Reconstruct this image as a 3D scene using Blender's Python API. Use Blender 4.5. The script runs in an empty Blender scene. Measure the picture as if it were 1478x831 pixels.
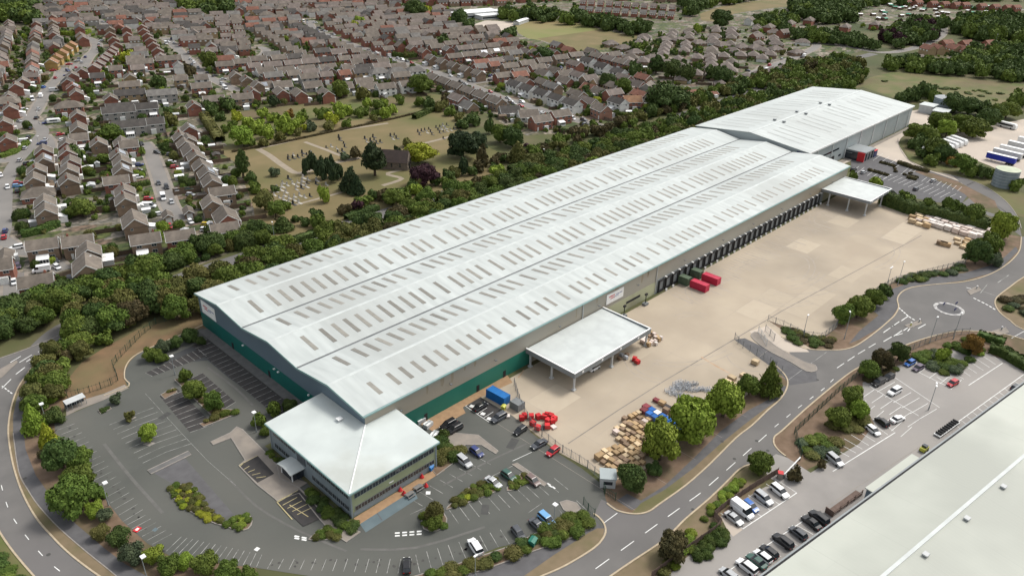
import bpy, bmesh, math, random
import numpy as np
from mathutils import Vector, Matrix
random.seed(7); rng = np.random.default_rng(11)
R = math.radians
scene = bpy.context.scene
col = scene.collection
# ------------------------------------------------------------------ camera model (photo 1478 x 831)
CX, CY, FPX, HC = 739.0, 415.5, 1120.71, 120.0
RW = np.array([[0.69798279, 0.31572681, -0.64275703], [-0.71576172, 0.33575235, -0.61233612], [0.02247626, 0.88746095, 0.46033453]])
def P(u, v, z=0.0):
    """map survey: a point of the photo, at height z, as world x, y"""
    d = RW @ np.array([u - CX, -(v - CY), -FPX]); t = (z - HC) / d[2]
    return (float(d[0] * t), float(d[1] * t))
def PL(pts, z=0.0): return [P(u, v, z) for u, v in pts]
def proj(x, y, z=0.0):
    c = RW.T @ np.array([x, y, z - HC]); return (CX + c[0] * FPX / -c[2], CY - c[1] * FPX / -c[2])
cam_d = bpy.data.cameras.new('camera'); cam = bpy.data.objects.new('camera', cam_d); col.objects.link(cam)
cam_d.sensor_width = 36; cam_d.lens = FPX / 1478 * 36; cam_d.clip_end = 6000; cam_d.clip_start = 1
M3 = Matrix([list(RW[0]), list(RW[1]), list(RW[2])])
cam.matrix_world = Matrix.Translation((0, 0, HC)) @ M3.to_4x4()
scene.camera = cam
# ------------------------------------------------------------------ tags
def tag(o, label=None, cat=None, group=None, kind=None):
    if label: o['label'] = label
    if cat: o['category'] = cat
    if group: o['group'] = group
    if kind: o['kind'] = kind
    return o
def empty(name, loc=(0, 0, 0), rz=0.0, label=None, cat=None, group=None, link=True):
    o = bpy.data.objects.new(name, None); o.empty_display_size = .5
    if link: col.objects.link(o)
    o.location = loc; o.rotation_euler = (0, 0, rz)
    return tag(o, label, cat, group)
def children_of(o): return KIDS.get(o.name, [])
KIDS = {}
def obj(name, me, parent=None, link=True):
    o = bpy.data.objects.new(name, me)
    if link: col.objects.link(o)
    if parent is not None:
        o.parent = parent; KIDS.setdefault(parent.name, []).append(o)
    return o
def copy_tree(o, parent=None):
    c = o.copy(); col.objects.link(c)
    if parent is not None:
        c.parent = parent; KIDS.setdefault(parent.name, []).append(c)
    for ch in list(KIDS.get(o.name, [])): copy_tree(ch, c)
    return c
# ------------------------------------------------------------------ mesh collector
class MB:
    def __init__(s): s.v = []; s.f = []; s.m = []
    def face(s, pts, mi=0):
        n = len(s.v); s.v += [tuple(p) for p in pts]; s.f.append(tuple(range(n, n + len(pts)))); s.m.append(mi); return s
    def mesh(s, verts, faces, mi=0):
        n = len(s.v); s.v += [tuple(p) for p in verts]
        for f in faces: s.f.append(tuple(i + n for i in f)); s.m.append(mi)
        return s
    def box(s, x0, y0, z0, x1, y1, z1, mi=0):
        v = [(x0,y0,z0),(x1,y0,z0),(x1,y1,z0),(x0,y1,z0),(x0,y0,z1),(x1,y0,z1),(x1,y1,z1),(x0,y1,z1)]
        return s.mesh(v, [(3,2,1,0),(4,5,6,7),(0,1,5,4),(1,2,6,5),(2,3,7,6),(3,0,4,7)], mi)
    def obox(s, cx, cy, z0, lx, ly, h, ang, mi=0):
        c, n = math.cos(ang), math.sin(ang); q = []
        for dx, dy in ((-.5,-.5),(.5,-.5),(.5,.5),(-.5,.5)): q.append((cx + dx*lx*c - dy*ly*n, cy + dx*lx*n + dy*ly*c))
        v = [(a, b, z0) for a, b in q] + [(a, b, z0 + h) for a, b in q]
        return s.mesh(v, [(3,2,1,0),(4,5,6,7),(0,1,5,4),(1,2,6,5),(2,3,7,6),(3,0,4,7)], mi)
    def prism(s, pts, z0, z1, mi=0, bottom=False):
        if area(pts) < 0: pts = pts[::-1]
        n = len(pts); v = [(p[0], p[1], z0) for p in pts] + [(p[0], p[1], z1) for p in pts]
        f = [(i, (i+1) % n, (i+1) % n + n, i + n) for i in range(n)] + [tuple(range(n, 2*n))]
        if bottom: f.append(tuple(range(n-1, -1, -1)))
        return s.mesh(v, f, mi)
    def tube(s, p, q, r0, r1=None, n=8, mi=0, caps=True):
        r1 = r0 if r1 is None else r1
        p, q = Vector(p), Vector(q); d = (q - p).normalized(); a = d.orthogonal().normalized(); b = d.cross(a)
        v = []
        for c, r in ((p, r0), (q, r1)):
            for i in range(n):
                t = 2*math.pi*i/n; v.append(tuple(c + a*math.cos(t)*r + b*math.sin(t)*r))
        f = [(i, (i+1) % n, (i+1) % n + n, i + n) for i in range(n)]
        if caps: f += [tuple(range(n-1, -1, -1)), tuple(range(n, 2*n))]
        return s.mesh(v, f, mi)
    def me(s, name, mats, smooth=False):
        m = bpy.data.meshes.new(name); m.from_pydata(s.v, [], s.f)
        if not isinstance(mats, (list, tuple)): mats = [mats]
        for x in mats: m.materials.append(x)
        m.polygons.foreach_set('material_index', s.m)
        if smooth: m.polygons.foreach_set('use_smooth', [True]*len(s.f))
        m.update(); return m
    def build(s, name, mats, parent=None, smooth=False, loc=None, rz=0):
        o = obj(name, s.me(name, mats, smooth), parent)
        if loc is not None: o.location = loc
        if rz: o.rotation_euler = (0, 0, rz)
        return o
def area(p): return .5*sum(p[i][0]*p[(i+1) % len(p)][1] - p[(i+1) % len(p)][0]*p[i][1] for i in range(len(p)))
def bev(o, w=.05, seg=1):
    m = o.modifiers.new('b', 'BEVEL'); m.width = w; m.segments = seg; m.limit_method = 'ANGLE'; return o
def sheet_mesh(pts, z):
    """flat sheet from a (possibly concave) outline"""
    from mathutils.geometry import tessellate_polygon
    if area(pts) < 0: pts = pts[::-1]
    tris = tessellate_polygon([[Vector((p[0], p[1], 0)) for p in pts]])
    fs = []
    for t in tris:
        a, b, c = [pts[i] for i in t]
        cr = (b[0]-a[0])*(c[1]-a[1]) - (b[1]-a[1])*(c[0]-a[0])
        fs.append(tuple(t) if cr > 0 else tuple(t[::-1]))
    return [(p[0], p[1], z) for p in pts], fs
def smooth_line(pts, n=4, closed=False):
    """Catmull-Rom through the points"""
    out = []; m = len(pts)
    rng_ = range(m if closed else m - 1)
    for i in rng_:
        p1, p2 = pts[i], pts[(i+1) % m]
        p0 = pts[(i-1) % m] if (closed or i > 0) else p1
        p3 = pts[(i+2) % m] if (closed or i < m-2) else p2
        for k in range(n):
            t = k/n; q = []
            for a in (0, 1):
                q.append(.5*((2*p1[a]) + (-p0[a]+p2[a])*t + (2*p0[a]-5*p1[a]+4*p2[a]-p3[a])*t*t + (-p0[a]+3*p1[a]-3*p2[a]+p3[a])*t**3))
            out.append(tuple(q))
    if not closed: out.append(tuple(pts[-1]))
    return out
def offset_line(pts, d, closed=False):
    n = len(pts); out = []
    for i in range(n):
        a = pts[i-1] if (i > 0 or closed) else pts[i]; b = pts[(i+1) % n] if (i < n-1 or closed) else pts[i]
        dx, dy = b[0]-a[0], b[1]-a[1]; l = math.hypot(dx, dy) or 1
        out.append((pts[i][0] - dy/l*d, pts[i][1] + dx/l*d))
    return out
def ribbon(mb, pts, w, z0, h=0.0, mi=0, closed=False, off=0.0):
    """strip of width w along a line, flat (h=0) or as a raised kerb"""
    A = offset_line(pts, off + w/2, closed); B = offset_line(pts, off - w/2, closed); n = len(pts)
    for i in range(n if closed else n-1):
        j = (i+1) % n
        a, b, c, d = A[i], A[j], B[j], B[i]
        mb.face([(d[0], d[1], z0+h), (c[0], c[1], z0+h), (b[0], b[1], z0+h), (a[0], a[1], z0+h)], mi)
        if h > 0:
            mb.face([(a[0], a[1], z0), (a[0], a[1], z0+h), (b[0], b[1], z0+h), (b[0], b[1], z0)], mi)
            mb.face([(d[0], d[1], z0), (c[0], c[1], z0), (c[0], c[1], z0+h), (d[0], d[1], z0+h)], mi)
def resample(pts, step):
    out = [pts[0]]; acc = 0; L = 0
    segs = [(pts[i], pts[i+1], math.dist(pts[i], pts[i+1])) for i in range(len(pts)-1)]
    tot = sum(s[2] for s in segs); n = max(1, int(round(tot/step))); st = tot/n
    res = [pts[0]]; d = st; pos = 0
    for a, b, l in segs:
        while d <= pos + l + 1e-6 and len(res) <= n:
            t = (d-pos)/l if l else 0; res.append((a[0]+(b[0]-a[0])*t, a[1]+(b[1]-a[1])*t)); d += st
        pos += l
    return res
def inside(p, poly):
    x, y = p; c = False; n = len(poly); j = n-1
    for i in range(n):
        xi, yi = poly[i]; xj, yj = poly[j]
        if (yi > y) != (yj > y) and x < (xj-xi)*(y-yi)/(yj-yi)+xi: c = not c
        j = i
    return c
# ------------------------------------------------------------------ materials
def new_mat(name):
    m = bpy.data.materials.new(name); m.use_nodes = True; nt = m.node_tree
    return m, nt, nt.nodes, nt.links, nt.nodes['Principled BSDF']
def srgb(r, g, b):
    f = lambda c: (c/255/12.92) if c/255 <= .04045 else ((c/255+.055)/1.055)**2.4
    return (f(r), f(g), f(b), 1)
def mat(name, c1, c2=None, rough=.8, scale=.5, detail=6, spec=.3, metal=0, bump=0, bscale=8, world=False, rand=0.0, stretch=None, c3=None, s3=.05, lo=.35, hi=.65):
    """noise-mixed colour pair; rand varies brightness per object; c3 adds broad stains"""
    m, nt, N, L, b = new_mat(name)
    b.inputs['Roughness'].default_value = rough; b.inputs['Specular IOR Level'].default_value = spec; b.inputs['Metallic'].default_value = metal
    if len(c1) == 3: c1 = (*c1, 1)
    if c2 is None: c2 = tuple(x*.8 for x in c1[:3])
    if len(c2) == 3: c2 = (*c2, 1)
    if world:
        g = N.new('ShaderNodeNewGeometry'); src = g.outputs['Position']
    else:
        g = N.new('ShaderNodeTexCoord'); src = g.outputs['Object']
    if stretch:
        mp = N.new('ShaderNodeMapping'); mp.inputs['Scale'].default_value = stretch; L.new(src, mp.inputs[0]); src = mp.outputs[0]
    n = N.new('ShaderNodeTexNoise'); n.inputs['Scale'].default_value = scale; n.inputs['Detail'].default_value = detail; L.new(src, n.inputs['Vector'])
    r = N.new('ShaderNodeMapRange'); r.inputs['From Min'].default_value = lo; r.inputs['From Max'].default_value = hi; L.new(n.outputs['Fac'], r.inputs['Value'])
    mx = N.new('ShaderNodeMix'); mx.data_type = 'RGBA'; mx.inputs['A'].default_value = c1; mx.inputs['B'].default_value = c2
    L.new(r.outputs[0], mx.inputs['Factor']); out = mx.outputs['Result']
    if c3 is not None:
        if len(c3) == 3: c3 = (*c3, 1)
        n3 = N.new('ShaderNodeTexNoise'); n3.inputs['Scale'].default_value = s3; n3.inputs['Detail'].default_value = 4; L.new(src, n3.inputs['Vector'])
        r3 = N.new('ShaderNodeMapRange'); r3.inputs['From Min'].default_value = .48; r3.inputs['From Max'].default_value = .68; L.new(n3.outputs['Fac'], r3.inputs['Value'])
        m3 = N.new('ShaderNodeMix'); m3.data_type = 'RGBA'; L.new(r3.outputs[0], m3.inputs['Factor']); L.new(out, m3.inputs['A']); m3.inputs['B'].default_value = c3; out = m3.outputs['Result']
    if rand:
        oi = N.new('ShaderNodeObjectInfo'); mr = N.new('ShaderNodeMapRange'); mr.inputs['To Min'].default_value = 1-rand; mr.inputs['To Max'].default_value = 1+rand
        L.new(oi.outputs['Random'], mr.inputs['Value'])
        hs = N.new('ShaderNodeHueSaturation'); L.new(out, hs.inputs['Color']); L.new(mr.outputs[0], hs.inputs['Value']); out = hs.outputs[0]
    L.new(out, b.inputs['Base Color'])
    if bump:
        nb = N.new('ShaderNodeTexNoise'); nb.inputs['Scale'].default_value = bscale; nb.inputs['Detail'].default_value = 4; L.new(src, nb.inputs['Vector'])
        bp = N.new('ShaderNodeBump'); bp.inputs['Strength'].default_value = bump; bp.inputs['Distance'].default_value = .1; L.new(nb.outputs['Fac'], bp.inputs['Height']); L.new(bp.outputs[0], b.inputs['Normal'])
    return m
def node_math(N, L, op, a, b=None):
    n = N.new('ShaderNodeMath'); n.operation = op
    for i, x in enumerate((a, b)):
        if x is None: continue
        if isinstance(x, (int, float)): n.inputs[i].default_value = x
        else: L.new(x, n.inputs[i])
    return n.outputs[0]
def ribbed(m, axis, pitch, depth=.25):
    """adds profiled-sheet ribs as bump, running across the given axis"""
    nt = m.node_tree; N, L = nt.nodes, nt.links; b = N['Principled BSDF']
    tc = N.new('ShaderNodeTexCoord'); sp = N.new('ShaderNodeSeparateXYZ'); L.new(tc.outputs['Object'], sp.inputs[0])
    f = node_math(N, L, 'FRACT', node_math(N, L, 'MULTIPLY', sp.outputs[axis], 1/pitch))
    g = node_math(N, L, 'GREATER_THAN', f, .82)
    bp = N.new('ShaderNodeBump'); bp.inputs['Strength'].default_value = depth; bp.inputs['Distance'].default_value = .05
    L.new(g, bp.inputs['Height']); L.new(bp.outputs[0], b.inputs['Normal']); return m
def lines_mix(m, axis, pitch, width, colr, fac=.6, off=0.0):
    """thin darker lines in the sheeting itself (laps and seams) every pitch metres"""
    nt = m.node_tree; N, L = nt.nodes, nt.links; b = N['Principled BSDF']
    old = b.inputs['Base Color'].links[0].from_socket
    tc = N.new('ShaderNodeTexCoord'); sp = N.new('ShaderNodeSeparateXYZ'); L.new(tc.outputs['Object'], sp.inputs[0])
    f = node_math(N, L, 'FRACT', node_math(N, L, 'MULTIPLY', node_math(N, L, 'ADD', sp.outputs[axis], off), 1/pitch))
    g = node_math(N, L, 'MULTIPLY', node_math(N, L, 'LESS_THAN', f, width/pitch), fac)
    mx = N.new('ShaderNodeMix'); mx.data_type = 'RGBA'; L.new(g, mx.inputs['Factor']); L.new(old, mx.inputs['A']); mx.inputs['B'].default_value = (*colr, 1)
    L.new(mx.outputs['Result'], b.inputs['Base Color']); return m
ORD = ['first','second','third','fourth','fifth','sixth','seventh','eighth','ninth','tenth','eleventh','twelfth','thirteenth','fourteenth','fifteenth','sixteenth','seventeenth','eighteenth','nineteenth','twentieth']
for k in range(1, 10): ORD.append('twenty-' + ORD[k-1])
ORD.append('thirtieth')
for k in range(1, 10): ORD.append('thirty-' + ORD[k-1])
ORD.append('fortieth')
for k in range(1, 10): ORD.append('forty-' + ORD[k-1])
# ------------------------------------------------------------------ light
SUN_EL, SUN_AZ = R(52), R(-12)      # azimuth measured from +x towards +y
w = bpy.data.worlds.new('World'); scene.world = w; w.use_nodes = True
wn, wl = w.node_tree.nodes, w.node_tree.links
sky = wn.new('ShaderNodeTexSky'); sky.sky_type = 'NISHITA'; sky.sun_disc = False
sky.sun_elevation = SUN_EL; sky.sun_rotation = math.pi/2 - SUN_AZ
sky.air_density = 1.0; sky.dust_density = 2.5; sky.ozone_density = 1.0
hsv = wn.new('ShaderNodeHueSaturation'); hsv.inputs['Saturation'].default_value = .3   # an overcast, nearly white sky
tint = wn.new('ShaderNodeMix'); tint.data_type = 'RGBA'; tint.blend_type = 'MULTIPLY'; tint.inputs['Factor'].default_value = 1; tint.inputs['B'].default_value = (1.0, .99, .955, 1)
wl.new(sky.outputs[0], hsv.inputs['Color']); wl.new(hsv.outputs[0], tint.inputs['A']); wl.new(tint.outputs['Result'], wn['Background'].inputs['Color']); wn['Background'].inputs['Strength'].default_value = .15
sd = bpy.data.lights.new('sun', 'SUN'); sd.energy = 1.45; sd.angle = R(16); sd.color = (1, .965, .9)
so = bpy.data.objects.new('sun', sd); col.objects.link(so)
sv = Vector((math.cos(SUN_EL)*math.cos(SUN_AZ), math.cos(SUN_EL)*math.sin(SUN_AZ), math.sin(SUN_EL)))
so.rotation_euler = sv.to_track_quat('Z', 'Y').to_euler(); so.location = (0, 0, 300)
vs = scene.view_settings; vs.view_transform = 'Standard'; vs.look = 'None'; vs.gamma = 1; vs.exposure = 0.66; vs.use_curve_mapping = False
# ------------------------------------------------------------------ ground materials
M = {}
M['ground'] = mat('rough ground', (.075, .085, .03), (.12, .105, .055), .95, .05, 8, world=True, c3=(.05, .065, .022), s3=.01)
M['asphalt'] = mat('car park asphalt', (.098, .1, .09), (.08, .083, .075), .9, .12, 8, world=True, bump=.05, bscale=6, c3=(.12, .118, .105), s3=.03)
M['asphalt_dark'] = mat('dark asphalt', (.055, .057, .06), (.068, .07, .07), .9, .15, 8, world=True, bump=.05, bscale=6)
M['bay_dark'] = mat('dark block paving', (.042, .04, .04), (.055, .05, .048), .9, .6, 6, world=True)
M['road'] = mat('road asphalt', (.155, .147, .14), (.125, .12, .115), .9, .1, 8, world=True, bump=.05, bscale=6, c3=(.14, .132, .13), s3=.02)
M['path'] = mat('tarmac path', (.115, .112, .115), (.095, .092, .095), .9, .5, 8, world=True)
M['road_pale'] = mat('worn road surface', (.3, .28, .262), (.25, .235, .222), .9, .12, 8, world=True, c3=(.35, .325, .3), s3=.03)
M['concrete'] = mat('yard concrete', (.43, .362, .278), (.36, .3, .23), .9, .05, 9, world=True, c3=(.3, .255, .2), s3=.022)
M['concrete2'] = mat('pale concrete', (.5, .43, .36), (.42, .365, .31), .9, .05, 9, world=True)
M['pave'] = mat('footway paving', (.27, .235, .2), (.22, .195, .17), .9, .4, 8, world=True)
M['pave_or'] = mat('orange block paving', (.36, .23, .13), (.3, .19, .11), .9, .8, 8, world=True)
M['pave_grey'] = mat('grey slab paving', (.15, .145, .14), (.12, .118, .115), .9, .6, 8, world=True)
M['slab'] = mat('blue grey painted slab', (.13, .17, .185), (.105, .14, .155), .85, .3, 8, world=True)
M['kerb'] = mat('kerb stone', (.46, .38, .27), (.38, .31, .22), .9, 1.2, 4, world=True)
M['kerb_grey'] = mat('grey kerb', (.3, .27, .24), (.24, .22, .2), .9, 1.2, 4, world=True)
M['verge'] = mat('dry verge grass', (.16, .125, .075), (.2, .15, .095), .95, .35, 8, world=True, c3=(.11, .11, .045), s3=.08, bump=.2)
M['soil'] = mat('bark and soil', (.14, .095, .062), (.19, .13, .09), .95, .5, 8, world=True, c3=(.1, .085, .045), s3=.1, bump=.2)
M['scrub'] = mat('brown dry grass bank', (.2, .125, .07), (.145, .1, .055), .95, .25, 9, world=True, c3=(.15, .125, .06), s3=.05, bump=.2)
M['dry'] = mat('dry meadow grass', (.19, .145, .072), (.15, .122, .056), .95, .06, 9, world=True, c3=(.115, .115, .042), s3=.02)
M['pitch'] = mat('mown pitch grass', (.17, .18, .06), (.2, .185, .075), .95, .04, 8, world=True, c3=(.23, .18, .085), s3=.012)
M['meadow'] = mat('rough meadow', (.095, .115, .035), (.16, .135, .065), .95, .07, 9, world=True, c3=(.13, .1, .055), s3=.03, bump=.2)
M['white'] = mat('road paint', (.78, .78, .76), (.6, .6, .58), .7, .8, 5, world=True)
M['faint'] = mat('worn bay paint', (.36, .355, .335), (.15, .15, .142), .8, .7, 5, world=True, lo=.42, hi=.62)
M['yellow'] = mat('yellow road paint', (.55, .47, .24), (.42, .36, .2), .8, .7, 5, world=True)
M['housing_road'] = mat('estate road', (.22, .205, .19), (.18, .17, .16), .9, .08, 8, world=True)
M['gravel'] = mat('stony path', (.3, .25, .19), (.25, .21, .16), .9, .3, 8, world=True)

def garden_mat():
    """small plots of lawn, slabs, gravel and planting, each a cell of its own"""
    m, nt, N, L, b = new_mat('back gardens'); b.inputs['Roughness'].default_value = .95
    g = N.new('ShaderNodeNewGeometry'); mp = N.new('ShaderNodeMapping'); mp.inputs['Rotation'].default_value = (0, 0, R(18)); mp.inputs['Scale'].default_value = (.11, .17, 0.1)
    L.new(g.outputs['Position'], mp.inputs[0])
    v = N.new('ShaderNodeTexVoronoi'); v.feature = 'F1'; v.distance = 'CHEBYCHEV'; v.inputs['Scale'].default_value = 1; v.inputs['Randomness'].default_value = .8; L.new(mp.outputs[0], v.inputs['Vector'])
    sp = N.new('ShaderNodeSeparateColor'); L.new(v.outputs['Color'], sp.inputs[0])
    cr = N.new('ShaderNodeValToRGB'); cr.color_ramp.interpolation = 'CONSTANT'; e = cr.color_ramp.elements
    cs = [(0, (.085, .105, .03)), (.2, (.16, .14, .1)), (.34, (.2, .18, .16)), (.48, (.06, .085, .025)), (.6, (.28, .24, .2)), (.72, (.13, .12, .07)), (.84, (.17, .12, .09)), (.93, (.1, .12, .035))]
    e[0].position = 0; e[0].color = (*cs[0][1], 1); e[1].position = cs[1][0]; e[1].color = (*cs[1][1], 1)
    for p, c in cs[2:]:
        x = e.new(p); x.color = (*c, 1)
    L.new(sp.outputs[0], cr.inputs[0])
    n = N.new('ShaderNodeTexNoise'); n.inputs['Scale'].default_value = .45; n.inputs['Detail'].default_value = 8; L.new(g.outputs['Position'], n.inputs['Vector'])
    cr2 = N.new('ShaderNodeValToRGB'); e2 = cr2.color_ramp.elements; e2[0].position = .35; e2[0].color = (.3, .34, .28, 1); e2[1].position = .68; e2[1].color = (1.25, 1.2, 1.15, 1)
    L.new(n.outputs['Fac'], cr2.inputs[0])
    mx = N.new('ShaderNodeMix'); mx.data_type = 'RGBA'; mx.blend_type = 'MULTIPLY'; mx.inputs['Factor'].default_value = 1; L.new(cr.outputs[0], mx.inputs['A']); L.new(cr2.outputs[0], mx.inputs['B'])
    L.new(mx.outputs['Result'], b.inputs['Base Color']); return m
M['garden'] = garden_mat()

def sheet_w(name, pts, z, m, kind='structure'):
    v, f = sheet_mesh(pts, z); mb = MB(); mb.mesh(v, f); o = mb.build(name, m); tag(o, kind=kind); return o
def sheet(name, px, z, m): return sheet_w(name, PL(px), z, m)
def kerb(px, closed=False, w=.35, h=.12, m='kerb', z=.012, sm=3, world=False, name='kerb'):
    pts = px if world else PL(px)
    if sm > 1: pts = smooth_line(pts, sm, closed)
    mb = MB(); ribbon(mb, pts, w, z, h, closed=closed); return tag(mb.build(name, M[m]), kind='structure')
def line(px, w=.12, m='white', dash=None, gap=None, z=.048, sm=1, name='road_marking'):
    pts = PL(px)
    if sm > 1: pts = smooth_line(pts, sm)
    mb = MB()
    if dash is None: ribbon(mb, pts, w, z)
    else:
        tot = sum(math.dist(pts[i], pts[i+1]) for i in range(len(pts)-1)); d = 0
        fine = resample(pts, .5)
        k = int(dash/.5); g = int(gap/.5); i = 0
        while i + k < len(fine): ribbon(mb, fine[i:i+k+1], w, z); i += k + g
    return tag(mb.build(name, M[m]), kind='structure')
def bays(a, b, n, va, vb=None, m='faint', w=.12, z=.046, base=None, head=False):
    """n+1 bay lines from a to b; va, vb: where the first and the last line end (all photo points)"""
    A, B, E, F = P(*a), P(*b), P(*va), P(*(vb or (b[0]+va[0]-a[0], b[1]+va[1]-a[1])))
    mb = MB()
    for i in range(n+1):
        t = i/n; s = (A[0]+(B[0]-A[0])*t, A[1]+(B[1]-A[1])*t); e = (E[0]+(F[0]-E[0])*t, E[1]+(F[1]-E[1])*t)
        ribbon(mb, [s, e], w, z)
    if head: ribbon(mb, [A, B], w*1.3, z+.004)
    if base: sheet_w("parking_bays", [A, B, F, E], z-.003, M[base])
    return tag(mb.build('bay_markings', M[m]), kind='structure')

# one ground sheet to the horizon
gm = MB(); gm.mesh([(-900, -900, 0), (3200, -900, 0), (3200, 3000, 0), (-900, 3000, 0)], [(0, 1, 2, 3)]); tag(gm.build('ground', M['ground']), kind='structure')
# housing estate ground
sheet('gardens', [(-400, 560), (-60, 470), (60, 445), (150, 425), (280, 385), (345, 360), (345, 330), (385, 312), (380, 260), (345, 235), (325, 195), (290, 165), (420, 135), (560, 130), (640, 128), (700, 165), (760, 196), (840, 190), (900, 172), (1000, 150), (1100, 110), (1180, 96), (1260, 68), (1200, 50), (1300, -20), (1100, -60), (500, -60), (-500, -60)], .008, M['garden'])
# open land
sheet('meadow', [(1232, 128), (1255, 112), (1290, 104), (1380, 112), (1478, 122), (1560, 128), (1560, 175), (1478, 150), (1440, 160), (1400, 145), (1330, 150), (1316, 150), (1245, 126)], .012, M['meadow'])
sheet('playing_field', [(742, 34), (770, 31), (800, 30), (850, 36), (868, 44), (895, 52), (925, 52), (912, 60), (870, 72), (838, 76), (815, 70), (790, 60), (762, 56), (748, 48)], .012, M['pitch'])
sheet('dry_field', [(775, 56), (868, 43), (900, 50), (935, 48), (918, 58), (870, 72), (838, 76), (815, 70)], .016, M['dry'])
sheet('far_field', [(1010, 20), (1040, 10), (1100, 0), (1170, -8), (1250, -12), (1240, 0), (1150, 8), (1100, 14), (1060, 20), (1040, 32), (1012, 30)], .012, M['dry'])
sheet('cemetery_grass', [(310, 215), (420, 188), (480, 178), (560, 168), (628, 158), (655, 168), (668, 190), (700, 210), (730, 225), (722, 246), (660, 268), (560, 300), (480, 325), (400, 345), (372, 350), (366, 300), (352, 262), (340, 235)], .012, M['dry'])
sheet('orchard_grass', [(290, 172), (330, 165), (420, 150), (520, 140), (600, 132), (650, 140), (650, 152), (560, 168), (480, 178), (420, 188), (330, 212)], .014, M['meadow'])
for q, w_ in (([(372, 215), (388, 224), (410, 240), (432, 250), (470, 238), (520, 228)], 3.2), ([(376, 214), (410, 206), (470, 192), (560, 178)], 2.2), ([(440, 205), (470, 216), (500, 226), (545, 222)], 2.2), ([(552, 268), (580, 258), (560, 250), (620, 238)], 2.4), ([(425, 296), (470, 284), (520, 270)], 1.6), ([(600, 210), (640, 200), (668, 192)], 2.2)):
    mb = MB(); ribbon(mb, smooth_line(PL(q), 4), w_, .024); tag(mb.build('cemetery_path', M['gravel']), kind='structure')
# estate roads
STREETS = []
def street(px, w_, m='housing_road', z=.02, nm='street'):
    z += .004*len(STREETS); w_ *= .85; pts = smooth_line(PL(px), 5); mb = MB(); ribbon(mb, pts, w_, z); tag(mb.build(nm, M[m]), kind='structure')
    for sgn in (-1, 1):
        k = MB(); ribbon(k, offset_line(pts, sgn*(w_/2+.65)), 1.25, z-.014, 0); tag(k.build('pavement', M['pave']), kind='structure')
    STREETS.append((pts, w_/2+1.6))
street([(20, 420), (0, 352), (4, 330), (6, 290), (10, 262), (22, 236), (50, 205), (62, 190), (50, 178), (38, 172)], 7)
street([(-60, 215), (0, 232), (30, 222), (52, 205)], 6)
street([(-30, 190), (10, 188), (30, 178), (48, 165), (60, 145), (72, 125), (86, 110), (88, 98)], 7)
street([(62, 195), (70, 205), (72, 215)], 6)
street([(4, 345), (30, 362), (60, 368), (92, 390)], 6)
street([(20, 395), (20, 430)], 7)
street([(206, 206), (216, 218), (228, 248), (238, 278), (246, 300), (262, 320)], 7)
street([(88, 100), (104, 105), (110, 92)], 6)
street([(118, 98), (128, 82), (138, 72), (138, 62), (120, 54), (104, 54)], 8)
street([(140, 28), (150, 34), (165, 40)], 6)
street([(238, 55), (252, 66), (265, 80), (278, 92), (290, 106), (310, 116), (336, 128), (344, 132)], 7)
street([(190, 106), (215, 104), (245, 100), (275, 98)], 5)
street([(446, 30), (452, 42), (490, 58), (530, 72), (560, 82), (600, 95), (625, 103), (660, 116), (720, 140), (760, 152), (800, 165), (850, 178), (872, 184)], 8)
street([(700, 118), (730, 106), (760, 92)], 6)
street([(672, 122), (712, 116)], 5)
street([(840, 90), (870, 84), (900, 80), (930, 86)], 6)
street([(800, 98), (822, 108), (860, 110)], 6)
street([(1060, 116), (1100, 100), (1140, 86), (1178, 68), (1170, 60)], 7)
street([(1165, 62), (1215, 66), (1270, 76), (1310, 72), (1345, 60), (1360, 50), (1362, 40)], 7)
street([(360, 96), (384, 74), (372, 68)], 6)
street([(600, 45), (625, 52), (640, 48)], 6)
street([(1440, 22), (1462, 16), (1478, 14)], 7)
# ring road along the belt
ring = smooth_line([P(64, 500), P(95, 474), (66, 235.5), (82, 239.5), (100, 241.3), (138, 242), (220, 241.5), (308, 243.5), (366, 244.5), (450, 248), (540, 252), (620, 254), (700, 250)], 5)
mb = MB(); ribbon(mb, ring, 8, .02); tag(mb.build('ring_road', M['road']), kind='structure')
STREETS.append((ring, 5.5))
# ------------------------------------------------------------------ ring road at the left
# (kerb lines are traced once and used for the sheets and the kerbs)
inner = [(100, 480), (64, 514), (48, 528), (37, 543), (27, 558), (19, 578), (14, 600), (12, 623), (15, 650), (21, 678), (30, 705), (42, 730), (56, 752), (72, 770), (90, 789), (112, 808), (142, 830), (170, 848)]
outer = [(-8, 752), (0, 768), (12, 786), (25, 803), (50, 832), (64, 846)]
sheet('left_road', [(100, 474), (84, 484), (40, 502), (0, 516), (-90, 545), (-120, 640), (-60, 720)] + outer + [(170, 848)] + inner[::-1], .026, M['road'])
sheet('left_verge', inner + [(212, 846), (180, 815), (150, 790), (110, 756), (77, 721), (52, 686), (37, 648), (33, 610), (37, 572), (46, 550), (80, 520), (112, 484)], .02, M['verge'])
sheet('footpath', [(60, 528), (38, 548), (24, 575), (19, 600), (19, 625), (27, 680), (40, 706), (57, 731), (87, 763), (125, 796), (160, 824), (185, 846), (226, 846), (212, 831), (180, 813), (150, 790), (110, 756), (77, 721), (52, 686), (37, 648), (33, 610), (37, 572), (46, 550)], .032, M['path'])
sheet('planting_bed', [(37, 572), (46, 550), (80, 512), (100, 500), (95, 588), (80, 610), (82, 625), (110, 651), (130, 694), (155, 724), (176, 751), (213, 784), (250, 804), (370, 819), (370, 850), (226, 846), (212, 831), (180, 813), (150, 790), (110, 756), (77, 721), (52, 686), (37, 648), (33, 610)], .02, M['soil'])
sheet('grass_corner', [(-40, 740)] + outer + [(-60, 850)], .03, M['meadow'])
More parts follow.
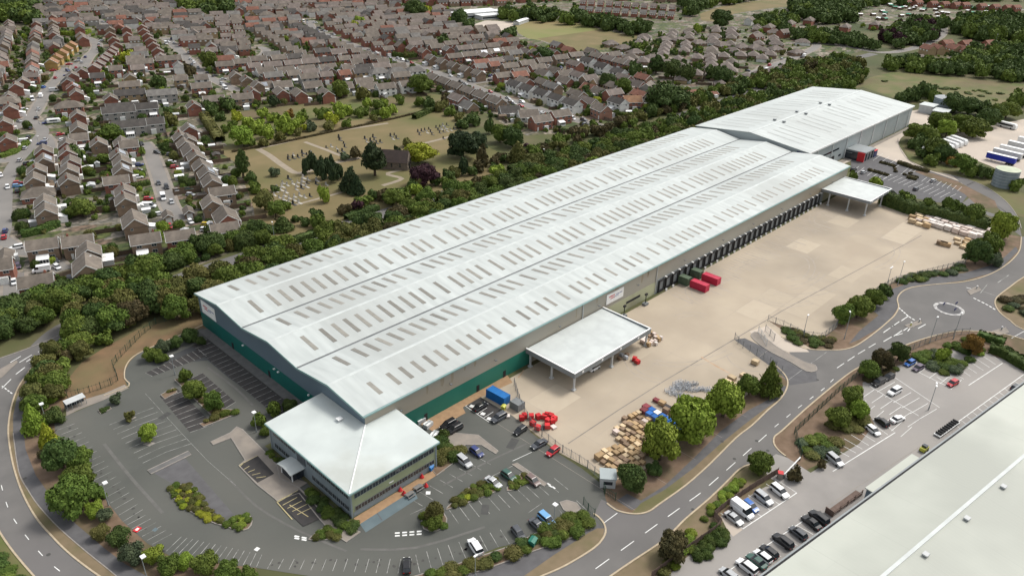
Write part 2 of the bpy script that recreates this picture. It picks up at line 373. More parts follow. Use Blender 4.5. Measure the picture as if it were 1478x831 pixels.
kerb(inner); kerb(outer); kerb([(-90, 545), (0, 517), (40, 503), (84, 485)], w=.3, m='kerb_grey')
kerb([(19, 625), (27, 680), (40, 706), (57, 731), (87, 763), (125, 796), (160, 824), (185, 846)], w=.2, h=.05, m='kerb_grey', z=.03)
sheet('traffic_island', [(-10, 541), (0, 533), (14, 525), (24, 520), (26, 523), (16, 532), (4, 544), (-10, 552)], .12, M['pave']).name = 'traffic_island'
line([(55, 508), (76, 498)], .3); line([(23, 540), (36, 530)], .3); line([(3, 560), (16, 547)], .25); line([(3, 557), (19, 569)], .3, dash=1, gap=.5)
line([(38, 522), (50, 514)], .3); line([(43, 524), (55, 515)], .3); line([(15, 523), (30, 514)], .25); line([(28, 523), (46, 512)], .25)
line([(2, 700), (8, 722), (16, 742), (30, 763), (48, 786), (68, 808), (92, 828), (120, 848)], .16, dash=2, gap=4.5, sm=4)
# brown bank
sheet('grass_bank', [(88, 590), (84, 572), (98, 547), (118, 523), (148, 503), (200, 475), (250, 460), (292, 443), (300, 476), (262, 480), (225, 500), (200, 512), (183, 530), (180, 548), (185, 560), (150, 567)], .03, M['scrub'])
sheet('footway', [(95, 590), (100, 583), (150, 568), (180, 555), (186, 560), (150, 577), (112, 592), (96, 600)], .06, M['pave'])
# ------------------------------------------------------------------ office car park
XW = [proj(79.3, y) for y in (203, 180, 160, 143)]
carpark = [(80, 625), (78, 608), (100, 598), (150, 577), (187, 560), (180, 548), (181, 533), (188, 521), (200, 510), (225, 498), (250, 488), (296, 472)] + XW + [proj(66, 143), proj(66, 108), proj(91, 108), proj(91, 121), (607, 612), (630, 606), (692, 574), (740, 552), (760, 590), (765, 623), (807, 655), (840, 676), (868, 698), (876, 726), (890, 734), (868, 760), (850, 742), (838, 733), (815, 749), (777, 766), (740, 785), (720, 789), (670, 809), (630, 824), (595, 830), (480, 836), (370, 819), (250, 804), (213, 784), (176, 751), (155, 724), (130, 694), (110, 651)]
sheet('car_park', carpark, .034, M['asphalt'])
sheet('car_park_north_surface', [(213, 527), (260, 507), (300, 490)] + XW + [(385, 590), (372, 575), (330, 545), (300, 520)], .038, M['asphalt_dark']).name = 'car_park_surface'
sheet('service_path', [proj(79.3, 204), proj(82, 204), proj(82, 141), proj(79.3, 141)], .1, M['pave_grey']).name = 'building_path'
kerb([(150, 571), (186, 557), (180, 546), (181, 531), (189, 518), (204, 508), (235, 494), (262, 483), (296, 468)], w=.3, m='kerb', z=.034)
# bays
bays((210, 538), (286, 504), 9, (220, 543), (298, 514), base='bay_dark')
mb = MB()
for i in range(26): ribbon(mb, [(79.0, 198-i*2.4), (74.2, 198-i*2.4)], .12, .05)
tag(mb.build('bay_markings', M['faint']), kind='structure')
sheet_w('parking_bays', [(79.2, 198), (74.2, 198), (74.2, 143), (79.2, 143)], .042, M['bay_dark'])
bays((255, 560), (308, 612), 9, (230, 571), (274, 624), base='bay_dark')
bays((272, 548), (320, 592), 8, (292, 538), (340, 580), base='bay_dark')
bays((190, 600), (240, 652), 8, (158, 613), (206, 668)); bays((190, 600), (240, 652), 8, (222, 588), (276, 640))
line([(210, 568), (262, 625), (300, 665), (340, 700)], .07, 'faint')
bays((84, 620), (178, 752), 17, (108, 611), (206, 735), m='faint', w=.1)
bays((184, 757), (220, 785), 5, (210, 743), (248, 770), m='faint', w=.1)
bays((240, 795), (370, 818), 14, (262, 774), (378, 800), m='faint')
bays((386, 820), (590, 828), 13, (394, 806), (594, 806), m='faint'); bays((606, 826), (735, 784), 8, (600, 800), (722, 764), m='faint')
bays((648, 735), (800, 690), 11, (662, 755), (820, 706), m='faint')
bays((590, 718), (690, 660), 7, (610, 730), (708, 670), m='faint')
bays((790, 765), (846, 735), 4, (780, 748), (832, 722), m='faint')
sheet('parking_bays', [(214, 678), (262, 655), (340, 745), (300, 748), (262, 705)], .04, M['path'])
line([(200, 816), (200, 816.1)], .1)
# raised pale footways on the car park
def raised(name, px, m, h=.12, k=True, z=.03, sm=1, km='kerb_grey'):
    pts = PL(px)
    if sm > 1: pts = smooth_line(pts, sm, True)
    mb = MB(); mb.prism(pts, z, z+h); o = tag(mb.build(name, M[m]), kind='structure')
    if k: kerb(pts, closed=True, w=.25, h=h+.03, m=km, z=z, sm=1, world=True)
    return o
raised('footway', [(213, 679), (272, 651), (276, 656), (218, 684)], 'pave_grey')
raised('footway', [(304, 638), (332, 625), (342, 616), (350, 620), (385, 655), (400, 672), (404, 690), (432, 704), (470, 745), (520, 768), (500, 782), (478, 768), (458, 745), (432, 712), (400, 722), (372, 700), (345, 672), (354, 664), (334, 632), (308, 642)], 'pave')
sheet('entrance_paving', [(370, 692), (402, 668), (424, 690), (444, 697), (400, 724)], .17, M['pave'])
sheet('parking_bays', [(345, 672), (372, 658), (396, 684), (372, 697)], .176, M['bay_dark']); sheet('parking_bays', [(400, 724), (432, 707), (470, 745), (438, 760), (402, 726)], .176, M['bay_dark'])
bays((345, 672), (400, 724), 1, (372, 658), (430, 708), m='yellow', z=.19)
for a_ in range(5):
    line([(401+a_*7, 725+a_*4.5), (422+a_*7, 713+a_*5)], .16, 'yellow', z=.19); line([(346+a_*6, 674+a_*4), (352+a_*8, 668+a_*5)], .14, 'yellow', z=.19)
line([(400, 725), (422, 750)], .2, 'yellow', z=.192); line([(418, 729), (445, 746)], .16, 'yellow', z=.192)
sheet('terrace_slab', [(515, 750), (596, 702), (603, 719), (528, 768)], .06, M['slab'])
sheet('orange_paving', [proj(67, 108.6), proj(91, 108.6), proj(91, 106.6), proj(67, 106.3)], .07, M['pave_or'])
sheet('terrace_lines', [(540, 735), (541, 734.5), (552, 750), (551, 751)], .066, M['path']).name = 'slab_joint'
sheet('side_pavement', [(607, 612), (624, 622), (672, 596), (668, 588), (692, 574), (740, 552), (732, 541), (700, 555)], .08, M['pave_or'])
raised('footway', [(641, 632), (655, 625), (690, 628), (719, 651), (716, 655), (695, 642), (672, 642), (658, 652), (650, 660)], 'pave', h=.1)
raised('footway', [(739, 670), (746, 668), (789, 698), (786, 702)], 'pave', h=.1)
raised('footway', [(808, 725), (818, 722), (832, 726), (838, 734), (826, 742), (814, 736)], 'pave')
for q in ([(570, 769), (612, 766)], [(570, 773), (612, 770)], [(425, 773), (446, 777)], [(425, 776), (446, 780)], [(790, 697), (806, 708)], [(792, 700), (800, 704)]): line(q, .4, 'white', dash=1, gap=.5)
line([(592, 742), (614, 732)], .12, 'faint'); line([(740, 665), (768, 652)], .12); line([(700, 692), (740, 672)], .12, 'faint'); line([(762, 740), (782, 726)], .12, 'faint')
# junction mouth
sheet('junction', [(876, 724), (890, 734), (910, 741), (933, 739), (930, 760), (900, 775), (870, 778), (873, 757), (858, 742), (868, 720)], .038, M['road'])
line([(872, 754), (891, 740)], .15)
# bay symbols by the wall (the three bays with painted squares)
for q in ((681, 586), (697, 597), (706, 604)):
    x, y = P(*q); mb = MB(); mb.obox(x, y, .05, 1.1, 1.1, .004, .3); tag(mb.build('bay_symbol', M['white']), kind='structure')
line([(672, 586), (706, 609), (713, 604)], .16); line([(672, 586), (682, 578)], .12); line([(689, 597), (703, 588)], .12); line([(698, 603), (712, 594)], .12)
sheet('parking_bays', [(672, 586), (706, 609), (728, 596), (694, 573)], .042, M['bay_dark'])
# ------------------------------------------------------------------ loading yard
yard = [(607, 606), proj(98, 122.5), proj(348, 122.5), proj(350, 112), (1272, 286), (1300, 300), (1350, 310), (1420, 330), (1425, 345), (1398, 362), (1392, 380), (1340, 393), (1295, 403), (1252, 428), (1215, 448), (1208, 472), (1185, 488), (1160, 485), (1130, 470), (1108, 462), (1170, 503), (1150, 512), (1100, 540), (1104, 555), (1062, 580), (1000, 618), (960, 655), (912, 690), (880, 692), (845, 673), (807, 653), (765, 620), (740, 600), (692, 572)]
sheet('yard', yard, .04, M['concrete'])
M['joint'] = mat('yard joint', (.2, .175, .15), (.25, .22, .19), .9, .3, 5, world=True)
M['tyre'] = mat('tyre scuffing', (.3, .265, .23), (.38, .33, .28), .9, .3, 5, world=True, lo=.4, hi=.6)
mb = MB(); ribbon(mb, PL([(820, 640), (892, 592), (958, 550), (1130, 448), (1260, 378), (1330, 340)]), .35, .046)
tag(mb.build('yard_drain', M['joint']), kind='structure')
mb = MB()
for x in np.arange(112, 346, 12): ribbon(mb, [(x, 121.5), (x, 68)], .07, .045)
for y in (112, 99, 90, 80): ribbon(mb, [(125, y), (346, y)], .07, .045)
tag(mb.build('yard_joints', M['tyre']), kind='structure')
mb = MB()
for i in range(34):
    x = 203 + i*4.0; a_ = random.uniform(-.8, .8); ribbon(mb, [(x, 119.8), (x+a_, 112-random.random()*5)], random.uniform(.25, .6), .049)
    ribbon(mb, [(x+1.9, 119.8), (x+1.9+a_, 113-random.random()*5)], .3, .0485)
tag(mb.build('tyre_marks', M['tyre']), kind='structure')
# yard exits
sheet('exit_lane', [(1082, 478), (1108, 470), (1128, 486), (1163, 503), (1168, 508), (1138, 508), (1110, 497), (1090, 488)], .044, M['concrete2'])
sheet('exit_road', [(1060, 490), (1075, 488), (1110, 505), (1150, 530), (1168, 530), (1178, 537), (1180, 550), (1140, 556), (1128, 540), (1100, 520)], .044, M['path'])
raised('traffic_island', [(1084, 484), (1094, 480), (1120, 500), (1160, 522), (1176, 527), (1178, 535), (1164, 536), (1140, 522), (1112, 508), (1092, 494)], 'pave', sm=3)
line([(1138, 548), (1193, 508)], .12, 'faint')
# ------------------------------------------------------------------ estate spine road
left_k1 = [(760, 842), (780, 832), (812, 818), (840, 802), (858, 790), (868, 780), (874, 768), (872, 756), (864, 746), (857, 741)]
left_k2 = [(876, 726), (882, 731), (892, 737), (910, 741), (925, 741), (938, 737), (952, 727), (990, 700), (1025, 669), (1062, 632), (1085, 614), (1108, 592), (1123, 579), (1133, 566), (1137, 552), (1132, 540), (1118, 526)]
left_k3 = [(1128, 486), (1150, 498), (1163, 503), (1180, 505), (1195, 505), (1213, 505), (1231, 501), (1248, 491), (1268, 476), (1283, 463), (1292, 454), (1297, 443), (1295, 432), (1301, 422), (1316, 415), (1345, 411), (1370, 409), (1390, 407), (1412, 402), (1433, 394), (1450, 384), (1463, 373), (1472, 360), (1474, 342)]
right_k1 = [(862, 846), (880, 832), (915, 808), (950, 785), (970, 768), (990, 748), (1023, 720), (1050, 694), (1066, 678), (1080, 671), (1094, 670)]
right_k2 = [(1134, 658), (1124, 650), (1117, 640), (1118, 630), (1128, 622), (1163, 590), (1195, 563), (1220, 543), (1240, 530), (1275, 513), (1310, 497), (1337, 488), (1360, 482), (1383, 478), (1408, 478), (1443, 481), (1478, 490), (1540, 505)]
right_k3 = [(1560, 500), (1478, 476), (1458, 463), (1443, 451), (1436, 438), (1440, 428), (1458, 414), (1478, 400), (1530, 372)]
road_poly = left_k1 + left_k2 + [(1128, 520), (1140, 510)] + left_k3 + [(1540, 330), (1560, 360)] + right_k3[::-1] + [(1560, 510)] + right_k2[::-1] + right_k1[::-1] + [(800, 850)]
# verges first
sheet('verge_west', [(560, 848), (640, 838), (700, 815), (760, 790), (800, 772), (850, 746), (858, 742), (868, 752), (878, 770), (868, 785), (840, 806), (780, 836), (760, 850)], .02, M['path'])
sheet('verge_strip', [(740, 842), (800, 800), (850, 768), (862, 762), (874, 762), (876, 772), (860, 792), (812, 822), (770, 846)], .03, M['verge'])
sheet('verge_mid', [(872, 692), (890, 690), (912, 690), (960, 655), (1000, 618), (1062, 580), (1104, 555), (1118, 540), (1140, 545), (1138, 562), (1110, 594), (1062, 636), (1000, 694), (940, 740), (905, 744), (874, 726)], .026, M['soil'])
sheet('verge_path', [(925, 722), (960, 700), (1000, 662), (1040, 622), (1080, 592), (1110, 576), (1132, 556), (1138, 562), (1118, 584), (1085, 606), (1040, 642), (1000, 680), (960, 712), (912, 736), (890, 722), (905, 712)], .034, M['path'])
sheet('verge_grass', [(912, 740), (925, 726), (960, 706), (1000, 676), (1040, 640), (1085, 604), (1124, 576), (1108, 594), (1062, 634), (1025, 671), (990, 702), (952, 729), (930, 740)], .038, M['verge'])
sheet('verge_yard', [(1108, 462), (1130, 470), (1160, 485), (1185, 488), (1208, 472), (1215, 448), (1252, 428), (1295, 403), (1340, 393), (1392, 380), (1398, 362), (1425, 345), (1440, 335), (1474, 342), (1472, 362), (1460, 380), (1433, 396), (1390, 409), (1345, 413), (1316, 417), (1300, 424), (1299, 443), (1284, 466), (1250, 493), (1215, 508), (1165, 505), (1128, 488)], .03, M['soil'])
sheet('verge_yard_path', [(1250, 440), (1280, 420), (1330, 402), (1392, 394), (1440, 380), (1466, 356), (1470, 362), (1440, 392), (1390, 405), (1345, 411), (1316, 415), (1300, 422), (1296, 433), (1296, 445), (1283, 463), (1268, 474), (1240, 490), (1225, 496), (1240, 478), (1268, 455)], .036, M['path'])
sheet('verge_east', [(840, 860), (880, 832), (950, 785), (990, 748), (1050, 694), (1080, 671), (1100, 672), (1112, 690), (1060, 735), (1000, 800), (960, 850)], .03, M['verge'])
sheet('verge_east_top', right_k2[:-1] + [(1478, 520), (1400, 530), (1300, 530), (1245, 552), (1246, 580), (1262, 612), (1240, 640), (1200, 660), (1160, 680), (1134, 658)], .03, M['soil'])
sheet('verge_far', right_k3[1:-1] + [(1560, 380), (1560, 470)], .03, M['verge'])
sheet('spine_road', road_poly, .042, M['road'])
for k_ in (left_k1, left_k2, left_k3, right_k1, right_k2, right_k3): kerb(k_, w=.38, z=.04)
line([(820, 848), (860, 820), (1010, 712), (1075, 655), (1112, 622)], .18, dash=4, gap=3.5)
line([(1118, 616), (1150, 590), (1190, 560), (1205, 545)], .16, dash=2, gap=4)
line([(1208, 531), (1238, 511), (1270, 492)], .2, dash=4, gap=2)
for q in ([(1275, 480), (1285, 473)], [(1288, 471), (1298, 464)], [(1301, 463), (1311, 456)], [(1275, 493), (1287, 486)], [(1290, 485), (1302, 477)], [(1293, 484), (1303, 481)], [(1304, 477), (1316, 469)], [(1310, 478), (1318, 468)], [(1318, 472), (1326, 466)], [(1325, 474), (1336, 468)]): line(q, .25)
for q in ([(1297, 444), (1304, 450), (1312, 457), (1322, 463)], [(1405, 430), (1425, 440), (1438, 448)], [(1418, 480), (1445, 478)]): line(q, .45, dash=1, gap=.5, sm=3)
line([(1415, 423), (1426, 409)], .2, 'faint'); line([(1440, 408), (1456, 397)], .3, 'faint'); line([(1395, 415), (1415, 420)], .3); line([(1415, 419), (1440, 428)], .15, 'faint'); line([(1460, 488), (1478, 478)], .15)
raised('traffic_island', [(1396, 420), (1412, 413), (1416, 419), (1400, 426)], 'pave'); raised('traffic_island', [(1306, 470), (1330, 462), (1330, 467), (1312, 474)], 'pave'); raised('traffic_island', [(1432, 478), (1452, 473), (1456, 480), (1440, 484)], 'pave')
# roundabout: dark disc, ring of white blocks
rc = P(1369.5, 446); RR = 4.6
c_ = [(rc[0]+RR*math.cos(t), rc[1]+RR*math.sin(t)) for t in np.linspace(0, 2*math.pi, 40, endpoint=False)]
mb = MB(); mb.prism(c_, .04, .12); tag(mb.build('roundabout_island', M['path']), kind='structure')
mb = MB(); ribbon(mb, [(rc[0]+4.1*math.cos(t), rc[1]+4.1*math.sin(t)) for t in np.linspace(0, 2*math.pi, 40, endpoint=False)], 1.1, .125, closed=True)
tag(mb.build('roundabout_ring', mat('roundabout blocks', (.5, .49, .47), (.2, .19, .19), .8, .9, 3, world=True)), kind='structure')
# ------------------------------------------------------------------ car park at the lower right
cp2 = [(900, 860), (945, 850), (990, 805), (1004, 792), (1020, 782), (1050, 765), (1040, 745), (1070, 722), (1105, 702), (1130, 700), (1112, 690), (1096, 672), (1120, 655), (1136, 660), (1170, 682), (1200, 664), (1240, 640), (1262, 612), (1246, 580), (1245, 552), (1290, 530), (1330, 515), (1400, 500), (1440, 516), (1478, 525), (1620, 560), (1620, 700), (1200, 900)]
sheet('lower_car_park', cp2, .046, M['road_pale'])
# rows of bays
B2 = dict(m='white', w=.12, z=.056)
bays((1372, 556), (1446, 522), 0 or 8, (1352, 544), (1420, 505), **B2)
line([(1398, 556), (1447, 524)], .2, z=.058)
bays((1255, 558), (1326, 605), 6, (1280, 544), (1352, 590), **B2)
line([(1255, 557), (1326, 600)], .14, z=.058); line([(1292, 545), (1356, 588)], .14, z=.058); line([(1312, 530), (1372, 560)], .14, z=.058)
bays((1312, 530), (1372, 562), 4, (1330, 518), (1388, 548), **B2)
bays((1246, 573), (1310, 616), 5, (1262, 562), (1328, 604), **B2)
bays((1235, 590), (1300, 630), 5, (1250, 578), (1316, 616), **B2)
bays((1290, 622), (1206, 670), 0 or 9, (1268, 606), (1176, 656), **B2)
line([(1202, 680), (1292, 624)], .2, z=.058)
bays((1478, 540), (1378, 612), 13, (1498, 552), (1398, 628), **B2)
line([(1478, 540), (1378, 612)], .2, z=.058)
bays((1150, 711), (1072, 763), 6, (1118, 690), (1040, 740), **B2)
line([(1150, 711), (1072, 763)], .2, z=.058)
bays((1172, 743), (1040, 830), 11, (1196, 756), (1064, 846), **B2)
line([(1172, 743), (1040, 831)], .2, z=.058)
line([(1335, 640), (1172, 744)], .16, 'kerb_grey', z=.058)
sheet('planting_bed', [(1040, 745), (1050, 765), (1058, 774), (1072, 764), (1056, 752)], .054, M['concrete2'])
# ------------------------------------------------------------------ ground by the second warehouse
sheet('upper_yard', [proj(350, 143), proj(486, 143), proj(486, 168), (1330, 158), (1345, 170), (1380, 178), (1360, 190), (1318, 184), (1300, 200), (1296, 208), (1312, 232), (1345, 247), (1372, 252), (1400, 262), (1380, 270), (1330, 262), (1290, 245), (1230, 232)], .03, M['concrete2'])
sheet('upper_car_park', [(1228, 232), (1240, 218), (1260, 222), (1300, 236), (1345, 248), (1385, 262), (1400, 278), (1388, 294), (1350, 292), (1300, 282), (1258, 272), (1230, 262)], .034, M['path'])
sheet('upper_bed', [(1316, 246), (1345, 250), (1382, 262), (1436, 290), (1440, 300), (1414, 300), (1392, 280), (1370, 268)], .05, M['soil'])
sheet('upper_road', [(1372, 252), (1396, 258), (1425, 270), (1452, 290), (1468, 312), (1475, 342), (1462, 320), (1440, 300), (1436, 290), (1400, 274)], .048, M['road'])
sheet('upper_road_b', [(1400, 285), (1420, 304), (1438, 310), (1462, 320), (1475, 342), (1440, 316), (1410, 306), (1388, 294)], .04, M['road'])
sheet('verge_upper', [(1300, 205), (1312, 230), (1345, 246), (1396, 258), (1425, 270), (1452, 290), (1470, 312), (1500, 318), (1500, 290), (1440, 262), (1390, 240), (1340, 222), (1330, 205)], .026, M['meadow'])
sheet('coach_park', [(1345, 210), (1372, 195), (1420, 184), (1478, 172), (1600, 165), (1600, 300), (1478, 262), (1430, 240), (1390, 224)], .034, M['concrete2'])
bays((1288, 252), (1380, 280), 12, (1275, 258), (1364, 288), **B2); bays((1240, 240), (1286, 252), 6, (1230, 248), (1274, 260), **B2)
bays((1260, 232), (1290, 244), 3, (1274, 222), (1304, 234), **B2); bays((1300, 252), (1310, 256), 2, (1314, 240), (1324, 244), **B2); bays((1330, 262), (1382, 276), 7, (1338, 256), (1388, 270), **B2)
kerb([(1296, 200), (1298, 212), (1312, 232), (1345, 247), (1396, 259), (1425, 271), (1452, 291), (1468, 312), (1474, 330)], w=.3, m='kerb_grey', z=.03)
line([(1440, 298), (1452, 306)], .3); line([(1395, 268), (1408, 262)], .3, 'faint')
sheet('service_path', [proj(350, 143.4), proj(486, 143.4), proj(486, 141), proj(398, 141), proj(350, 141)], .06, M['pave'])
# ------------------------------------------------------------------ main warehouse
SHEET = {}
M['roof'] = mat('pale roof sheeting', (.5, .53, .515), (.385, .41, .4), .55, .5, 8, stretch=(1, .1, 1), lo=.3, hi=.75, c3=(.36, .375, .36), s3=.03, spec=.35)
lines_mix(M['roof'], 1, 6.87, .05, (.5, .52, .52), .5); ribbed(M['roof'], 0, 1.0, .12)
lines_mix(M['roof'], 0, 6.0, .06, (.5, .52, .52), .35)
M['roof_g'] = mat('roof of the lower building', (.47, .485, .43), (.41, .425, .375), .6, .05, 8, c3=(.35, .36, .32), s3=.025)
M['ridge'] = mat('ridge flashing', (.53, .56, .545), (.46, .485, .475), .5, .3, 4)
M['valley'] = mat('valley gutter', (.2, .21, .215), (.14, .15, .155), .7, .3, 4)
M['gutter_green'] = mat('green grey gutter', (.19, .3, .29), (.24, .34, .33), .5, .2, 4)
M['rooflight'] = mat('weathered rooflight', (.2, .19, .165), (.25, .238, .21), .5, .5, 5, rand=.2)
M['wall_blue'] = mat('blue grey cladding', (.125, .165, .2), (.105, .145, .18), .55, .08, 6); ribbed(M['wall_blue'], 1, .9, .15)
M['wall_yard_tint'] = mat('silver cladding with yard light tint', (.335, .32, .275), (.275, .265, .23), .5, .05, 8, stretch=(.3, 1, 1), c3=(.27, .22, .155), s3=.035); ribbed(M['wall_yard_tint'], 0, .9, .15)  # beige light reflected from the yard is put into this cladding's colour
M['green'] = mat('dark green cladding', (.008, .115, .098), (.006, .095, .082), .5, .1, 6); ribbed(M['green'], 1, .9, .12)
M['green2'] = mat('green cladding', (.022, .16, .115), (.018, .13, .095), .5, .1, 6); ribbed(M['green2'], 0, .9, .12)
M['olive'] = mat('pale olive cladding', (.38, .39, .26), (.32, .33, .225), .55, .1, 6, c3=(.25, .235, .16), s3=.1)
M['grey_trim'] = mat('grey steel trim', (.26, .28, .285), (.22, .24, .245), .45, .3, 4)
M['steel'] = mat('pale grey steel', (.5, .51, .51), (.42, .43, .43), .5, .5, 4)
M['dark'] = mat('dark void', (.018, .018, .02), (.028, .028, .03), .8, .5, 4)
M['rubber'] = mat('black rubber', (.022, .022, .023), (.035, .034, .033), .85, 1, 4)
M['glass'] = mat('window glass', (.018, .024, .032), (.03, .037, .046), .12, .6, 4, spec=.7)
M['whitep'] = mat('white paint', (.78, .78, .77), (.7, .7, .69), .5, 1, 4)
M['redp'] = mat('red paint', (.55, .03, .035), (.45, .025, .03), .5, 1, 4, rand=.12)
M['bluep'] = mat('blue paint', (.02, .16, .42), (.015, .13, .34), .5, 1, 4)
M['txt_red'] = mat('red lettering', (.5, .03, .05), rough=.6); M['txt_blue'] = mat('blue lettering', (.05, .09, .3), rough=.6)
X0, X1, YS, YN = 82.0, 348.0, 124.0, 206.4
SP = (YN-YS)/3; EZ, RZ = 11.1, 12.75
wh = empty('distribution_warehouse', ((X0+X1)/2, (YS+YN)/2, 0), 0, 'huge warehouse with three shallow pale roof ridges and rows of grey rooflights', 'warehouse')
WO = Vector(wh.location)
def wpart(mb, name, mats, parent=wh, **k):
    o = mb.build(name, mats, parent, **k); o.location = (-WO.x, -WO.y, 0) if parent is wh else (0, 0, 0); return o
ridge_y = [YS+SP*(i+.5) for i in range(3)]; val_y = [YS+SP*i for i in range(4)]
prof = []
for i in range(3): prof += [(val_y[i], EZ), (ridge_y[i]-.8, RZ-.05), (ridge_y[i]+.8, RZ-.05)]
prof.append((YN, EZ))
prof = [(YS, EZ-.15)] + prof[1:-1] + [(YN, EZ-.15)]
def zprof(y):
    for (a, za), (b, zb) in zip(prof, prof[1:]):
        if a <= y <= b: return za+(zb-za)*(y-a)/(b-a)
    return EZ
# walls: SE, NW, gables
G = 5.0
mb = MB(); mb.face([(X0, YS, 5.2), (X1, YS, 5.2), (X1, YS, EZ-.1), (X0, YS, EZ-.1)]); mb.face([(139, YS, 0), (X1, YS, 0), (X1, YS, 5.2), (139, YS, 5.2)]); wpart(mb, 'side_wall', M['wall_yard_tint'])
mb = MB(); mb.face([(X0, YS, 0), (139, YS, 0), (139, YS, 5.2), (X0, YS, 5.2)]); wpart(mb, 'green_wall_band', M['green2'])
mb = MB(); mb.face([(X1, YN, 0), (X0, YN, 0), (X0, YN, EZ-.1), (X1, YN, EZ-.1)]); wpart(mb, 'rear_wall', M['wall_yard_tint'])
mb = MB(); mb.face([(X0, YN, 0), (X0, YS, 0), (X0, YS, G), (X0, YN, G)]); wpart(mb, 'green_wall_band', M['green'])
for xx, mm, zz in ((X0, 'wall_blue', G), (X1, 'wall_yard_tint', 0)):
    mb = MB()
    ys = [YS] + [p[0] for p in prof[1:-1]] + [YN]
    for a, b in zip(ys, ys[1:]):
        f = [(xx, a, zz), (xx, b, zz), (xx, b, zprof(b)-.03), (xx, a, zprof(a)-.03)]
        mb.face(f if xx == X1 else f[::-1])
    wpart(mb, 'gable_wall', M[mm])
# roof slopes: six sheets, edge trim, ridge caps, valley gutters
OH = .7
for i in range(3):
    for s in (0, 1):
        a, b = (val_y[i], ridge_y[i]-.5) if s == 0 else (ridge_y[i]+.5, val_y[i+1])
        if i == 0 and s == 0: a -= .25
        elif s == 0: a += .35
        if i == 2 and s == 1: b += .25
        elif s == 1: b -= .35
        za, zb = (EZ, RZ) if s == 0 else (RZ, EZ)
        mb = MB(); n = 6
        for k in range(n):
            y0, y1 = a+(b-a)*k/n, a+(b-a)*(k+1)/n; z0, z1 = za+(zb-za)*k/n, za+(zb-za)*(k+1)/n
            mb.face([(X0-OH, y0, z0), (X1+OH, y0, z0), (X1+OH, y1, z1), (X0-OH, y1, z1)])
        mb.face([(X0-OH, a, za), (X0-OH, b, zb), (X0-OH, b, zb-.12), (X0-OH, a, za-.12)])
        o = wpart(mb, 'roof_slope', M['roof'])
    mb = MB(); y = ridge_y[i]
    mb.face([(X0-OH, y-.5, RZ+.01), (X1+OH, y-.5, RZ+.01), (X1+OH, y, RZ+.1), (X0-OH, y, RZ+.1)]); mb.face([(X0-OH, y, RZ+.1), (X1+OH, y, RZ+.1), (X1+OH, y+.5, RZ+.01), (X0-OH, y+.5, RZ+.01)])
    wpart(mb, 'ridge_cap', M['ridge'])
for y in val_y[1:3]:
    mb = MB(); mb.box(X0-OH+.1, y-.36, EZ-.3, X1+OH-.1, y+.36, EZ-.1); wpart(mb, 'valley_gutter', M['valley'])
mb = MB(); mb.box(X0-OH, YS-.72, EZ-.42, X1+OH, YS-.27, EZ-.04); mb.box(X0-OH, YS-.27, EZ-.3, X1+OH, YS-.02, EZ-.06); wpart(mb, 'eaves_gutter', M['gutter_green'])
mb = MB(); mb.box(X0-OH, YN+.27, EZ-.36, X1+OH, YN+.6, EZ-.05); wpart(mb, 'eaves_gutter', M['grey_trim'])
# verge trim along the near gable
mb = MB(); M['navy'] = mat('dark navy verge trim', (.03, .06, .08), (.02, .045, .06), .5, .5, 3)
q = [(YS-.5, EZ-.02)] + [(v, z) for v, z in zip([ridge_y[0], val_y[1], ridge_y[1], val_y[2], ridge_y[2]], [RZ+.06, EZ, RZ+.06, EZ, RZ+.06])] + [(YN+.5, EZ-.02)]
for (a, za), (b, zb) in zip(q, q[1:]):
    v = [(X0-OH-.1, a, za-.5), (X0-OH+.03, a, za-.5), (X0-OH+.03, a, za+.05), (X0-OH-.1, a, za+.05), (X0-OH-.1, b, zb-.5), (X0-OH+.03, b, zb-.5), (X0-OH+.03, b, zb+.05), (X0-OH-.1, b, zb+.05)]
    mb.mesh(v, [(0,1,5,4),(1,2,6,5),(2,3,7,6),(3,0,4,7),(0,3,2,1),(4,5,6,7)])
wpart(mb, 'verge_trim', M['gutter_green'])
# rooflights: six rows in the rhythm of the photo (a single, then runs of four or nine)
offs = []; x = X0+7.5; pat = [1, 10, 1, 4, 1, 4, 1, 4, 1, 9, 1, 4, 1, 4, 1, 9]
for g_ in pat:
    for k in range(g_): offs.append(x); x += 3.85
    x += 1.9
offs = [o_ for o_ in offs if o_ < X1-6]
lights = []
for r_ in range(6):
    i, s = divmod(r_, 2)
    yl, yr = val_y[i], ridge_y[i]
    if s == 1: yl, yr = val_y[i+1], ridge_y[i]
    ya, yb = (yl+(yr-yl)*.18, yl+(yr-yl)*.68); sl = (RZ-EZ)/(yr-yl)
    if s == 0: ya, yb = yl+(yr-yl)*.25, yl+(yr-yl)*.77
    for x in offs:
        cx = x+(1.2 if s else 0); lights.append((math.hypot(cx, (ya+yb)/2), cx, ya, yb, EZ+sl*(ya-yl)+.05, EZ+sl*(yb-yl)+.05))
lights.sort()
def rl_mesh(mb, cx, ya, yb, za, zb, ox=0, oy=0, oz=0):
    w_ = .62; q = [(cx-w_, ya, za), (cx+w_, ya, za), (cx+w_, yb, zb), (cx-w_, yb, zb)]
    if ya > yb: q = q[::-1]
    q = [(a-ox, b-oy, c-oz) for a, b, c in q]; lo = [(a, b, c-.1) for a, b, c in q]
    mb.mesh(q+lo, [(0,1,2,3),(0,4,5,1),(1,5,6,2),(2,6,7,3),(3,7,4,0)])
protos = {}
for n_, (d, cx, ya, yb, za, zb) in enumerate(lights[:100]):
    up = yb > ya
    if up not in protos:
        m_ = MB(); rl_mesh(m_, 0, 0, yb-ya, 0, zb-za); protos[up] = m_.me('rooflight', M['rooflight'])
    o = obj('rooflight', protos[up], wh); o.location = (cx-WO.x, ya-WO.y, za)
mb = MB()
